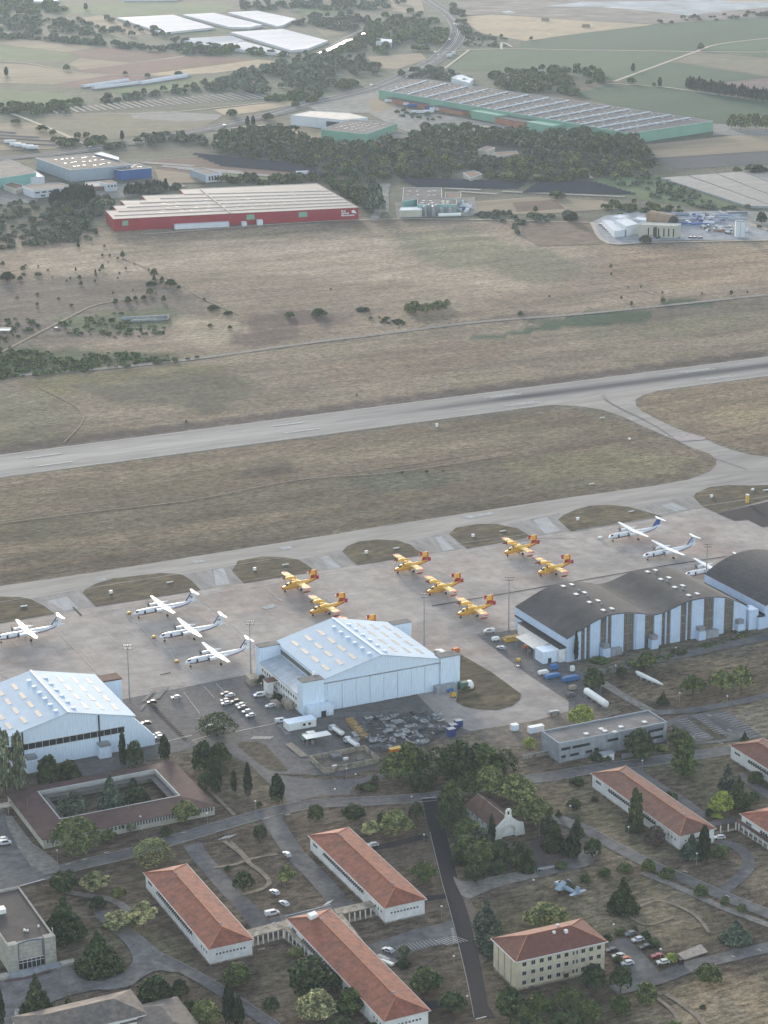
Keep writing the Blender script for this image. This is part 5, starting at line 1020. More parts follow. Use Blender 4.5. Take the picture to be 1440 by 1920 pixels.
# ================================================================ aircraft
air_w = mat('aircraft_white', (.62,.64,.66), .35, .04, .8, spec=.5); air_l = mat('aircraft_navy_stripe', (.03,.035,.09), .4, .05, 1); air_r = mat('aircraft_red', (.33,.025,.03), .45, .12, 1)
air_y = mat('aircraft_yellow', (.74,.43,.07), .45, .10, .8); air_y2 = mat('aircraft_pale_yellow', (.80,.54,.15), .45, .10, .6); air_k = mat('aircraft_black', (.018,.018,.02), .4, .1, 1); air_b = mat('aircraft_blue', (.05,.09,.30), .4, .1, 1); tyre = mat('tyre', (.02,.02,.02), .9, .1, 1)
ahead = math.radians(27.2)
def fus(mb, secs, k=14):
    """secs: (x, zc, ry, rz) along the fuselage"""
    mb.rings([[(x, ry*math.cos(t), zc+rz*math.sin(t)) for t in [2*math.pi*i/k for i in range(k)]] for x, zc, ry, rz in secs])
def foil(mb, root, tip, th=.12):
    """wing half: root/tip = (xle, y, z, chord)"""
    def sec(s):
        x, y, z, c = s; return [(x, y, z), (x+c*.3, y, z+c*th*.5), (x+c, y, z+.03), (x+c, y, z-.03), (x+c*.3, y, z-c*th*.4)]
    mb.rings([sec(root), sec(tip)])
def prop(r, c, R, n, m, nm='propeller'):
    mb = MB(); mb.rings([[(x, q*math.cos(t), q*math.sin(t)) for t in [2*math.pi*i/8 for i in range(8)]] for x, q in ((.3,.28),(-.1,.26),(-.45,.05))])
    for k in range(n):
        a = 2*math.pi*k/n+.35; ca, sa = math.cos(a), math.sin(a); w = .15
        P_ = lambda u, v, d: (d, ca*u-sa*v, sa*u+ca*v)
        mb.rings([[P_(.25,-w*.7,-.06),P_(.25,w*.7,.10),P_(.25,w*.7,.16),P_(.25,-w*.7,0)], [P_(R*.6,-w*1.2,-.03),P_(R*.6,w*1.2,.03),P_(R*.6,w*1.2,.07),P_(R*.6,-w*1.2,.01)], [P_(R,-w*.8,-.01),P_(R,w*.8,.01),P_(R,w*.8,.04),P_(R,-w*.8,.02)]])
    return mb.build(nm, m, r, loc=c)
def wheel_mesh(r, w): return MB().tube((0,-w/2,0),(0,w/2,0),r,k=12).mesh('wheel', tyre)
W45 = wheel_mesh(.5, .3); W60 = wheel_mesh(.62, .45)
def text(parent, s, size, loc, rot, m, name='number'):
    c = bpy.data.curves.new(name, 'FONT'); c.body = s; c.size = size; c.extrude = .01; c.align_x = 'CENTER'; c.align_y = 'CENTER'; c.resolution_u = 3; c.offset = size*.02
    to = bpy.data.objects.new('t', c); COL.objects.link(to); bpy.context.view_layer.update()
    me = bpy.data.meshes.new_from_object(to.evaluated_get(bpy.context.evaluated_depsgraph_get())); me.materials.clear(); me.materials.append(m); bpy.data.objects.remove(to)
    o = link(name, me, parent, loc); o.rotation_euler = rot; return o
def airliner():
    r = empty('turboprop_airliner', (0,0,0))
    mb = MB(); fus(mb, [(0,2.25,.05,.05),(.35,2.3,.45,.42),(1.1,2.45,.85,.82),(2.2,2.62,1.15,1.15),(3.6,2.72,1.34,1.34),(6,2.75,1.36,1.36),(22,2.75,1.36,1.36),(25,2.95,1.18,1.15),(28,3.3,.8,.8),(31,3.7,.4,.45),(32.6,3.9,.12,.18)])
    fb = mb.build('fuselage', air_w, r, smooth=True)
    mb = MB(); fus(mb, [(1.25,2.95,.60,.42),(1.6,3.12,.92,.48),(2.3,3.3,1.02,.50),(2.65,3.35,.9,.42)]); mb.build('cockpit_window', air_k, fb, smooth=True)
    # swept dark and red stripe along the side
    for m_, dz, th, nm in ((air_l, 0, .34, 'stripe'), (air_r, -.36, .13, 'red_stripe')):
        mb = MB()
        for s in (-1, 1):
            pts = [(2.0,2.25,1.10),(4.5,1.95,1.24),(8,2.1,1.30),(14,2.35,1.37),(20,2.45,1.385),(24,2.75,1.26),(27.5,3.4,.93),(29.5,4.1,.50)]
            for i in range(len(pts)-1):
                (x0,z0,y0),(x1,z1,y1) = pts[i], pts[i+1]; f_ = [(x0,s*y0,z0+dz-th/2),(x1,s*y1,z1+dz-th/2),(x1,s*(y1+.01),z1+dz+th/2),(x0,s*(y0+.01),z0+dz+th/2)]; mb.face(f_ if s < 0 else f_[::-1])
        mb.build(nm, m_, fb)
    MB().box(5.0,5.9,-1.40,-1.34,1.9,3.6).build('door', air_k, fb)
    for s in (-1, 1):
        mb = MB(); foil(mb, (13.2, 0, 4.15, 3.1), (13.4, s*5.2, 4.35, 3.0)); foil(mb, (13.4, s*5.2, 4.35, 3.0), (14.3, s*14.2, 4.75, 1.3)); mb.build('wing', air_w, r, smooth=False)
        mb = MB(); mb.rings([[(x, s*4.4+ry*math.cos(t), zc+rz*math.sin(t)) for t in [2*math.pi*i/10 for i in range(10)]] for x, zc, ry, rz in ((9.9,3.75,.38,.42),(10.4,3.7,.62,.72),(13,3.65,.68,.85),(17,3.75,.6,.7),(19.6,4.05,.2,.22))]); nc = mb.build('engine_nacelle', air_w, r, smooth=True)
        mb = MB(); mb.rings([[(x, s*4.4+ry*math.cos(t), 3.75+ry*1.1*math.sin(t)) for t in [2*math.pi*i/10 for i in range(10)]] for x, ry in ((9.6,.3),(9.98,.42))]); mb.build('intake', air_k, nc)
        prop(nc, (9.55, s*4.4, 3.75), 2.05, 6, air_k)
        g = MB().tube((15.2,s*4.4,3.2),(15.4,s*4.4,.5),.12,k=6).build('landing_gear', galv, r)
        for dy in (-.28,.28): link('wheel', W45, g, (15.4, s*4.4+dy, .5))
        mb = MB(); foil(mb, (29.9, 0, 8.15, 2.0), (30.9, s*4.6, 8.2, 1.1)); mb.build('tailplane', air_w, r)
    g = MB().tube((2.6,0,1.6),(2.7,0,.4),.09,k=6).build('landing_gear', galv, r)
    for dy in (-.2,.2): link('wheel', wheel_mesh(.38,.2), g, (2.7,dy,.4))
    mb = MB(); pr = [(24.6,3.95),(26.8,4.4),(29.6,8.2),(31.9,8.2),(31.5,4.2),(28,3.7)]
    mb.rings([[(x, y, z) for x, z in pr] for y in (-.17, .17)]); fin = mb.build('tail_fin', air_w, r)
    MB().rings([[(26.6,y,4.5),(27.2,y,4.5),(29.9,y,8.1),(29.45,y,8.1)] for y in (-.2,.2)]).build('fin_stripe', air_l, fin)
    return r
qp = airliner()
QS = [((-9,1198.5),'77','white twin turboprop with 77 on its fin, alone at the left edge of the apron', None), ((249.5,1152),'78','white twin turboprop with 78 on its fin, uppermost of three parked in line', None), ((298,1195.5),'74','white twin turboprop with 74 on its fin, middle of three parked in line', None), ((346.5,1243.5),'75','white twin turboprop with 75 on its fin, nearest the white hangar', None),
      ((1140.5,1008.5),None,'white turboprop with dark blue fin beside the grass islands', 1), ((1206,1044),None,'white turboprop with plain fin behind the wavy hangar roof', 2), ((1284,1079),None,'white turboprop half hidden behind the wavy hangar corner', 2), ((1335,1110),None,'white turboprop of which only a wing shows above the last hangar', 2)]
for i, ((px, py), num, lb, bf) in enumerate(QS):
    o = qp if i == 0 else copy_tree(qp)
    p = P(px, py, 2.3); o.location = (p[0], p[1], 0); o.rotation_euler = (0, 0, ahead+.018*math.sin(i*2.7)); tag(o, lb, 'airliner', 'white turboprops parked on the apron')
for i, ((px, py), num, lb, bf) in enumerate(QS):
    o = [x for x in bpy.data.objects if x.name.startswith('turboprop_airliner')][i]
    fin = [c for c in o.children if c.name.startswith('tail_fin')][0]
    if num: text(fin, num, 1.75, (29.35,-.24,5.9), (math.pi/2,0,0), air_l)
    if bf == 1: MB().rings([[(26.9,y,4.6),(29.6,y,8.0),(31.6,y,8.0),(31.3,y,5.2)] for y in (-.21,.21)]).build('fin_panel', air_b, fin)
    if bf == 2: MB().rings([[(27.6,y,5.2),(29.3,y,7.6),(30.5,y,7.6),(30.3,y,5.2)] for y in (-.21,.21)]).build('fin_panel', mat('pale_blue', (.30,.38,.55), .4, .1, 1), fin)
def waterbomber():
    r = empty('water_bomber', (0,0,0))
    def hull(x, w, zt, zb, zc): return [(x, 0, zb), (x, w*.8, zb+.38), (x, w, zb+.75), (x, w, zc), (x, w*.72, zt-.18), (x, 0, zt), (x, -w*.72, zt-.18), (x, -w, zc), (x, -w, zb+.75), (x, -w*.8, zb+.38)]
    secs = [hull(0,.3,2.35,1.75,2.2), hull(.9,.85,2.9,1.2,2.4), hull(2.4,1.15,3.35,1.0,2.7), hull(3.4,1.25,4.2,1.0,3.1), hull(5,1.3,4.6,1.0,3.3), hull(10.5,1.3,4.6,1.25,3.3), hull(11,1.2,4.5,1.6,3.3), hull(14,.85,4.5,2.4,3.7), hull(17.5,.45,4.6,3.3,4.1), hull(19.4,.2,4.7,4.0,4.4)]
    mb = MB(); mb.rings(secs); fb = mb.build('fuselage', air_y, r)
    mb = MB()
    for s in (-1, 1):
        for i in range(len(secs)-1):
            for (a, b_) in (((1,2) if s > 0 else (9,8)),):
                A0, A1, B0, B1 = secs[i][a], secs[i][b_], secs[i+1][a], secs[i+1][b_]; o_ = .04*s
                A0, A1, B0, B1 = [(q[0], q[1]+o_, q[2]) for q in (A0, A1, B0, B1)]
                up_ = .28; q = [A0, B0, (B1[0], B1[1], B1[2]+up_), (A1[0], A1[1], A1[2]+up_)]; mb.face(q if s < 0 else q[::-1])
    mb.build('hull_band', air_r, fb)
    mb = MB()
    for s in (-1, 1):
        pts = [(1.2,2.15,.98),(3.4,2.45,1.29),(10,2.5,1.34),(14,3.15,.90),(17.4,3.9,.48)]
        for i in range(4): (x0,z0,y0),(x1,z1,y1) = pts[i], pts[i+1]; q = [(x0,s*y0,z0-.09),(x1,s*y1,z1-.09),(x1,s*y1,z1+.09),(x0,s*y0,z0+.09)]; mb.face(q if s < 0 else q[::-1])
    mb.build('stripe', air_r, fb)
    MB().rings([hull(2.5,.95,3.62,3.1,3.2), hull(3.45,1.12,4.3,3.2,3.6)]).build('cockpit_window', air_k, fb)
    for s in (-1, 1):
        mb = MB(); foil(mb, (6.2,0,4.85,3.6), (6.2,s*12.2,5.05,3.5), .15); wg = mb.build('wing', air_y2, r)
        mb = MB(); foil(mb, (6.19,s*12.2,5.05,3.52), (6.5,s*14.3,5.1,3.1), .15); mb.build('wing_tip', air_r, wg)
        MB().box(6.3,9.6,s*9.0-.2,s*9.0+.2,5.2,5.27).build('wing_mark', mat('aircraft_orange', (.6,.22,.05), .5, .1, 1), wg)
        mb = MB(); mb.rings([[(x, s*3.6+ry*math.cos(t), 5.5+dz+rz*math.sin(t)) for t in [2*math.pi*i/10 for i in range(10)]] for x, ry, rz, dz in ((3.6,.35,.35,0),(4.1,.55,.6,0),(6.5,.62,.75,0),(9.0,.5,.5,-.2),(10.2,.15,.15,-.3))]); nc = mb.build('engine_nacelle', air_y, r, smooth=True)
        prop(nc, (3.3, s*3.6, 5.5), 1.98, 4, air_k)
        fl = MB().tube((7.8,s*12,5.0),(7.8,s*12,3.2),.14,k=6).build('float_strut', air_y, r)
        mb = MB(); mb.rings([[(x, s*12+q_*math.cos(t), 2.75+z_+q_*.9*math.sin(t)) for t in [2*math.pi*i/8 for i in range(8)]] for x, q_, z_ in ((5.8,.1,.25),(6.6,.45,.05),(8.4,.5,0),(10,.12,.3))]); mb.build('wing_float', air_r, fl)
        mb = MB(); foil(mb, (15.8,0,6.4,2.3), (16.4,s*5.4,6.4,1.6), .1); mb.build('tailplane', air_r, r)
        MB().box(16.6,18.0,s*4.4-.05,s*4.4+.05,5.5,7.4).build('finlet', air_r, r)
        g = MB().tube((9.6,s*1.2,2.2),(9.6,s*1.9,.6),.11,k=6).build('landing_gear', galv, r); link('wheel', W60, g, (9.6,s*2.05,.62))
    g = MB().tube((2.0,0,1.4),(1.9,0,.5),.09,k=6).build('landing_gear', galv, r); link('wheel', W45, g, (1.9,0,.5))
    mb = MB(); mb.rings([[(15.0,y,4.5),(16.0,y,8.8),(16.5,y,9.0),(18.9,y,9.0),(19.6,y,4.4)] for y in (-.2,.2)]); fin = mb.build('tail_fin', air_y, r)
    mb = MB()
    mb.rings([[(15.4,y,4.8),(15.85,y,6.3),(18.9,y,6.3),(19.3,y,4.8)] for y in (-.24,.24)]); mb.build('fin_band', air_r, fin)
    MB().rings([[(18.2,y,6.4),(18.0,y,8.9),(18.85,y,8.9),(19.1,y,6.4)] for y in (-.23,.23)]).build('rudder', mat('aircraft_orange_red', (.55,.12,.04), .5, .1, 1), fin)
    MB().box(5.6,7.2,-.45,.45,4.62,5.9).build('pylon', air_y, fb)
    for x in (8.4,11.2): MB().ell((x,0,4.75),(.35,.35,.2)).build('hatch', air_k, fb)
    return r
cp = waterbomber()
CS = [((527.5,1104.5),'yellow and red water bomber, upper of the pair nearest the turboprops'), ((580,1149.5),'yellow and red water bomber, lower of the pair, touching the hangar roof line'), ((634,1191),'yellow water bomber of which only the fin shows above the hangar roof'),
      ((739.5,1070),'yellow and red water bomber, uppermost of the middle file of three'), ((799.5,1111.5),'yellow and red water bomber, second of the middle file of three'), ((857,1153),'yellow and red water bomber, lowest of the middle file, near the mast'),
      ((945.5,1037.5),'yellow and red water bomber, upper of the last pair before the turboprops'), ((1008,1075.5),'yellow and red water bomber, lower of the last pair, above the wavy roof')]
for i, ((px, py), lb) in enumerate(CS):
    o = cp if i == 0 else copy_tree(cp)
    p = P(px, py, 1.9); o.location = (p[0], p[1], 0); o.rotation_euler = (0, 0, ahead+.03*math.sin(i*2.1)); tag(o, lb, 'water bomber', 'yellow water bombers parked on the apron')
# displayed grey jet with folded wings
gj = empty('display_aircraft', P(1040,1664), math.radians(-52), 'pale blue grey aircraft with folded wings displayed on the lawn', 'aircraft'); gm = mat('pale_blue_grey', (.30,.38,.46), .5, .12, 1)
mb = MB(); mb.rings([[(x, ry*math.cos(t), zc+rz*math.sin(t)) for t in [2*math.pi*i/10 for i in range(10)]] for x, zc, ry, rz in ((0,2,.3,.3),(1,2,.9,.9),(3.5,2.2,1.05,1.15),(6,2.1,1,1),(9,2.1,.7,.7),(12.5,2.3,.3,.35))]); fb = mb.build('fuselage', gm, gj, smooth=True)
MB().ell((3.0,0,3.2),(1.3,.5,.5)).build('canopy', air_k, fb)
for s in (-1, 1):
    mb = MB(); foil(mb, (3.4,0,1.9,2.8), (3.6,s*3.4,2.0,2.4)); wg = mb.build('wing', gm, gj); mb = MB(); mb.rings([[(3.6,s*3.4,2.05),(6.0,s*3.4,2.05),(6.0,s*3.15,2.0),(3.6,s*3.15,2.0)], [(5.0,s*1.2,5.0),(7.2,s*1.2,5.0),(7.2,s*1.0,4.95),(5.0,s*1.0,4.95)]]); mb.build('folded_panel', gm, wg)
    mb = MB(); foil(mb, (10.6,0,2.6,1.9), (11.2,s*3.6,2.6,1.2)); mb.build('tailplane', gm, gj)
    g = MB().tube((4.4,s*1.8,1.9),(4.4,s*1.9,.4),.1,k=6).build('landing_gear', galv, gj); link('wheel', W45, g, (4.4,s*1.9,.45))
MB().rings([[(10.0,y,2.5),(11.2,y,4.9),(12.7,y,4.9),(12.9,y,2.5)] for y in (-.12,.12)]).build('tail_fin', gm, gj)
# white covered glider body on the lot
gt = empty('covered_fuselage', P(1192,1268), math.radians(-52), 'long white aircraft body lying under covers on the brown lot', 'aircraft body'); wsm = MATS['white_sheet']
mb = MB(); mb.rings([[(x, ry*math.cos(t), zc+rz*math.sin(t)) for t in [2*math.pi*i/8 for i in range(8)]] for x, zc, ry, rz in ((0,2.1,.3,.5),(1.5,1.8,.75,1.1),(6,1.6,.9,1.0),(9,1.4,1.0,.9),(13,1.3,.7,.8),(16.5,1.1,.25,.4))]); mb.build('body', wsm, gt)
for x in (4,7.5,10.5): MB().box(x,x+.9,-1.5,1.5,.2,.9).build('cradle', galv, gt)
# ================================================================ vehicles and small things
PAINT = {'white': (.52,.53,.54), 'black': (.02,.02,.024), 'grey': (.16,.17,.18), 'silver': (.38,.40,.42), 'red': (.30,.02,.02), 'orange': (.5,.12,.03), 'cream': (.55,.56,.48), 'darkblue': (.03,.04,.08), 'green': (.20,.36,.26)}
def paint(c): return mat('car_paint_'+c, PAINT[c], .3, .03, 1, spec=.55)
W32 = MB().tube((0,-.11,0),(0,.11,0),.33,k=10).mesh('wheel', tyre)
CARM = {}
def car_meshes(kind, c):
    if (kind, c) in CARM: return CARM[kind, c]
    L_, W_ = (4.3, 1.76) if kind == 'car' else (5.2, 1.95); h = W_/2
    if kind == 'car': side = [(0,.35),(0,.72),(.12,.88),(1.15,.98),(1.75,1.42),(3.35,1.46),(4.1,1.0),(4.3,.9),(4.3,.35)]; gl = [(1.2,1.0),(1.78,1.39),(3.3,1.42),(4.0,1.02)]
    else: side = [(0,.4),(0,.85),(.15,1.0),(.85,1.15),(1.5,1.9),(5.05,1.95),(5.2,1.6),(5.2,.4)]; gl = [(.95,1.2),(1.52,1.82),(3.4,1.85),(3.4,1.2)]
    b = MB(); ins = lambda z: h-max(0, z-.95)*.22
    b.rings([[(x, ins(z)*s, z) for x, z in side] for s in (-1, 1)])
    g = MB()
    for s in (-1, 1): q = [(x, (ins(z)+.012)*s, z) for x, z in gl]; g.face(q if s < 0 else q[::-1])
    (x0,z0),(x1,z1) = gl[0], gl[1]; g.face([(x0-.03,-h*.82,z0+.02),(x0-.03,h*.82,z0+.02),(x1-.03,h*.74,z1+.02),(x1-.03,-h*.74,z1+.02)][::-1])
    if kind == 'car': (x0,z0),(x1,z1) = gl[3], gl[2]; g.face([(x0+.05,-h*.8,z0+.02),(x0+.05,h*.8,z0+.02),(x1+.08,h*.72,z1),(x1+.08,-h*.72,z1)])
    l = MB(); l.box(-.02,.1,-h*.9,-h*.55,.62,.78); l2 = MB().box(-.02,.1,h*.55,h*.9,.62,.78)
    CARM[kind, c] = (b.mesh('car_body', paint(c)), g.mesh('windows', glass), l.mesh('headlight', MATS['lit_rooflight']), l2.mesh('headlight', MATS['lit_rooflight']), L_, h); return CARM[kind, c]
def car(px, py, ang, c, label, kind='car', group=None):
    b, g, l, l2, L_, h = car_meshes(kind, c); p = P(px, py); a = math.radians(ang)
    r = empty('parked_car' if kind == 'car' else 'parked_van', (p[0]-math.cos(a)*L_/2, p[1]-math.sin(a)*L_/2, .32), a, label, kind, group)
    link('body', b, r); link('windows', g, r); link('headlight', l, r); link('headlight', l2, r)
    for x in (.78, L_-.85):
        for s in (-1, 1): link('wheel', W32, r, (x, s*(h-.1), .33))
    return r
G1 = 'cars in the hangar car park'
CARS = [(285,1320,20,'black','black hatchback beside the slanted pale stripes'),(330,1311,20,'white','white car alone on the upper side of the car park'),(423,1304.5,22,'black','dark car, upper of the pair nearest the big pine'),(431,1307.5,22,'white','white car, lower of the pair nearest the apron'),
 (422,1317,22,'darkblue','dark car just above the big pine crown'),(424,1322,22,'white','white car half hidden by the big pine crown'),(442,1318.5,22,'black','black car heading the diagonal row'),(451,1325,22,'white','white car, second of the diagonal row'),(455,1330,22,'grey','dark grey car, third of the diagonal row'),(463,1337.5,22,'silver','grey silver car, fourth of the diagonal row'),(470,1345,22,'white','white car, last of the diagonal row'),
 (507,1327,22,'white','white car by the annex planting'),(274,1359.5,10,'black','black sedan at the hangar right gable'),(294,1381.5,25,'white','white car, upper of two at the hangar buttress'),(298,1386,25,'silver','silver white car, lower of two at the hangar buttress'),(393,1367,25,'grey','grey car under the left side of the big pine'),(407,1370,25,'black','black car under the right side of the big pine'),
 (538,1606,-62,'white','white hatchback on the road beside the garden square'),(515,1677,-50,'white','white car on the grass, upper of two by the van'),(533,1698,-52,'white','white car on the grass, lower of two by the van'),(699,1588,10,'white','white car behind the middle red roof'),(728,1786,-40,'white','white car in the stalls beside the long red roof'),
 (1182,1755,22,'grey','dark silver car, first of three facing the shrubs'),(1196,1766,22,'white','white car, second of three facing the shrubs'),(1210,1780,22,'black','black car, third of three facing the shrubs'),(1160,1797,15,'white','white car, first of three at the apartment end'),(1171,1803,15,'orange','orange car between two white ones'),(1176,1810,15,'white','white car under the trees at the car park entry'),(1147,1786,15,'black','black car in shade at the apartment end wall'),(1233,1797,10,'red','red car beside the yellow green shrub'),(1243,1808,15,'cream','pale boxy car before the red one'),
 (940,1218,-35,'silver','silver white car on the strip beside the wavy hangar'),(1349,1574,5,'white','white car under the dark covered way'),(4,1578,20,'white','white car behind the white van at the left edge')]
for px, py, a, c, lb in CARS: car(px, py, a, c, lb, group=G1 if py < 1392 and px < 560 else None)
car(487,1307,20,'white','white van with dark windows on the blue painted bay','van'); car(510,1717,205,'white','white minibus at the end of the garden road','van'); car(8,1585,200,'white','white van at the left picture edge','van'); car(917,1187,10,'white','white van at the top of the strip by the wavy hangar','van'); car(527,1355.5,200,'white','white van behind the site office','van')
sheet('blue_painted_bay_line', [(470,1303),(480,1299),(486,1304),(476,1309)], mat('blue_bay', (.06,.10,.30), .8, .2, 1), z=.36)
def boxthing(name, px, py, ang, parts, label, cat, group=None):
    r = empty(name, (*P(px, py)[:2], .15), math.radians(ang), label, cat, group)
    for nm, m_, bs in parts:
        mb = MB()
        for b_ in bs: mb.box(*b_)
        mb.build(nm, m_, r)
    return r
wht = MATS['white_sheet']
boxthing('site_office', 541, 1372, 25, [('body', wht, [(0,12.4,0,5.4,0,3.0)]), ('roof', white, [(-.2,12.6,-.2,5.6,3.02,3.2)]), ('window', glass, [(6.5,7.6,-.08,-.01,1.2,2.2)]), ('window', glass, [(8.9,10,-.08,-.01,1.2,2.2)]), ('panel_seam', dk, [(6,6.06,-.05,-.01,0,3)])], 'white portable site office beside the car park exit', 'site office')
boxthing('shipping_container', 961, 1372, 25, [('body', wht, [(0,3,0,2.4,0,2.5)]), ('door', white, [(.1,2.9,-.08,-.01,.1,2.4)])], 'small white container, left of two by the grove', 'container')
boxthing('shipping_container', 994, 1377, 25, [('body', wht, [(0,6.6,0,2.5,0,2.6)]), ('door', white, [(.1,2.9,-.08,-.01,.1,2.5)])], 'long white container, right of two by the office block', 'container')
boxthing('canopy_shelter', 575, 1402, 25, [('roof', wht, [(0,11,0,4.6,3.4,3.6)]), ('post', galv, [(.3,.5,.3,.5,0,3.4)]), ('post', galv, [(10.4,10.6,.3,.5,0,3.4)]), ('post', galv, [(.3,.5,4,4.2,0,3.4)]), ('post', galv, [(10.4,10.6,4,4.2,0,3.4)]), ('pump', conc, [(3,4,1.5,2.5,0,1.7)])], 'white fuel canopy on posts beside the walled pit', 'canopy')
sheet('fuel_pad', [(534,1396),(547,1393),(578,1419),(563,1421)], mat('fuel_pad_c', (.26,.23,.185), .9, .2, .5, coord='World'), z=.34)
def truck(px, py, ang, c, label, tank=True, L_=9.0, name='fuel_truck'):
    r = empty(name, (*P(px, py)[:2], .15), math.radians(ang), label, 'truck')
    b = MB(); b.rings([[(x, s*1.2, z) for x, z in ((0,.6),(0,1.9),(.35,2.7),(2.0,2.75),(2.0,.6))] for s in (-1, 1)]); cb = b.build('cab', paint(c), r)
    MB().box(.02,.2,-1,1,1.9,2.5).box(.6,1.5,-1.23,-1.2,1.7,2.4).build('windscreen', glass, cb)
    MB().box(1.8,L_,-.5,.5,.6,.95).build('chassis', dk, r)
    if tank: MB().rings([[(x, q*1.15*math.cos(t), 2.0+q*1.0*math.sin(t)) for t in [2*math.pi*i/14 for i in range(14)]] for x, q in ((2.4,.7),(2.6,1),(L_-.2,1),(L_,.7))]).build('tank', wht, r, smooth=False); MB().box(3,L_-.6,-.3,.3,2.99,3.15).build('walkway', galv, r)
    else: MB().box(2.2,L_,-1.2,1.2,.95,3.4).build('cargo_box', wht, r)
    wm_ = MB().tube((0,-.15,0),(0,.15,0),.5,k=10).mesh('wheel', tyre)
    for x in (1.0, L_-2.2, L_-1.0):
        for s in (-1, 1): link('wheel', wm_, r, (x, s*1.05, .4))
    return r
truck(621,1370,-60,'white','white tanker truck, upper of two by the scrap yard',L_=9.5); truck(649,1392,-60,'white','white tanker truck, lower of two by the scrap yard',L_=9.5)
truck(566,1390,20,'green','pale green and white truck at the fuel canopy',False,5.5,'lorry'); truck(818,1228,-60,'white','white truck behind the hangar roof corner',False,6,'lorry')
tt = empty('tank_trailer', (*P(1098,1304)[:2], .1), math.radians(-66), 'long white cylindrical tank lying by the yellow green tree', 'tank')
MB().rings([[(x, q*1.5*math.cos(t), 2.3+q*1.5*math.sin(t)) for t in [2*math.pi*i/16 for i in range(16)]] for x, q in ((0,.5),(.5,.9),(1,1),(17,1),(17.7,.85),(18,.4))]).build('tank', wht, tt)
for x in (2,7,12,16): MB().box(x,x+.5,-1.4,1.4,.1,1.2).build('saddle', galv, tt)
# ground equipment beside the wavy hangar
def cart(px, py, ang, c, s, label, name='ground_power_unit', cat='equipment'):
    r = empty(name, (*P(px, py)[:2], .25), math.radians(ang), label, cat); m_ = c
    MB().box(0,s[0],0,s[1],.35,s[2]).build('body', m_, r); MB().box(.1*s[0],.9*s[0],.1*s[1],.9*s[1],s[2]+.01,s[2]+.35).build('hood', m_, r)
    w_ = MB().tube((0,-.1,0),(0,.1,0),.3,k=8).mesh('wheel', tyre)
    for x in (.2, .8):
        for y in (0, 1): link('wheel', w_, r, (x*s[0], y*s[1], .3))
    MB().tube((0,s[1]/2,.4),(-1.0,s[1]/2,.25),.06,k=5).build('drawbar', dk, r); return r
cart(1025,1276,25,blue_p,(7,2.4,1.6),'blue ground unit, left of three beside the dark tree'); cart(1058,1282,25,blue_p,(7.5,2.6,1.9),'blue ground unit, biggest of three beside the dark tree'); cart(1034,1259,25,blue_p,(3.5,2,2.2),'dark blue unit behind the left blue one')
cart(1012,1268,25,wht,(4.6,2.0,1.5),'white ground unit before the blue ones'); cart(1072,1262,25,wht,(1.6,1.6,2.4),'white unit behind the biggest blue one'); cart(970,1243,25,yel_p,(1.9,1.3,1.2),'small yellow unit on the strip'); cart(924,1204,20,wht,(3.4,1.6,1.5),'white tractor on the strip below the van','tow_tractor','tractor')
cart(967,1252,-20,wht,(1.6,1,.5),'flat white trolley on the strip','trolley','trolley'); cart(1070,1297,25,conc,(3.2,2.2,1.7),'beige ground unit below the blue ones'); cart(1064,1310,25,gfelt,(4,2.2,1.4),'grey ground unit at the lane end'); cart(1030,1343,20,galv,(5,2,1.2),'flat metal frame on the hard earth','frame_stack','frame')
for px, py, l_ in ((239.5,1154,'yellow cart before the uppermost turboprop nose'),(286,1199,'yellow cart before the middle turboprop nose'),(329,1245,'yellow cart before the lowest turboprop nose')): cart(px, py, 27, yel_p, (1.7,1.1,1.0), l_)
cart(1123,1013,27,wht,(2.4,1.4,1.1),'white cart before the blue finned turboprop'); cart(999,1048,-20,wht,(2.2,1.2,1.0),'white cart under the last water bomber wing tips')
cart(850,1226,25,org_p,(3.4,2,1.6),'orange unit behind the hangar right corner'); cart(848,1310,25,yel_p,(1.8,1.6,1.8),'yellow round reel at the hangar corner'); cart(838,1300,25,blue_p,(3.4,1.2,1.2),'blue unit at the hangar right corner'); cart(864,1295,25,mat('dull_green', (.10,.16,.13), .7, .2, 1),(4.2,3,2.6),'green tank unit at the hangar right corner')
for px, py, l_ in ((880,1290,'pale dome cover beside the green unit'),): 
    r = empty('dome_cover', P(px, py), 0, l_, 'cover'); MB().ell((0,0,1.2),(2.0,2.0,2.6)).build('dome', wht, r); MB().box(-2,2,-2,2,0,.2).build('pad', conc, r)
boxthing('yellow_net_heap', 948, 1205, 25, [('heap', mat('straw_net', (.42,.28,.09), .95, .4, 1), [(0,9,0,4,0,.9),(1,7,.6,3.4,.91,1.6)]), ('rail', yel_p, [(-.5,9.5,-.3,-.1,0,1.0)])], 'heap of straw yellow material beside the wavy hangar side', 'heap')
# walled pit
wp = boxthing('walled_enclosure', 608, 1452, 25, [('wall', conc, [(0,24,0,.3,0,2.4)]), ('wall', conc, [(0,.3,.31,14,0,2.4)]), ('wall', conc, [(23.7,24,.31,14,0,2.4)]), ('wall', conc, [(0,24,14.01,14.3,0,2.4)]), ('slab', MATS['hard_earth'], [(.31,23.6,.31,13.9,0,.3)]), ('table', wht, [(5,7,3,4,.3,1.2)]), ('table', wht, [(12,14,8,9,.3,1.2)]), ('crate', gfelt, [(16,19,4,6,.3,1.4)]), ('shed', gfelt, [(8,12,9,13,.3,2.2)])], 'walled concrete pit with stored items beside the fuel canopy', 'enclosure')
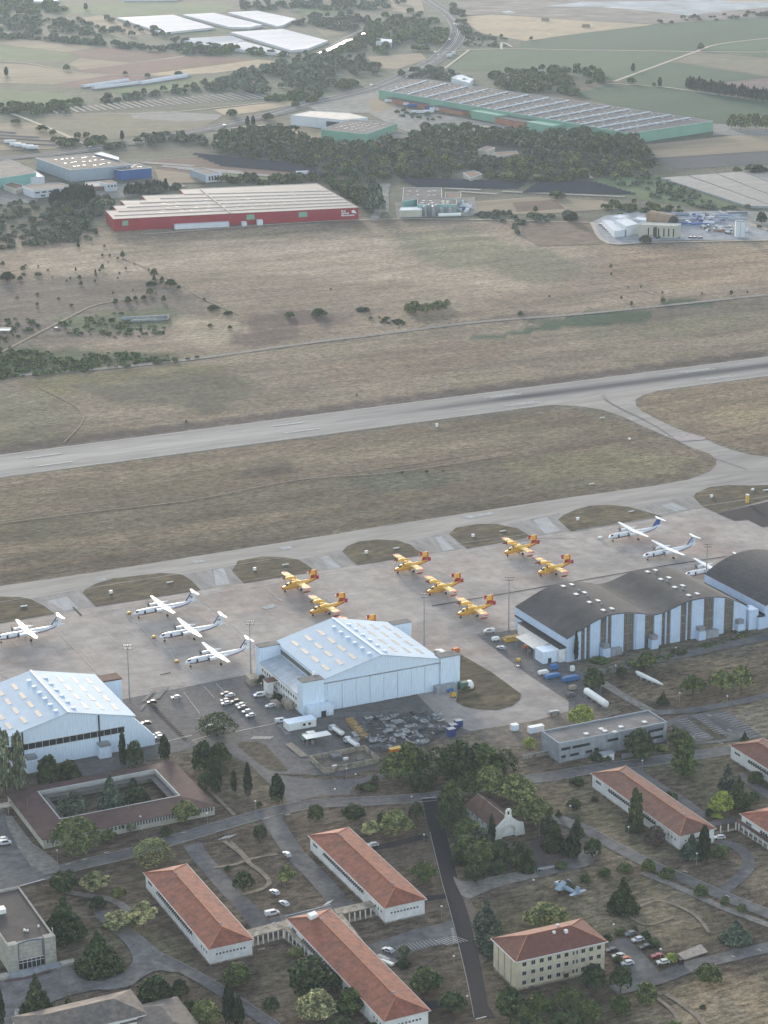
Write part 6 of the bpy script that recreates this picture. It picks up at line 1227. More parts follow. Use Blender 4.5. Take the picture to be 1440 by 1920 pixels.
# scrap yard: piles of panels
rg = random.Random(11)
dm = [mat('scrap_light', (.33,.33,.325), .7, .3, 1), mat('scrap_mid', (.12,.125,.13), .8, .3, 1), mat('scrap_dark', (.06,.06,.065), .8, .3, 1)]
yard = [(668,1362),(700,1345),(780,1336),(828,1352),(835,1372),(800,1398),(740,1408),(690,1412),(672,1392)]
ypl = [P(*q)[:2] for q in yard]
sheet('scrap_yard_ground', yard, mat('yard_earth', (.085,.08,.075), 1, .3, .6, coord='World'), z=.33)
def in_poly(x, y, pl):
    c = False
    for i in range(len(pl)):
        x0, y0 = pl[i]; x1, y1 = pl[(i+1) % len(pl)]
        if (y0 > y) != (y1 > y) and x < (x1-x0)*(y-y0)/(y1-y0)+x0: c = not c
    return c
piles = 0
while piles < 95:
    x = rg.uniform(min(p[0] for p in ypl), max(p[0] for p in ypl)); y = rg.uniform(min(p[1] for p in ypl), max(p[1] for p in ypl))
    if not in_poly(x, y, ypl): continue
    piles += 1; r = empty('scrap_pile', (x, y, .3), ANG+rg.choice((0, math.pi/2))+rg.gauss(0, .12), 'pile of grey metal sheets and frames in the scrap yard', 'scrap pile', 'scrap piles in the yard')
    z = 0; w_, d_ = rg.uniform(2, 5.5), rg.uniform(1.5, 3)
    for k in range(rg.randint(2, 3)):
        h_ = rg.uniform(.1, .5); a, b_ = rg.uniform(-.6,.6), rg.uniform(-.4,.4); f_ = rg.uniform(.6,1.1)
        mb = MB(); mb.box(a, a+w_*f_, b_, b_+d_*f_, z, z+h_); mb.build('metal_sheet', dm[rg.choice((0,0,1,1,2))], r); z += h_+.004
    mb = MB(); mb.tube((w_*.2,d_*.5,z),(w_*.6,d_*.3,z+rg.uniform(.8,2.2)),.12,k=4); mb.tube((0,0,.2),(w_,d_,z+.9),.08,k=4); mb.build('bent_pipe', dm[1], r)
for k in range(7):
    px, py = 652+k*5.2, 1352+k*5; r = empty('pallet_stack', (*P(px, py+6)[:2], .32), ANG+.1*k, 'stack of yellow brown timber pallets at the scrap yard edge', 'pallets', 'yellow brown pallets at the scrap yard')
    for j in range(3): MB().box(0,3.2,0,2.4,j*.5,j*.5+.38).build('pallet', mat('timber', (.34,.22,.09), .9, .3, 1), r)
for k, (px, py) in enumerate(((846,1372),(856,1366),(842,1384))):
    r = empty('blue_crate', (*P(px, py)[:2], .3), ANG, 'stacked dark blue frame crate at the scrap yard corner', 'crate', 'blue crates at the scrap yard corner')
    MB().box(0,3,0,2.4,0,2.2+k*.5).build('body', mat('dull_blue', (.04,.06,.20), .7, .2, 1), r); MB().box(-.1,3.1,-.1,2.5,2.21+k*.5,2.35+k*.5).build('lid', galv, r)
boxthing('orange_skip', 733, 1414, 25, [('body', org_p, [(0,5,0,2.2,0,1.6)]), ('rim', yel_p, [(-.1,5.1,-.1,2.3,1.61,1.75)])], 'orange skip at the edge of the grove', 'skip')
# masts
for i, (bx, by, ty, w_) in enumerate(((243,1312,1208,'beside the left hangar pocket'),(470.7,1270,1163,'between turboprop and centre hangar'),(953.7,1182,1080,'at the wavy hangar back corner'),(795.5,1217,1112,'behind the centre hangar roof'),(1323,1117,1018,'between wavy and last hangar'))):
    h = HZ(bx, by, ty+2); r = empty('floodlight_mast', P(bx, by), ANG*0, 'tall steel floodlight mast '+w_, 'mast', 'floodlight masts along the apron')
    MB().tube((0,0,0),(0,0,h),.32,.16,8).build('pole', galv, r)
    for z, l_ in ((h, 1.9), (h-1.4, 1.5)):
        f_ = MB().box(-l_*1.0,l_*1.0,-.35,.35,z,z+.12).build('platform', galv, r)
        for k in range(6): MB().box(-l_+k*l_*.4-.05*0,-l_+k*l_*.4+.35,-.6,-.36,z-.1,z+.35).build('lamp_head', dk, f_)
LAMPS = [(108,1616,'before the left corner of the courtyard building'),(389,1546,'at the courtyard building right corner'),(479,1523,'on the cypress lawn'),(628,1500,'on the island bed at the junction'),(667,1472,'across the junction below the tanker trucks'),(772,1514,'on the avenue above the black road'),(795,1586,'first on the left side of the black road'),(812,1656,'second on the left side of the black road'),(828,1722,'third on the left side of the black road'),(851,1816,'fourth on the left side of the black road'),(876,1892,'last on the left side of the black road'),(1000,1672,'on the gravel square edge above the grey jet'),(1069,1532,'in the pair of bushes on the lawn'),(1178,1572,'before the faded red roof'),(1306,1622,'beside the plump cypress at the end wall'),(1150,1756,'behind the shrubs at the apartment end'),(1238,1803,'beside the yellow green shrub'),(1274,1318,'on the brown lot, left of two'),(1363,1324,'on the brown lot, right of two'),(490.5,1300,'at the annex planting'),(1204,1446,'in the big tree before the office block'),(264,1552,'under the pale tree before the courtyard building'),(650,1461,'at the upper kerb of the junction'),(1267,1232,'on the road before the wavy hangar'),(1154,1266,'by the small dark tree behind the trailer'),(1374,1198,'at the foot of the last glazed bay')]
for px, py, w_ in LAMPS:
    r = empty('street_lamp', P(px, py), 0, 'white headed lamp on a thin pole '+w_, 'street lamp', 'lamps of the base roads')
    MB().tube((0,0,0),(0,0,4.3),.08,.06,6).build('pole', galv, r); MB().ell((0,0,4.55),(.42,.42,.32),8,5).build('lamp_head', MATS['lit_rooflight'], r)
# airfield small things
yp = empty('marker_post', P(1401,943), 0, 'tall yellow box post on the right grass island', 'post'); MB().box(-.8,.8,-.8,.8,0,4.6).build('body', yel_p, yp); MB().box(-.9,.9,-.9,.9,4.61,4.9).build('cap', wht, yp)
for px, py, s in ((208,1113,1.5),(313,1094,0),(39,1139,0),(477.5,1070,1.5),(530,1061,0),(687,1038,1.5),(738,1030,0),(887,1007,1.5),(938,998,0),(1083,976,1.5),(1179,961,0),(1334,933,1.5),(1411,920,1.2),(1431,921,0),(1105,909,0),(819,800,1.8),(1180,824,.8),(1125,785,0)):
    r = empty('ground_marker' if s else 'marker_board', P(px, py), ANG, ('white square marker box' if s else 'white bent marker board')+' on the airfield grass', 'marker', 'white markers on the airfield grass')
    if s: MB().box(-.7,.7,-.5,.5,0,s).build('box', wht, r); MB().box(-.8,.8,-.6,.6,s+.01,s+.12).build('lid', wht, r)
    else: MB().box(-.2,3.2,-.12,.12,.25,.8).build('board', wht, r); MB().box(0,.15,-.1,.1,0,.25).box(2.9,3.05,-.1,.1,0,.25).build('foot', galv, r); 
sd = empty('hedge', P(688,1478), ANG, 'dark clipped low hedge in the island bed at the junction', 'hedge'); 
mbx = crown_v([(x,0,.9,1.6,1.0) for x in (-3,-1.5,0,1.5,3)], 500, .35, 5); link('foliage', leaves_mesh('hedge_foliage', mbx, LM['dark']), sd)
# fences of thin posts
def fence(pts, h, label, n=24, mesh=None):
    q = [P(*p)[:2] for p in pts]; o = q[0]; r = empty('wire_fence', (*o, 0), 0, label, 'fence'); mb = MB(); pm = MB().box(-.05,.05,-.05,.05,0,h).mesh('post', galv)
    tot = sum(math.dist(q[i], q[i+1]) for i in range(len(q)-1)); step = tot/n
    for i in range(len(q)-1):
        a, b_ = q[i], q[i+1]; d = math.dist(a, b_); m_ = max(1, int(d/step))
        for k in range(m_): t = k/m_; link('post', pm, r, (a[0]+(b_[0]-a[0])*t-o[0], a[1]+(b_[1]-a[1])*t-o[1], 0))
        for z in (h*.35, h*.7, h): mb.tube((a[0]-o[0],a[1]-o[1],z),(b_[0]-o[0],b_[1]-o[1],z),.03,k=4)
    mb.build('rail', galv, r)
fence([(292,1428),(365,1398),(395,1392)], 1.8, 'wire fence along the lower edge of the hangar car park')
fence([(614,1345),(700,1345),(780,1334)], 2.2, 'wire fence between the hangar forecourt and scrap yard', 20); fence([(540,1450),(600,1440),(610,1452)], 1.6, 'low fence beside the walled pit', 12)
boxthing('long_wall', 980, 1425, 25, [('wall', conc, [(0,16,0,.25,0,1.6)]), ('coping', conc2, [(-.1,16.1,-.1,.35,1.61,1.75)])], 'low concrete wall running from the grove to the office block', 'wall')
boxthing('long_wall', 1252, 1398, 25, [('wall', conc, [(0,13,0,.25,0,1.5)]), ('coping', conc2, [(-.1,13.1,-.1,.35,1.51,1.65)])], 'low concrete wall from the office block to the marked parking', 'wall')
boxthing('stone_bench', 988, 1638, 20, [('wall', conc, [(0,11,0,.8,0,.6)]), ('coping', conc2, [(-.1,11.1,-.1,.9,.61,.75)])], 'long pale step at the lower edge of the chapel forecourt', 'step')
boxthing('metal_gate', 1165, 1424, 25, [('panel', galv, [(0,8,0,.1,.1,2.1)]), ('post', dk, [(-.15,-.02,0,.15,0,2.3)]), ('post', dk, [(8.02,8.15,0,.15,0,2.3)])], 'grey sliding gate before the office block', 'gate')
boxthing('rubble_stack', 700, 1795, -45, [('slab', wht, [(0,4,0,1,.0,.5)]), ('slab', dm[0], [(1,6,.5,2,.51,.9)]), ('slab', wht, [(4,9,-.5,.8,0,.8)]), ('slab', dm[1], [(6,9,1,3,0,.7)])], 'heap of broken white slabs against the long red roofed block', 'heap')
boxthing('waste_bin', 1274, 1810, 20, [('body', dk, [(0,1.6,0,1.4,0,1.5)]), ('lid', dk, [(-.1,1.7,-.1,1.5,1.51,1.7)])], 'dark waste bin at the boules court corner', 'bin')
boxthing('garden_bench', 484, 1784, 20, [('seat', conc, [(0,2.4,0,.6,.4,.5)]), ('leg', conc, [(.2,.4,.1,.5,0,.4)]), ('leg', conc, [(2,2.2,.1,.5,0,.4)])], 'stone bench at the red roofed block end wall', 'bench')
boxthing('electric_cabinet', 29, 1906, 20, [('body', wht, [(0,1.6,0,1,0,1.7)]), ('roof', conc2, [(-.1,1.7,-.1,1.1,1.71,1.85)])], 'white electric cabinet by the grey tiled roof corner', 'cabinet')
# ================================================================ beyond the airfield: fields
LV[0] = .10
def fm(n, c, v=.18, sc=.05, st=None): return mat('field_'+n, c, 1, v, sc, coord='World', spec=.05, streak=st, var2=((c[0]*.82, c[1]*.85, c[2]*.85), .008, .52))
Ftan = fm('wheat', (.36,.285,.19)); Ftan2 = fm('stubble', (.25,.205,.145), .22, .05, (.4, 6)); Fbr = fm('plough', (.135,.092,.075)); Fbr2 = fm('plough_red', (.155,.095,.08)); Fgr = fm('vine', (.058,.105,.060), .10, .3, (1.2, 5)); Fgr2 = fm('meadow', (.10,.14,.072)); Fgr3 = fm('vine_dark', (.040,.082,.050), .10, .3, (.9, 5)); Ftg = fm('fallow', (.16,.15,.105)); Fpl = fm('black_sheet', (.075,.082,.09), .12, .1); Fgry = fm('grey_lot', (.22,.215,.20), .3, .1); Fqr = fm('quarry', (.19,.17,.15), .35, .02); Fqp = fm('quarry_pale', (.36,.38,.40), .3, .015); Fpur = fm('plough_purple', (.16,.11,.115))
FIELDS = [
 (Ftan2, [(-60,68),(0,70),(190,88),(122,98),(0,83),(-60,80)]), (Fgr2, [(-60,82),(0,84),(122,99),(150,110),(60,118),(-60,110)]), (Fbr, [(118,98),(200,89),(340,103),(245,117),(200,116),(150,108)]), (Ftan2, [(150,109),(245,118),(345,104),(352,105),(250,124),(150,131),(130,120)]), (Fbr2, [(150,131),(352,106),(420,107),(485,112),(275,138),(215,140),(150,134)]), (Ftan, [(275,139),(485,112),(520,115),(500,124),(400,137),(300,142)]),
 (Fbr2, [(100,158),(205,141),(290,143),(272,150),(150,166)]), (Ftan2, [(-60,116),(60,122),(150,138),(205,141),(100,158),(-60,155)]), (Fgr2, [(195,171),(352,148),(430,146),(385,162),(250,180)]), (Fgr2, [(-60,164),(0,167),(115,175),(182,189),(170,195),(70,197),(-60,194)]),
 (Fgr2, [(60,12),(260,3),(440,10),(420,24),(325,26),(215,31),(190,27),(90,24)]), (Ftan2, [(150,35),(188,28),(215,38),(270,54),(285,64),(240,68),(190,55)]), (Ftg, [(0,62),(120,40),(200,58),(240,70),(120,72)]),
 (Ftan, [(862,32),(925,27),(1105,40),(1228,46),(1085,63),(985,77),(900,62)]), (Fgr3, [(975,78),(1085,64),(1235,46),(1440,31),(1600,30),(1600,98),(1440,96),(1320,95),(975,90)]), (Fgr, [(1322,92),(1440,71),(1600,60),(1600,95),(1440,96)]), (Fgr, [(838,129),(895,92),(1285,98),(1158,151),(1050,142),(930,136)]),
 (Fgr3, [(1070,178),(1148,158),(1240,163),(1350,179),(1440,190),(1600,200),(1600,250),(1337,247),(1335,226),(1150,198)]), (Ftg, [(1262,116),(1308,98),(1440,109),(1600,118),(1600,150),(1440,143),(1300,121)]), (Fgr3, [(1183,140),(1258,117),(1440,145),(1345,156),(1350,178),(1240,162),(1165,155)]), (Fpur, [(1358,158),(1440,148),(1600,140),(1600,185),(1440,178),(1380,174)]), (Fgr, [(1380,100),(1600,96),(1600,112),(1440,108)]),
 (Ftan2, [(1188,274),(1337,258),(1440,248),(1600,236),(1600,272),(1440,283),(1225,297)]), (Fpl, [(1222,298),(1440,284),(1600,272),(1600,300),(1440,308),(1266,318)]), (Fgr2, [(1115,336),(1260,326),(1235,331),(1400,386),(1340,392),(1180,372),(1110,345)]), (fm('scrubby', (.165,.125,.092), .35, .08), [(980,420),(1100,412),(1132,458),(1010,462),(975,440)]), (Ftan2, [(890,378),(1000,370),(1130,376),(1180,390),(1040,400),(960,402),(890,398)]), (Fbr, [(960,380),(1040,375),(1060,392),(970,398)]),
 (Ftg, [(60,215),(250,212),(420,216),(380,240),(200,262),(80,250)]), (Fgry, [(245,213),(300,209),(415,215),(408,225),(330,228),(250,222)]), (Ftan, [(400,206),(545,188),(575,192),(470,212),(420,216)]), (Ftan2, [(450,245),(545,235),(600,262),(560,268),(460,262)]), (Ftan, [(545,234),(602,243),(602,262),(550,258)]), (Ftan2, [(0,232),(60,230),(160,262),(100,280),(0,282)]),
 (Fgry, [(560,190),(710,165),(735,200),(900,228),(1030,250),(1180,268),(1100,275),(900,262),(800,262),(745,240),(690,212),(600,212)]), (Fgry, [(1337,232),(1440,240),(1600,250),(1600,256),(1337,254)]),
 (Fqr, [(850,5),(1000,-5),(1250,-12),(1600,-20),(1600,28),(1440,32),(1225,45),(1105,40),(925,26),(860,30)]), (Fqp, [(1020,12),(1090,4),(1240,2),(1440,-6),(1600,-10),(1600,18),(1440,14),(1330,24),(1290,29),(1210,20),(1120,13)]), (Fqp, [(940,22),(955,20),(968,24),(950,26)]), (Ftan, [(1300,-4),(1600,-14),(1600,-2),(1380,4)]),
 (Ftan2, [(720,0),(790,-4),(795,20),(760,24),(690,14)]), (Ftan2, [(690,107),(790,100),(800,112),(745,130),(700,128)]), (Fgr2, [(560,10),(640,15),(660,28),(560,30)]), (Ftg, [(590,52),(660,50),(650,64),(610,70)]), (Fgr, [(355,52),(425,56),(432,62),(360,67),(310,62)]), (Ftan2, [(720,176),(745,200),(700,214),(690,190)]),
 (Fgry, [(100,352),(230,345),(330,340),(350,350),(230,372),(120,372)]), (Fbr, [(285,300),(400,296),(700,332),(640,340),(420,335),(300,322)]), (Fgr2, [(400,325),(520,330),(560,340),(430,342)]), (Fgry, [(0,330),(70,335),(70,380),(0,385)]), (Ftan2, [(290,318),(350,325),(400,342),(300,345)]), (Fgry, [(740,380),(890,370),(895,405),(745,410)]), (Fgry, [(700,400),(730,398),(728,345),(712,345)]),
 (mat('yard_pale', (.26,.27,.285), .95, .25, .1, coord='World'), [(1108,418),(1135,405),(1200,398),(1380,396),(1440,435),(1600,440),(1600,448),(1440,450),(1240,452),(1180,458),(1138,458)]), (Fgry, [(1380,396),(1440,398),(1600,400),(1600,436),(1430,432)]),
]
for m_, pts in FIELDS: tag(sheet('field', pts, m_), kind='structure')
# tracks, highway
LV[0] = max(LV[0], .5)
trk = mat('pale_track', (.42,.37,.30), 1, .15, .2, coord='World')
for pl, w_ in (([(835,96),(940,92),(1080,94),(1290,97),(1380,98),(1600,97)], 6), ([(1152,153),(1220,128),(1300,99),(1345,84),(1440,72),(1600,56)], 6), ([(1140,157),(1240,163),(1345,178)], 4), ([(940,93),(942,80),(960,88)], 4), ([(880,94),(840,124),(828,132)], 4), ([(545,122),(600,98),(650,70),(688,53)], 7), ([(0,115),(60,120),(150,137),(300,143)], 3), ([(0,205),(90,240),(170,275)], 5), ([(90,215),(300,212),(520,190)], 4), ([(360,250),(420,242),(500,235)], 5), ([(740,262),(900,238),(1000,262)], 6), ([(270,440),(700,412),(1110,418)], 3), ([(1110,418),(1140,456),(1240,455),(1600,448)], 4), ([(1365,396),(1400,418),(1440,432)], 5), ([(700,415),(716,380),(725,345)], 8), ([(820,290),(900,285),(960,300)], 3), ([(1000,268),(1060,300),(1110,335)], 4)):
    ribbon('farm_track_path', pl, w_, trk if w_ < 7 else Fgry)
hw = [(785,-14),(805,2),(838,24),(856,44),(859,62),(848,84),(818,112),(775,134),(735,152),(700,166),(640,182),(575,196),(520,212),(470,224),(410,238),(350,250),(290,262),(200,276),(120,287),(0,298),(-80,304)]
ribbon('highway_road', hw, 27, mat('highway_asphalt', (.105,.108,.112), 1, .12, .05, coord='World', spec=.02))
LV[0] += .02
hwm = MB()
for off, w_ in ((12.6,.5),(-12.6,.5),(1.6,.5),(-1.6,.5)): ribbon('x', hw, w_, None, z=LV[0]+.01, off=off, mb=hwm)
tag(hwm.build('highway_markings', mat('highway_line', (.5,.5,.48), .8, .1, .2)), kind='structure')
tag(ribbon('pond_water', [(575,110),(598,101),(622,91),(640,82),(655,75),(675,72),(690,55)], 9, mat('canal_water', (.25,.25,.22), .08, 0, 1, spec=1.0)), kind='structure')
# ---- plastic greenhouses
gh = mat('greenhouse_plastic', (.56,.56,.58), .8, .10, .02, spec=.1, streak=(ANG, 4))
def outline_thing(name, label, cat, pts, z, m_, roof_m=None, group=None, part='cover'):
    c = [P(*q, z)[:2] for q in pts]; o = c[0]; r = empty(name, (*o, 0), 0, label, cat, group); q = [(x-o[0], y-o[1]) for x, y in c]
    a = MB().prism(q, 0, z-.02, cap1=False, cap0=False).build('wall', m_, r); b = MB(); s = sum(q[i][0]*q[(i+1)%len(q)][1]-q[(i+1)%len(q)][0]*q[i][1] for i in range(len(q)))
    if s < 0: q = q[::-1]
    b.face([(x, y, z) for x, y in q]); rf = b.build('roof' if part == 'cover' else part, roof_m or m_, r); return r, o, rf
for i, (pts, lb) in enumerate((([(219,33),(325,27.5),(402,51),(305,61)],'first'),([(342,27),(402,24),(492,46),(467,51),(428,50)],'second'),([(427,23),(482,20),(555,35),(530,47),(520,49)],'third'),([(432,60),(530,54),(615,76),(577,91),(545,94)],'fourth and largest'),([(337,73),(435,67),(458,76),(400,86),(385,86)],'fifth'),([(395,87),(460,78),(540,99),(510,99)],'sixth'))):
    r, o, rf = outline_thing('greenhouse', lb+' white plastic covered greenhouse block of the far cluster', 'greenhouse', pts, 4, gh, None, 'white greenhouse blocks')
    c = [P(*q, 4)[:2] for q in pts]; mb = MB(); n = 16
    for k in range(1, n):
        t = k/n; a = (c[0][0]+(c[-1][0]-c[0][0])*t, c[0][1]+(c[-1][1]-c[0][1])*t); b_ = (c[1][0]+(c[2][0]-c[1][0])*t, c[1][1]+(c[2][1]-c[1][1])*t)
        mb.tube((a[0]-o[0],a[1]-o[1],4.0),(b_[0]-o[0],b_[1]-o[1],4.0),.35,k=4)
    mb.build('gutter', mat('gutter_grey', (.42,.43,.45), .6, .1, 1), r)
for a, b_, w_ in (((155,164),(240,152),9),((175,167),(268,156),9),((268,156),(352,142),9),((262,158),(348,144.5),9)):
    A_, B_ = P(*a), P(*b_); d = math.dist(A_, B_); r = empty('polytunnel', A_, math.atan2(B_[1]-A_[1], B_[0]-A_[0]), 'long white polytunnel on the far brown field', 'polytunnel', 'white polytunnels side by side')
    MB().rings([[(x, w_/2*math.cos(t), 4*math.sin(t)) for t in [math.pi*i/8 for i in range(9)]] for x in (0, d)]).build('cover', gh, r); MB().tube((0,-w_/2,.2),(d,-w_/2,.2),.25,k=4).build('base_rail', galv, r)
# ---- solar arrays
pvm = mat('solar_glass', (.12,.125,.13), .7, .1, .3, spec=.15); pvl = mat('solar_glass_glare', (.27,.255,.235), .8, .15, .1, spec=.1); pvd = mat('solar_glass_dark', (.035,.04,.05), .85, .2, .3, spec=.05)  # pvl: sky glare on the panels is put into its pale base colour
def solar_row(a, b_, w_, tilt, label, m_, group, h=.8, legs=True):
    A_, B_ = P(*a), P(*b_); d = math.dist(A_, B_); r = empty('solar_row', A_, math.atan2(B_[1]-A_[1], B_[0]-A_[0]), label, 'solar panels', group); c, s = math.cos(tilt)*w_, math.sin(tilt)*w_
    MB().rings([[(x,0,h),(x,c,h+s),(x,c,h+s-.15),(x,0,h-.15)] for x in (0, d)]).build('panel', m_, r); mb = MB()
    for k in range(max(2, int(d/12))): x = d*k/max(1, int(d/12)-1) if int(d/12) > 1 else 0; mb.box(x-.1 if k else 0, x+.1, c*.45, c*.55, 0, h+s*.45)
    mb.build('rack', galv, r)
for i in range(32):
    t = i/31; solar_row((91+t*375, 206-t*33), (107+t*400, 214.5-t*29), 2.4, .5, 'slanted solar row of the long fan beside the far highway', pvm if i % 5 else pvl, 'solar rows of the long fan')
for a, b_ in (((-40,246),(28,252)),((-40,254),(72,260)),((-40,260),(98,267)),((-40,267),(103,275))): solar_row(a, b_, 3.4, .35, 'broad solar row at the left picture edge', pvm, 'solar rows at the left edge')
for a, b_ in (((265,307),(360,314)),((300,314),(450,325)),((330,318),(500,332))): solar_row(a, b_, 7, .1, 'pale long solar row behind the small glazed office', pvl, 'pale solar rows behind the office')
for i in range(6): solar_row((360+i*10, 291+i*4.2), (560+i*10, 311+i*3.6), 5, .25, 'dark solar row behind the red warehouse', pvd, 'dark solar rows behind the red warehouse')
for i in range(8): solar_row((750+i*4, 336+i*2.3), (985-i*2, 345+i*1.5), 4.5, .2, 'dark solar row in front of the wooded estate', pvd, 'dark solar rows before the wood')
for i in range(9): solar_row((1012-i*4, 342+i*2.6), (1120+i*9, 345+i*2.6), 4.5, .2, 'dark solar row left of the big pale array', pvd, 'dark solar rows by the farm track')
for a, b_ in (((830,355),(900,358)),((940,361),(1170,371)),((860,361),(930,366))): solar_row(a, b_, 5, .05, 'pale flat solar row at the lower side of the dark rows', pvl, 'pale solar rows by the farm track')
for i in range(5):
    t0, t1 = i/5, (i+1)/5-.012; A0 = (1240+t0*260, 333-t0*20); A1 = (1240+t1*260, 333-t1*20); B0 = (1400+t0*260, 385.5+t0*6); B1 = (1400+t1*260, 385.5+t1*6)
    r, o, rf = outline_thing('solar_field', 'pale tilted solar field strip at the right picture edge', 'solar panels', [A0, A1, B1, B0], 2.2, conc2, pvl, 'pale solar field strips at the right', 'panel')
# ---- far buildings
fred = mat('warehouse_red', (.30,.035,.045), .7, .10, .06, spec=.04, stripe=('X', 3, .06)); fgreen = mat('warehouse_green', (.20,.36,.27), .7, .08, .05, spec=.04); fgreen2 = mat('warehouse_teal', (.20,.40,.36), .7, .08, .05, spec=.04); fblue = mat('warehouse_blue', (.035,.10,.28), .6, .08, .1, spec=.04); fgrey = mat('warehouse_grey', (.30,.35,.40), .7, .10, .08, spec=.04); fwhite = mat('far_white', (.58,.61,.64), .7, .08, .1, spec=.04); fcream = mat('far_cream', (.45,.43,.36), .8, .1, .1, spec=.04)
froof = mat('far_roof_grey', (.080,.085,.090), .85, .2, .08, spec=.04, var2=((.11,.115,.12), .05, .55)); froofp = mat('far_roof_pale', (.48,.43,.38), .8, .16, .05, spec=.04, streak=(.2, 8), var2=((.40,.35,.31), .03, .5)); ftile = mat('far_tiles', (.18,.125,.095), .9, .2, .2, spec=.04)
lit = MATS['lit_rooflight']
SKD = {}
def dot(parent, o, px, py, z, w_=2.4, d_=1.1, h_=.25, a=0.0):
    if (w_, d_) not in SKD: SKD[w_, d_] = MB().box(-w_/2,w_/2,-d_/2,d_/2,-.1,h_).mesh('skylight', lit)
    p = P(px, py, z); return link('skylight', SKD[w_, d_], parent, (p[0]-o[0], p[1]-o[1], z), a)
def dots_in(parent, o, quad, nx_, ny_, z, jit=.25, **k):
    rg_ = random.Random(nx_*7+ny_)
    for i in range(nx_):
        for j in range(ny_):
            u, v = (i+.5+rg_.uniform(-jit, jit))/nx_, (j+.5+rg_.uniform(-jit, jit)*.6)/ny_
            px = (quad[0][0]*(1-u)+quad[1][0]*u)*(1-v)+(quad[3][0]*(1-u)+quad[2][0]*u)*v; py = (quad[0][1]*(1-u)+quad[1][1]*u)*(1-v)+(quad[3][1]*(1-u)+quad[2][1]*u)*v
            dot(parent, o, px, py, z, **k)
def far_box(name, label, pts, z, wall, roof, cat='building', skl=None, group=None, rim=True):
    r, o, rf = outline_thing(name, label, cat, pts, z, wall, roof, group)
    if rim:
        c = [P(*q, z)[:2] for q in pts]; mb = MB()
        for i in range(len(c)): a, b_ = c[i], c[(i+1) % len(c)]; mb.tube((a[0]-o[0],a[1]-o[1],z+.15),(b_[0]-o[0],b_[1]-o[1],z+.1),.28,k=4)
        mb.build('parapet', fwhite if wall not in (fred,) else froofp, r)
    if skl: dots_in(rf, o, *skl[:3], z, **(skl[3] if len(skl) > 3 else {}))
    return r, o, rf
def on_wall(r, o, a, b_, z0, z1, m_, name, out_=.25):
    """flat box on a wall between two roof-edge photo points; a, b_ = (px, py, z) taken at height z"""
    A_, B_ = P(*a), P(*b_); d = math.hypot(B_[0]-A_[0], B_[1]-A_[1]); ang = math.atan2(B_[1]-A_[1], B_[0]-A_[0])
    return MB().box(0, d, -out_, -.02, z0, z1).build(name, m_, r, loc=(A_[0]-o[0], A_[1]-o[1], 0), rz=ang)
zr = 10.8
rw, ro_, rrf = far_box('warehouse', 'long red warehouse with stepped pale roof beside the dry field', [(213,411),(672,389),(594,344),(337,355),(345,364),(266,367),(274,375),(226,376),(235,385),(212,386),(219,394),(198,395)], zr, fred, froofp, skl=([(300,380),(600,352),(640,382),(290,402)], 12, 5, {'w_': 3, 'd_': 1.0}))
mb = MB()
for t in (.12,.26,.40,.54,.68,.82):
    a, b_ = P(198+(594-198)*t*1.0+14*(1-t), 395-(395-346)*t, zr+.1), P(672-(672-594)*t, 389-(389-344)*t, zr+.1)
for py0, x0 in ((403,214),(395,222),(387,238),(379,262),(371,300),(363,345)):
    t = (411-py0)/(411-344); xr = 672-(672-594)*t*.98; yr = 389-(389-344)*t*.98; a, b_ = P(x0, py0+1.5, zr+.1), P(xr-1, yr+.8, zr+.1); mb.tube((a[0]-ro_[0],a[1]-ro_[1],zr+.05),(b_[0]-ro_[0],b_[1]-ro_[1],zr+.05),.7,k=4)
mb.build('roof_valley', mat('valley', (.36,.31,.28), .85, .1, .2), rrf)
a, b_ = P(376,356,zr), P(432,400,zr); MB().tube((a[0]-ro_[0],a[1]-ro_[1],zr+.1),(b_[0]-ro_[0],b_[1]-ro_[1],zr+.1),1.0,k=4).build('roof_valley', MATS['valley'], rrf)
for x0, x1 in ((229,240),(462,477),(560,576)): on_wall(rw, ro_, (x0, 411-(x0-213)*.048, zr), (x1, 411-(x1-213)*.048, zr), 4.5, 9.0, fgreen, 'dock_panel')
for x0, x1, h in ((325,427,4.0),(451,460,3.5),(480,490,4.5)):
    A_, B_ = P(x0, 411-(x0-213)*.048, zr), P(x1, 411-(x1-213)*.048, zr); d = math.hypot(B_[0]-A_[0], B_[1]-A_[1]); MB().box(0, d, -7, -.3, 0, h).build('low_annex', fwhite, rw, loc=(A_[0]-ro_[0], A_[1]-ro_[1], 0), rz=math.atan2(B_[1]-A_[1], B_[0]-A_[0]))
wt = mat('sign_white', (.7,.7,.7), .7, 0, 1)
def wall_text(parent, o, s, px, py, z, size, name='sign_lettering'):
    A_, B_ = P(213,411,zr), P(672,389,zr); ang = math.atan2(B_[1]-A_[1], B_[0]-A_[0])
    c = bpy.data.curves.new(name, 'FONT'); c.body = s; c.size = size; c.extrude = .05; c.offset = size*.03; c.resolution_u = 2; c.space_line = .85; to = bpy.data.objects.new('t', c); COL.objects.link(to)
    bpy.context.view_layer.update(); me = bpy.data.meshes.new_from_object(to.evaluated_get(bpy.context.evaluated_depsgraph_get())); me.materials.clear(); me.materials.append(wt); bpy.data.objects.remove(to)
    p = (A_[0]+(B_[0]-A_[0])*px, A_[1]+(B_[1]-A_[1])*px); ob = link(name, me, parent, (p[0]-o[0]+math.sin(ang)*.5, p[1]-o[1]-math.cos(ang)*.5, z)); ob.rotation_euler = (math.pi/2, 0, ang); return ob
for k, s in enumerate(('Bral', 'Sanmal', 'Momentaria')): wall_text(rw, ro_, s, .928, 0, 7.4-k*2.0, 2.5)
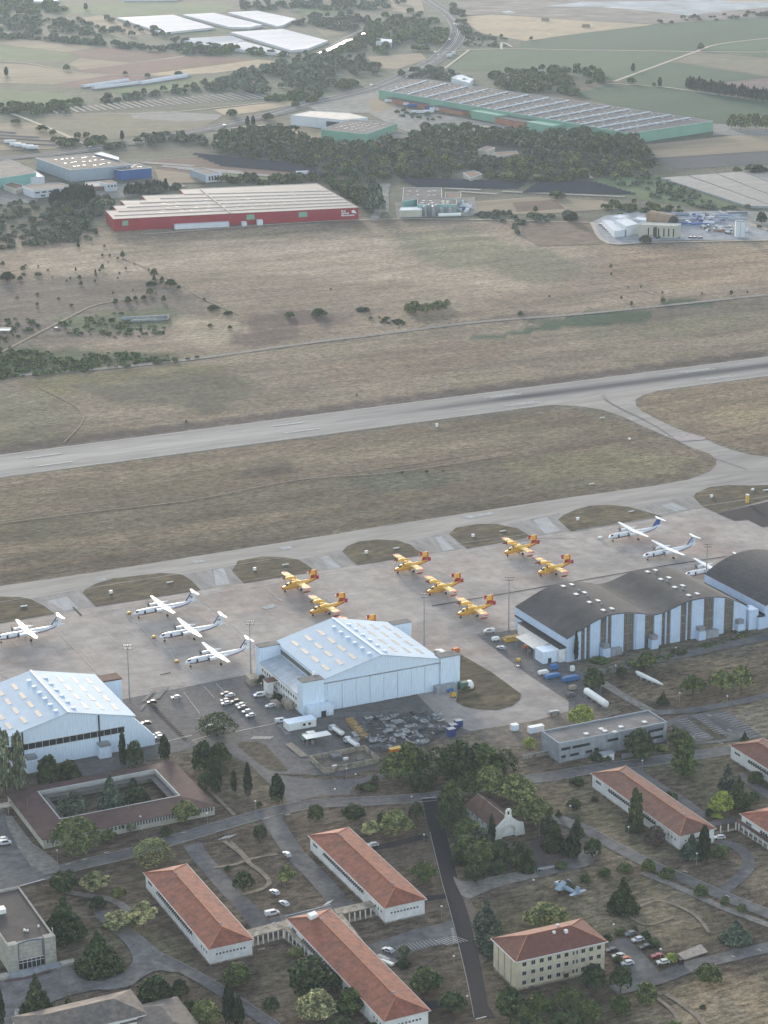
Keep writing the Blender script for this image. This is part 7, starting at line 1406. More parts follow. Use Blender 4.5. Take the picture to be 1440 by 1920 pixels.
ang = math.atan2(P(672,389,zr)[1]-P(213,411,zr)[1], P(672,389,zr)[0]-P(213,411,zr)[0]); p = [P(213,411,zr)[i]*.03+P(672,389,zr)[i]*.97 for i in (0, 1)]
mb = MB(); lg = [(0,1.8),(.5,3.0),(2.0,3.5),(3.4,2.8),(4.4,1.2),(4.7,-.8),(3.9,.2),(3.0,.6),(1.8,.4),(.6,.9)]; mb.rings([[(x, y_, z+5.4) for x, z in lg] for y_ in (-.5, -.3)]); mb.build('emblem', wt, rw, loc=(p[0]-ro_[0], p[1]-ro_[1], 0), rz=ang)
# teal plant with silos
g1, go, gr_ = far_box('food_plant', 'teal walled plant with grey silos and a white tank beside the dry field', [(755,378),(757,352),(828,352),(828,371),(856,375),(856,384),(783,384),(783,373)], 9, fgreen2, froof, skl=([(760,356),(825,356),(825,368),(760,368)], 4, 2, {'w_': 2.4, 'd_': 1.2}))
dots_in(gr_, go, [(785,374),(850,377),(850,382),(788,382)], 4, 2, 9, w_=3, d_=1.6)
r, o, rf = far_box('shed', 'white gabled shed at the teal plant corner', [(749,395),(791,394),(789,388),(752,389)], 6.5, fcream, fwhite, 'shed'); 
r, o, rf = far_box('shed', 'brown roofed small building behind the teal plant', [(835,372),(864,371),(864,361),(836,361)], 6, fcream, ftile, 'shed')
for k, x in enumerate((797,805,813,820,828,836,844,850)):
    r = empty('silo', P(x, 405-(k % 2)*3), 0, 'grey metal silo in the row before the teal plant', 'silo', 'silos of the teal plant'); MB().tube((0,0,0),(0,0,9 if k < 4 else 7),1.9,k=12).build('body', galv, r); MB().tube((0,0,9.01 if k < 4 else 7.01),(0,0,10 if k < 4 else 8),1.9,.3,12).build('cap', galv, r)
r = empty('tank', P(822,407,.2), .12, 'long white horizontal tank before the teal plant', 'tank'); MB().tube((0,0,1.8),(21,0,1.8),1.7,k=12).build('body', wht, r); MB().box(3,4,-1.2,1.2,0,.8).box(17,18,-1.2,1.2,0,.8).build('saddle', galv, r)
for k, (x, y, c) in enumerate(((863,388,fwhite),(870,392,fwhite),(862,396,fblue),(872,400,fwhite),(868,384,fwhite),(878,396,fgrey))):
    r = empty('delivery_lorry', P(x, y), .4*k, ['white lorry beside the silos','white lorry by the plant gate','blue lorry beside the white tank','white lorry at the field edge of the plant','small white lorry behind the silos','grey lorry at the plant fence'][k], 'lorry'); MB().box(2.2,8,-1.2,1.2,.9,3.4).build('cargo_box', c, r); MB().box(0,2,-1.15,1.15,.5,2.6).build('cab', fwhite, r); MB().box(0,8,-.6,.6,.2,.48).build('chassis', dk, r)
# grey blue warehouses at the left
far_box('warehouse', 'grey warehouse with dotted dark roof and blue end at left', [(67,296),(132,319),(215,312),(244,309),(222,301),(176,288)], 12, fgrey, froof, skl=([(90,298),(170,290),(225,309),(140,316)], 7, 3, {'w_': 2.8, 'd_': 1.3}))
far_box('warehouse', 'bright blue hall joined to the grey warehouse', [(214,317),(226,320),(284,315),(256,306),(222,308)], 10, fblue, froof, skl=([(228,311),(255,308),(272,313),(240,316)], 4, 2, {'w_': 2.4, 'd_': 1.2}))
far_box('warehouse', 'pale low hall behind the grey warehouse', [(176,288),(190,285),(223,295),(222,300)], 13, fgrey, fwhite)
r, o, rf = far_box('office_building', 'teal topped hall with white fronts at the left picture edge', [(-60,314),(17,299),(68,322),(62,325),(0,334),(-60,340)], 11, fgreen2, froof)
r, o, rf = far_box('office_building', 'white two level office front before the teal topped hall', [(46,334),(83,331),(68,322),(56,325)], 7, fwhite, fwhite); r, o, rf = far_box('office_building', 'white low office block at the left picture edge', [(-40,339),(29,335),(24,329),(-40,333)], 7, fwhite, fwhite)
for y0 in (3, 5.5): on_wall(r, o, (-40,339,7), (29,335,7), y0-.8, y0, glass, 'window')
r, o, rf = far_box('office_building', 'white office with two rows of dark windows and grey roof', [(43,350),(62,358),(138,350),(112,343),(58,345)], 7.5, fwhite, froof)
for k in range(6): a = 66+k*12.4; on_wall(r, o, (a,358-(a-62)*.105,7.5), (a+8,358-(a+8-62)*.105,7.5), 4.6, 6, glass, 'window')
for k in range(3): a = 76+k*22; on_wall(r, o, (a,358-(a-62)*.105,7.5), (a+8,358-(a+8-62)*.105,7.5), 1.2, 2.6, glass, 'window')
far_box('shed', 'beige flat shed beside the white office', [(6,347),(30,356),(43,352),(42,346),(20,342)], 5, fcream, ftile, 'shed')
far_box('shed', 'tan roofed open shed among cypresses', [(160,350),(199,349),(186,340),(160,342)], 5, ftile, froofp, 'shed')
r, o, rf = far_box('small_house', 'small white block with dark windows among cypresses', [(199,345),(219,343),(208,338),(186,340)], 8, fwhite, ftile, 'house')
for a in (202,208,214): on_wall(r, o, (a,345-(a-199)*.1,8), (a+3,344.7-(a-199)*.1,8), 4.6, 6.4, glass, 'window')
r, o, rf = far_box('office_building', 'small dark glazed office with white gable end behind the red warehouse', [(356,317),(386,328),(416,325),(382,315)], 8, fgrey, froof)
on_wall(r, o, (386,328,8), (416,325,8), .2, 7.8, fwhite, 'gable_front', .6)
for k in range(4): a = 391+k*5.5; on_wall(r, o, (a,327.6-k*.5,8), (a+2.4,327.3-k*.5,8), 2, 6.5, glass, 'window', .7)
# white hall and green hall
r, o, rf = far_box('warehouse', 'white hall with upright dark slots beside the highway', [(545,216),(610,222),(640,225),(690,221),(655,212),(582,208)], 12, fwhite, mat('hall_roof', (.46,.42,.38), .8, .15, .1))
for k in range(6): a = 579+k*7; on_wall(r, o, (a,219+(a-579)*.09,12), (a+1.5,219.1+(a-579)*.09,12), .3, 11, glass, 'slot')
on_wall(r, o, (612,222.4,12), (636,224.6,12), .3, 9, glass, 'glazing'); 
far_box('warehouse', 'pale green hall with dotted grey roof beside the white hall', [(602,242),(672,250),(690,250),(745,231),(700,227),(656,225)], 12, fgreen, froof, skl=([(620,239),(670,228),(735,232),(680,247)], 8, 4, {'w_': 2.4, 'd_': 1.2}))
far_box('warehouse', 'dark red low building beside the pale green hall', [(692,268),(730,268),(775,253),(745,247),(730,250)], 6, fred, froof)
# giant green warehouse
zg = 12; gw, go_, gwr = far_box('logistics_warehouse', 'giant green walled warehouse with white ribbed dotted roof', [(710,168),(1183,250),(1337,227),(805,149.5),(765,149)], zg, fgreen, froof)
LLf = lambda t: (710+(1183-710)*t, 168+(250-168)*t); RRf = lambda t: (780+(1337-780)*t, 149+(227-149)*t)
rb = MB()
for k in range(14):
    t = (k+.5)/14.6; a, b_ = P(*LLf(t+.012), zg+.2), P(*RRf(t), zg+.2); rb.tube((a[0]-go_[0],a[1]-go_[1],zg+.3),(b_[0]-go_[0],b_[1]-go_[1],zg+.3),1.25,k=4)
rb.build('roof_rib', fwhite, gwr)
nd = 0; extra = MB()
for k in range(14):
    for j in range(9):
        for s in (.3, .72):
            t = (k+s)/14.6+.01*((j*7) % 3-1)*.5; u = (j+.5)/9+.02*((k+j) % 3-1); a, b_ = LLf(t), RRf(t); px, py = a[0]*(1-u)+b_[0]*u, a[1]*(1-u)+b_[1]*u
            if nd < 100 and k > 7: dot(gwr, go_, px, py, zg, 2.8, 1.3); nd += 1
            else: q = P(px, py, zg); extra.box(q[0]-go_[0]-1.4, q[0]-go_[0]+1.4, q[1]-go_[1]-.65, q[1]-go_[1]+.65, zg-.1, zg+.25)
tag(extra.build('skylight_field', lit, gwr), kind='stuff')
org = mat('brick_orange', (.36,.17,.11), .8, .15, .2)
for t0, t1, h, d_, m_ in ((.06,.20,5,10,froof),(.24,.36,5,10,froof),(.41,.52,9,16,fgreen),(.52,.64,7.5,22,org),(.64,.74,8.5,20,fgreen),(.80,.93,5,9,froof)):
    a, b_ = P(*LLf(t0), zg), P(*LLf(t1), zg); d = math.hypot(b_[0]-a[0], b_[1]-a[1]); x = MB().box(0,d,-d_,-.3,0,h).build('loading_annex', m_ if m_ is not froof else org, gw, loc=(a[0]-go_[0], a[1]-go_[1], 0), rz=math.atan2(b_[1]-a[1], b_[0]-a[0])); MB().box(-.3,d+.3,-d_-.3,-.3,h+.01,h+.5).build('annex_roof', froof if m_ is not fgreen else fgreen, x)
for k, (x, y, a_, c) in enumerate(((722,193,.2,fwhite),(733,193,.2,fwhite),(757,199,.1,fwhite),(764,202,.1,fblue),(798,206,.15,fblue),(806,208,.15,fwhite),(818,209,.15,fwhite),(772,214,.1,fwhite),(783,214,.1,fwhite),(795,213,.2,fwhite),(868,216,.1,fgrey),(1048,249,.1,fblue),(1056,250,.1,fwhite),(1065,251,.1,fblue),(1090,256,.15,fwhite),(1098,258,.15,fwhite),(1106,259,.15,fwhite),(1114,260,.15,fwhite),(1168,270,.2,fwhite),(962,255,.1,fwhite),(8,270,.1,fwhite),(18,275,.1,fwhite),(27,277,.1,fwhite),(41,279,.1,fwhite),(50,281,.1,fwhite),(555,329,.1,fwhite))):
    r = empty('lorry_trailer', P(x, y), a_, 'white boxed lorry trailer parked at the far loading yards' if c is not fblue else 'blue sided lorry trailer parked at the far loading yards', 'trailer', 'lorry trailers at the loading yards'); MB().box(0,13,0,3.0,1.1,4.2).build('cargo_box', c, r); MB().box(1,12,.8,2,.3,1.08).build('chassis', dk, r)
# farm houses in the wood
for pts, z, wl, lb in (([(897,281),(914,283),(928,277),(912,274)], 8, fcream, 'cream farmhouse with tiled roof in the middle of the wood'), ([(921,293),(971,290),(969,284),(930,286)], 8, fcream, 'long cream farm wing with small windows in the wood'), ([(868,324),(882,334),(904,327),(890,320)], 4.5, fcream, 'low tiled farm outbuilding at the lower edge of the wood'), ([(1047,262),(1060,268),(1078,263),(1064,258)], 5, fcream, 'tiled roof showing between trees at the right side of the wood'), ([(846,146),(880,156),(888,148),(862,139)], 6, fwhite, 'white villa behind the giant warehouse'), ([(705,78),(734,80),(735,74),(708,72)], 8, fwhite, 'white box building in the far woods beyond the highway'), ([(1145,305),(1180,303),(1175,298),(1148,300)], 4, fcream, 'pale sheds on the track below the wood')):
    r, o, rf = far_box('farmhouse', lb, pts, z, wl, ftile if wl is fcream else fwhite, 'house')
    if 'long cream' in lb:
        for k in range(5): a = 932+k*8; on_wall(r, o, (a,292.3-(a-921)*.06,8), (a+2,292.2-(a-921)*.06,8), 4.5, 6.2, glass, 'window')
# concrete plant
r, o, rf = far_box('concrete_plant_hall', 'cream hall with tall dark arches in the builders yard', [(1197,421),(1268,424),(1277,420),(1205,417)], 11, fcream, fcream)
for x in (1215,1225,1234,1244,1253,1262): on_wall(r, o, (x,421+(x-1197)*.042,11), (x+2.4,421.1+(x-1197)*.042,11), 1.5, 8.5, dk, 'arch_opening')
on_wall(r, o, (1224,422,11), (1232,422.5,11), .2, 9.5, dk, 'door')
for pts, z, lb in (([(1129,413),(1152,434),(1172,431),(1150,411)], 6, 'white green shed at the builders yard corner'), ([(1152,413),(1175,425),(1197,420),(1172,407)], 9, 'white gabled shed in the middle of the builders yard'), ([(1146,406),(1165,410),(1178,404),(1163,402)], 9, 'small white shed at the back of the builders yard'), ([(1188,411),(1210,414),(1212,408),(1196,406)], 8, 'white shed behind the cream arched hall')):
    far_box('shed', lb, pts, z, fwhite, fwhite, 'shed')
r = empty('barrel_hall', P(1262,421), math.radians(125), 'brown barrel vaulted hall behind the cream arched hall', 'hall'); MB().rings([[(x, 8*math.cos(t), 9*math.sin(t)) for t in [math.pi*i/10 for i in range(11)]] for x in (0, 30)]).build('vault', mat('rust_sheet', (.27,.19,.12), .8, .2, .3), r); MB().rings([[(x, 6.8*math.cos(t), 7.7*math.sin(t)) for t in [math.pi*i/10 for i in range(11)]] for x in (-.15, -.02)]).build('gable', dk, r)
r = empty('concrete_silo', P(1379,446), 0, 'tall white square silo tower in the builders yard', 'silo'); MB().box(0,8,0,6,0,14).build('body', fwhite, r); MB().box(.5,7.5,.5,5.5,14.01,14.8).build('cap', conc2, r)
for x in (3.9,): MB().box(x,x+.2,-.1,-.02,.5,13.5).build('seam', dk, r)
rg = random.Random(5)
for k in range(46):
    x = rg.uniform(1258, 1368); y = rg.uniform(402, 424); 
    if y < 398+(x-1258)*.02: continue
    r = empty('block_stack', P(x, y+rg.uniform(0, 2)), .12+rg.choice((0, 0, 1.57)), 'long stack of blue grey blocks in the builders yard', 'block stack', 'stacks in the builders yard'); z = 0
    L_ = rg.uniform(8, 20)
    for j in range(rg.choice((1,2,2))): MB().box(0,L_,0,2.4,z,z+1.3).build('layer', rg.choice((fblue, mat('slate', (.09,.12,.17), .8, .2, .3), fgrey, fgrey, fwhite)), r); z += 1.31
for k in range(24):
    x = rg.uniform(1312, 1400); y = 428+rg.uniform(0, 12); a_ = rg.uniform(0, 3)
    r = empty('mixer_truck', P(x, y), a_, 'small truck or machine parked in the builders yard', 'truck', 'vehicles in the builders yard'); c = rg.choice((fwhite, fwhite, org, fcream, dk)); MB().box(0,2,-1.1,1.1,.5,2.7).build('cab', c, r); MB().box(2.1,7,-1.1,1.1,.9,1.3).build('chassis', dk, r); MB().ell((4.6,0,2.3),(2.2,1.1,1.0)).build('drum', rg.choice((fwhite, fcream)), r)
for k in range(14):
    x = 1118+k*4.2 if k < 7 else rg.uniform(1200,1330); y = 424+k*3.2 if k < 7 else rg.uniform(446,452); r = empty('yard_car', (*P(x+6, min(y, 451))[:2], .4), .5, 'car parked in the builders yard', 'car', 'cars in the builders yard'); MB().box(0,4.2,0,1.8,.3,.9).build('car_body', rg.choice((fwhite, dk, fgrey)), r); MB().box(.9,3.4,.1,1.7,.91,1.45).build('cabin', glass, r)
for k, (x, y) in enumerate(((1115,470-20),(1410,440),(1430,446),(1205,452),(1330,452))): pass
# highway traffic
for k, (x, y, s) in enumerate(((850,46,0),(845,56,1),(838,68,0),(842,75,0),(836,92,1),(821,104,0),(812,112,1),(847,102,2),(838,107,2),(745,140,0),(760,146,1),(693,160,0),(707,160,1),(417,236,0),(165,277,1),(832,30,0),(852,62,1),(815,98,0))):
    r = empty('highway_car' if s < 2 else 'highway_lorry', P(x, y, .6), random.random()*.3+(1.0 if y < 120 else .2), 'white vehicle driving on the far highway', 'car', 'vehicles on the highway'); L_ = 4.5 if s < 2 else 13
    MB().box(0,L_,-.9-s*.15,.9+s*.15,.3,1.0 if s < 2 else 1.2).build('car_body', fwhite if s != 1 else fgrey, r); MB().box(.6,L_-.6,-.8-s*.2,.8+s*.2,1.21,1.5 if s < 2 else 4).build('cabin', fwhite if s else glass, r)
for k, (x, y) in enumerate(((1297,39.5),(1091,51.5))):
    r = empty('straw_stack', P(x-282 if k == 0 else x, y), 0, ['far straw bale stack on the wheat field','nearer straw bale stack on the wheat field'][k], 'bales'); MB().box(0,14,0,5,0,3).build('lower_bales', Ftan2, r); MB().box(.5,13.5,.5,4.5,3.01,5.5).build('upper_bales', Ftan2, r)
for k, (x0, x1, y) in enumerate(((55,105,3),(230,330,-1))):
    far_box('greenhouse', ['white greenhouse strip at the upper left picture edge','long white greenhouse strip at the upper picture edge'][k], [(x0,y),(x1,y-1),(x1+8,y-4),(x0+4,y-3)], 4, gh, gh, 'greenhouse')
# bunker ruin on the dry field
r = empty('bunker', P(220,605), math.radians(12), 'ruined white concrete bunker among weeds on the dry field', 'bunker'); MB().box(10,38,0,.6,0,1.3).build('white_wall', conc2, r); MB().box(4,40,9,10,0,1.9).build('rear_wall', conc2, r); MB().box(38.1,39,.7,8.9,0,1.7).build('side_wall', conc, r); MB().box(12,30,2,7,0,.7).build('slab', conc, r)
r = empty('debris_heap', P(5,621), 0, 'white debris heap at the left edge of the dry field', 'heap'); MB().box(-4,6,0,2.5,0,.8).build('white_sheets', wht, r); MB().box(-2,6,1,3,1.21,1.9).build('upper_sheets', fwhite, r)
r = empty('debris_heap', P(100,618), 0, 'small brown and white debris heap in the weeds', 'heap'); MB().box(0,5,0,3,0,1).build('brown_sheets', ftile, r); MB().box(1,3,.6,2,1.01,1.6).build('white_sheets', wht, r)
LM['farpale'] = leaf_mat('foliage_far', (.055,.072,.052), (.08,.095,.068))
# ---- woods: nearest trees one by one, the rest as masses
W1 = [(395,262),(470,252),(530,246),(600,276),(690,278),(760,268),(800,248),(900,250),(1000,258),(1100,252),(1180,266),(1222,292),(1215,332),(1110,337),(1000,347),(880,337),(760,336),(700,342),(690,346),(620,326),(560,312),(480,302),(400,287)]
rgx = random.Random(21); cand = []; w1 = [P(*q)[:2] for q in W1]; holes = [[P(*q)[:2] for q in h] for h in ([(885,290),(930,270),(985,285),(985,305),(925,300)], [(855,345),(860,322),(905,318),(915,340),(890,350)], [(1140,308),(1185,305),(1180,296),(1140,298)], [(1040,272),(1085,270),(1080,262),(1040,262)])]
xs = [p[0] for p in w1]; ysx = [p[1] for p in w1]; gx = 15.5; yy = min(ysx)
while yy < max(ysx):
    xx = min(xs)
    while xx < max(xs):
        x, y = xx+rgx.uniform(-4, 4), yy+rgx.uniform(-4, 4)
        if in_poly(x, y, w1) and not any(in_poly(x, y, h) for h in holes): cand.append((y, x))
        xx += gx
    yy += gx
cand.sort(); TB = []
for v in range(4):
    rg2 = np.random.default_rng(40+v); lobes = lob(9, 5, 10, .5, 40+v, (.4, .62)); V_ = crown_v(lobes, 700, .85, 50+v, .35)
    tkm = trunk_mb(3, .3, .1, 0, 3, v); TB.append([leaves_mesh('far_crown', V_, LM[l]) for l in ('dark', 'mid', 'dark', 'blue', 'olive')]+[tkm.mesh('far_trunk', bark)])
def far_tree(x, y, W, H, leaf, label, group, name='woodland_tree', v=None):
    v = rgx.randrange(4) if v is None else v; r = empty(name, (x, y, 0), rgx.random()*6.28, label, 'tree', group); r.scale = (W/10, W/10, H/10)
    link('trunk', TB[v][5], r); link('crown', TB[v][leaf], r); return r
for y, x in cand[:285]: far_tree(x, y, rgx.uniform(8, 18), rgx.uniform(6, 12), rgx.choice((0,1,1,1,3,3,4)), 'rounded dark green tree of the dense wood below the giant warehouse', 'trees of the central wood')
rest = cand[285:]; out = []; rgn = np.random.default_rng(9)
def blob(x, y, W, H, nl, ls, i, rgn):
    d = rgn.normal(size=(nl, 3)); d /= np.linalg.norm(d, axis=1)[:, None]; d[:, 2] = np.where(d[:, 2] < -.3, -d[:, 2], d[:, 2]); bump = 1+.2*np.sin(d[:, 0]*5+i)*np.sin(d[:, 1]*5+i*2)
    c = np.array((x, y, H*.5))+d*np.array((W/2, W/2, H*.5))*bump[:, None]*rgn.uniform(.8, 1, nl)[:, None]; nn = d*.5+rgn.normal(size=d.shape)*.35; nn[:, 2] += .3; nn /= np.linalg.norm(nn, axis=1)[:, None]; return leafq(c, nn, ls, rgn)
if rest:
    V_ = np.concatenate([blob(x, y, rgn.uniform(11,18), rgn.uniform(8,14), 110, 1.5, i, rgn) for i, (y, x) in enumerate(rest)]); tag(link('woodland', leaves_mesh('woodland', V_, LM['dark'])), 'dense wood behind the farmhouse', 'wood', kind='stuff')
WOODS = [
 ([(900,150),(930,138),(1000,135),(1100,130),(1148,150),(1080,180),(1000,178),(930,166)], 150, (12,20), (9,15), 'mid', 'wood behind the giant warehouse'),
 ([(0,66),(100,72),(200,80),(300,87),(380,90),(405,102),(330,99),(200,88),(60,74),(0,74)], 110, (12,22), (7,11), 'mid', 'tree belt across the far left fields'),
 ([(-40,34),(60,30),(190,50),(260,66),(200,76),(80,66),(-40,62)], 120, (12,22), (8,12), 'mid', 'wood at the upper left'),
 ([(-40,0),(90,5),(130,20),(60,28),(-40,26)], 70, (14,24), (9,14), 'mid', 'trees at the upper left corner'),
 ([(150,35),(210,60),(235,68),(180,62),(110,45)], 26, (10,16), (7,10), 'mid', 'hedge through the upper left field'),
 ([(188,30),(215,36),(305,61),(370,84),(330,84),(260,60),(190,36)], 60, (10,16), (8,12), 'dark', 'hedge of tall trees by the greenhouses'),
 ([(330,80),(440,90),(520,102),(600,104),(650,86),(690,62),(700,70),(650,100),(600,112),(500,108),(400,104)], 110, (10,18), (7,11), 'mid', 'tree belt below the greenhouses'),
 ([(460,136),(540,118),(580,108),(620,112),(640,135),(640,172),(560,176),(480,176),(400,172),(380,160),(400,152)], 200, (12,22), (9,16), 'dark', 'dark wood in the middle of the far plain'),
 ([(600,105),(640,108),(705,113),(712,140),(660,140),(625,130)], 60, (12,18), (9,14), 'mid', 'wood beside the canal'),
 ([(690,62),(712,34),(790,20),(826,50),(842,80),(822,96),(760,95),(720,105),(690,102),(650,95)], 170, (14,24), (9,14), 'mid', 'light green wood left of the highway'),
 ([(545,45),(600,30),(690,25),(700,50),(640,60),(600,52)], 90, (12,22), (8,13), 'mid', 'far wood beyond the greenhouses'),
 ([(440,8),(560,0),(700,0),(780,5),(700,20),(560,22),(450,20)], 130, (14,24), (8,14), 'mid', 'far wood at the upper edge'),
 ([(850,8),(870,30),(885,60),(880,88),(870,95),(866,60),(846,30)], 40, (10,18), (7,12), 'mid', 'trees on the outer side of the highway bend'),
 ([(870,60),(960,72),(950,88),(890,90)], 40, (6,12), (3,6), 'mid', 'scrub beside the wheat field'),
 ([(180,190),(300,170),(370,158),(440,154),(425,162),(330,176),(200,194)], 55, (9,15), (6,10), 'mid', 'tree belt above the fan of solar rows'),
 ([(-40,198),(90,196),(152,190),(150,206),(80,216),(-40,216)], 70, (10,18), (7,11), 'dark', 'tree belt left of the solar fan'),
 ([(100,385),(150,368),(212,378),(222,392),(200,402),(196,420),(140,432),(95,425)], 90, (8,15), (5,10), 'mid', 'bushy wood at the red warehouse end'),
 ([(225,362),(300,354),(336,346),(345,356),(270,366)], 26, (7,12), (4,8), 'mid', 'trees behind the stepped roof'),
 ([(400,338),(520,332),(600,332),(680,345),(700,380),(690,402),(670,385),(605,342),(500,346),(420,349)], 100, (9,15), (6,11), 'mid', 'trees behind the red warehouse'),
 ([(-40,420),(60,425),(120,436),(200,432),(150,452),(60,462),(-40,470)], 130, (5,10), (2,5), 'mid', 'scrub at the upper left of the dry field'),
 ([(-40,385),(80,378),(100,400),(90,425),(-40,420)], 60, (5,10), (2,6), 'mid', 'scrub below the white office'),
 ([(100,262),(150,255),(200,262),(190,274),(110,275)], 30, (9,15), (6,10), 'dark', 'trees along the highway verge'),
 ([(60,268),(130,262),(140,272),(60,280)], 0, (9,15), (6,10), 'dark', 'x'),
 ([(300,252),(395,262),(400,275),(330,270),(240,276),(200,284),(190,275)], 50, (9,16), (6,11), 'dark', 'trees below the highway'),
 ([(500,188),(620,160),(700,148),(690,162),(620,178),(580,194),(560,200)], 60, (10,16), (6,12), 'dark', 'trees along the highway by the white hall'),
 ([(720,150),(760,135),(800,125),(845,135),(900,155),(860,158),(800,148),(760,146)], 60, (10,15), (6,10), 'dark', 'trees between highway and giant warehouse'),
 ([(1110,340),(1215,332),(1240,334),(1330,375),(1420,392),(1340,396),(1230,375),(1160,350)], 70, (5,9), (2,5), 'mid', 'hedge along the pale solar field'),
 ([(1160,378),(1260,392),(1300,398),(1200,400),(1130,392)], 40, (6,11), (3,6), 'mid', 'trees behind the builders yard'),
 ([(985,404),(1020,402),(1075,400),(1080,412),(1010,418),(985,414)], 26, (6,11), (3,6), 'dark', 'hedge by the small red field'),
 ([(880,400),(960,398),(985,415),(970,440),(960,420),(890,405)], 30, (5,8), (2,4), 'mid', 'low hedge beside the teal plant'),
 ([(1440,395),(1500,395),(1500,440),(1420,430)], 16, (6,11), (4,7), 'mid', 'bushes at the builders yard edge'),
 ([(1230,38),(1440,20),(1500,18),(1500,32),(1440,32),(1235,46)], 50, (8,14), (4,8), 'mid', 'hedge below the quarry'),
 ([(740,200),(850,222),(940,242),(900,246),(800,236),(740,215)], 24, (5,8), (3,5), 'mid', 'small trees in the lorry yard'),
 ([(1000,262),(1060,262),(1080,300),(1000,300)], 0, (8,12), (5,8), 'mid', 'x'),
]
for i, (pl, n, wr, hr, lf, lb) in enumerate(WOODS):
    if n: mass('woodland' if wr[1] > 12 else 'undergrowth', pl, int(n*(.62 if wr[1] > 14 else .8)), wr, hr, 'farpale' if i % 3 else 'mid', lb, 30+i, 85, 1.3)
# single far trees
def ft(px, py, w_, h_, leaf, label, group=None, name='far_tree', v=None):
    s = SCL(px, py); x, y, _ = P(px, py); return far_tree(x, y, w_/s, max(HZ(px, py, py-h_)-.15*w_/s, 2), leaf, label, group, name, v)
for k, (x, y, w_, h_) in enumerate(((1372,240,20,32),(1388,243,26,36),(1402,241,20,34),(1418,240,22,34),(1436,243,22,34))): ft(x, y, w_, h_, 4, 'pale leafy tree at the corner of the giant warehouse yard', 'row of pale trees at the warehouse corner')
for x, y, w_, h_, lb in ((1136,290,58,50,'tallest broad tree of the wood, standing above the yard lorries'),(1206,300,34,34,'round tree at the right end of the wood'),(1418,325,48,26,'dark dome shaped tree beside the pale solar field'),(1382,322,18,12,'small bush beside the dome shaped tree'),(1210,455,25,18,'dark round tree before the cream arched hall'),(1428,420,22,26,'dark tree at the builders yard gate'),(1073,416,26,24,'dark round tree by the small red field'),(1162,408,14,12,'small tree before the white sheds'),(128,402,22,20,'round bush below the white office, left of two'),(84,412,28,18,'grey round bush below the white office'),(655,330,22,18,'pale round tree above the red warehouse corner'),(30,232,22,14,'round bush in the field, first of three'),(79,246,24,16,'round bush in the field, second of three'),(99,252,16,12,'round bush in the field, third of three'),(125,132,14,14,'tree on the hedge line of the far left'),(277,145,12,10,'tree beside the far polytunnel'),(235,140,10,9,'tree left of the far polytunnel end'),(335,142,18,12,'bush pair at the polytunnel end'),(435,218,24,18,'round tree beside the pale lot'),(502,224,24,16,'round tree beside the highway'),(1314,94,13,16,'lone tree where the pale tracks cross'),(1184,157,20,16,'bush where the pale track meets the wood'),(1226,162,8,9,'small bush on the pale track'),(996,75,8,9,'small tree at the wheat field corner'),(940,70,7,8,'tree by the track bend'),(700,400,44,66,'bare grey poplars beside the red warehouse corner'),(1004,398,10,14,'lone tree on the small track'),(955,405,12,14,'lone tree below the dark solar rows'),(1045,372,34,20,'spreading tree at the pale solar row')):
    ft(x, y, w_, h_, 3 if 'grey' in lb else 0 if 'dark' in lb else 1, lb)
cyt, cyk = templ('cypress', 1, 500, 1.1, 'cyp'); cn = 0
def cyp(px, py, w_, h_, label, group):
    s = SCL(px, py); x, y, _ = P(px, py); r = empty('cypress_tree', (x, y, 0), px, label, 'cypress', group); W = w_/s; H = HZ(px, py, py-h_); r.scale = (W/9, W/9, H/10); link('trunk', cyk, r); link('crown', cyt, r)
for k in range(17): cyp(98+k*4.6+(k % 3), 385-k*.5+(k % 2)*3, 11, 24+(k*7) % 9, 'dark cypress of the thick row beside the white office', 'cypresses beside the white office')
for k in range(10): cyp(128+k*5, 372-(k % 3)*2, 8, 20+(k*5) % 8, 'dark cypress behind the white office corner', 'cypresses behind the white office corner')
for k in range(16): cyp(236+k*5, 366-k*.6, 7, 17+(k*5) % 7, 'dark cypress of the row before the grey car lot', 'cypresses before the red warehouse')
for k in range(28): cyp(1288+k*5.6+(2 if k > 16 else 0), 166+k*.95+(k % 2), 7, 20+(k*5) % 7, 'dark cypress of the windbreak across the green fields', 'cypress windbreak across the fields')
for x, y, h_, lb in ((464,236,18,'left of a cypress pair by the highway'),(475,237,20,'right of a cypress pair by the highway'),(229,262,17,'slim dark cypress beside the highway embankment'),(288,262,15,'second slim cypress beside the highway'),(12,142,16,'pale slim tree on the far left field'),(1187,134,15,'lone cypress in the far green field'),(1237,162,17,'lone cypress on the pale track'),(161,18,12,'lone cypress in the upper green field')): cyp(x, y, 7, h_, lb, None)
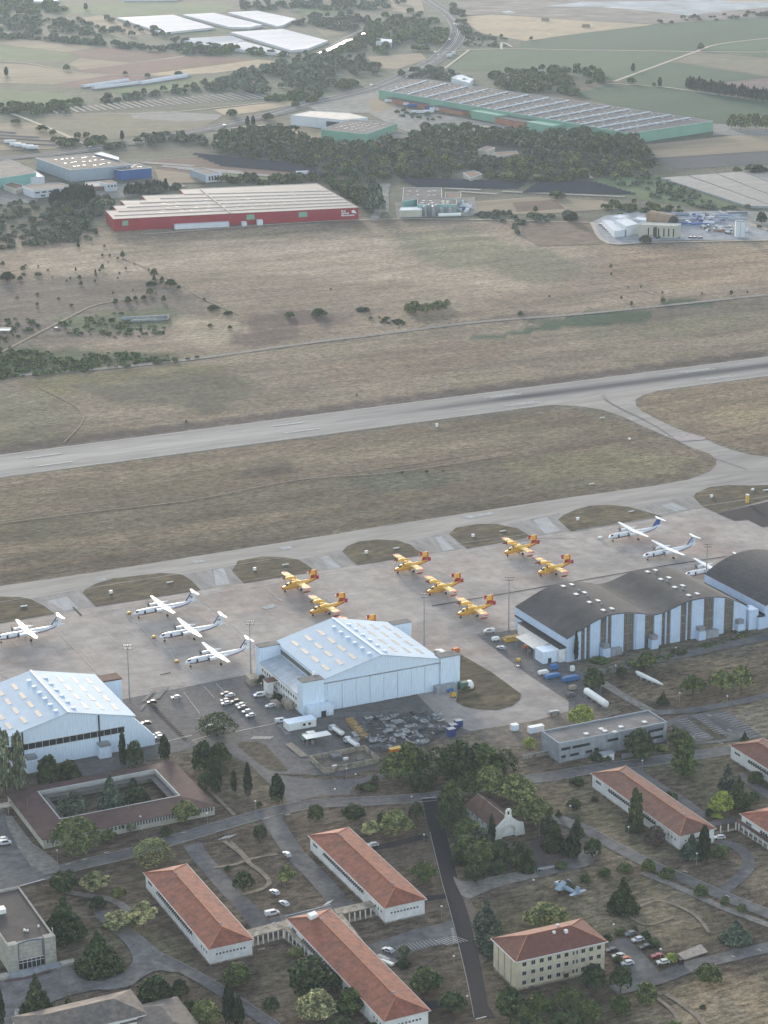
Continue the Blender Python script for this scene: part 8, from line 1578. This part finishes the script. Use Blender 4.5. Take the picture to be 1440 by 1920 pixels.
# ================================================================ light, sky, haze, view
SUN_EL, SUN_AZ = math.radians(7), math.radians(-12)       # azimuth from +Y towards +X
w = bpy.data.worlds.new('World'); SC.world = w; w.use_nodes = True; N = w.node_tree.nodes
sk = N.new('ShaderNodeTexSky'); sk.sky_type = 'NISHITA'; sk.sun_disc = False; sk.sun_elevation = SUN_EL; sk.sun_rotation = SUN_AZ
sk.altitude = 100; sk.air_density = 1.0; sk.dust_density = 1.2; sk.ozone_density = 2.0
hs = N.new('ShaderNodeHueSaturation'); hs.inputs['Saturation'].default_value = .5; w.node_tree.links.new(sk.outputs[0], hs.inputs['Color']); w.node_tree.links.new(hs.outputs[0], N['Background'].inputs[0]); N['Background'].inputs[1].default_value = .15
sl = bpy.data.lights.new('sun', 'SUN'); sl.energy = 1.4; sl.angle = math.radians(10); sl.color = (1, .86, .70)
so = bpy.data.objects.new('sun', sl); COL.objects.link(so)
d = Vector((math.sin(SUN_AZ)*math.cos(SUN_EL), math.cos(SUN_AZ)*math.cos(SUN_EL), math.sin(SUN_EL)))
so.rotation_euler = d.to_track_quat('Z', 'Y').to_euler(); so.location = (0, 0, 300)
hm = bpy.data.materials.new('haze'); hm.use_nodes = True; hn = hm.node_tree.nodes; hn.remove(hn['Principled BSDF'])
pv = hn.new('ShaderNodeVolumePrincipled'); pv.inputs['Density'].default_value = HAZE; pv.inputs['Color'].default_value = (.80, .90, 1, 1); pv.inputs['Anisotropy'].default_value = .0
hm.node_tree.links.new(pv.outputs[0], hn['Material Output'].inputs['Volume'])
hb = MB().box(-4500, 4500, -1300, 9000, -1, CH+12); tag(hb.build('haze', hm), kind='stuff')
SC.view_settings.view_transform = 'Standard'; SC.view_settings.look = 'None'; SC.view_settings.exposure = EXPO; SC.view_settings.gamma = 1
SC.cycles.volume_bounces = 1; SC.cycles.max_bounces = 5; SC.cycles.diffuse_bounces = 2; SC.cycles.glossy_bounces = 2; SC.cycles.transparent_max_bounces = 6
SC.cycles.use_denoising = True
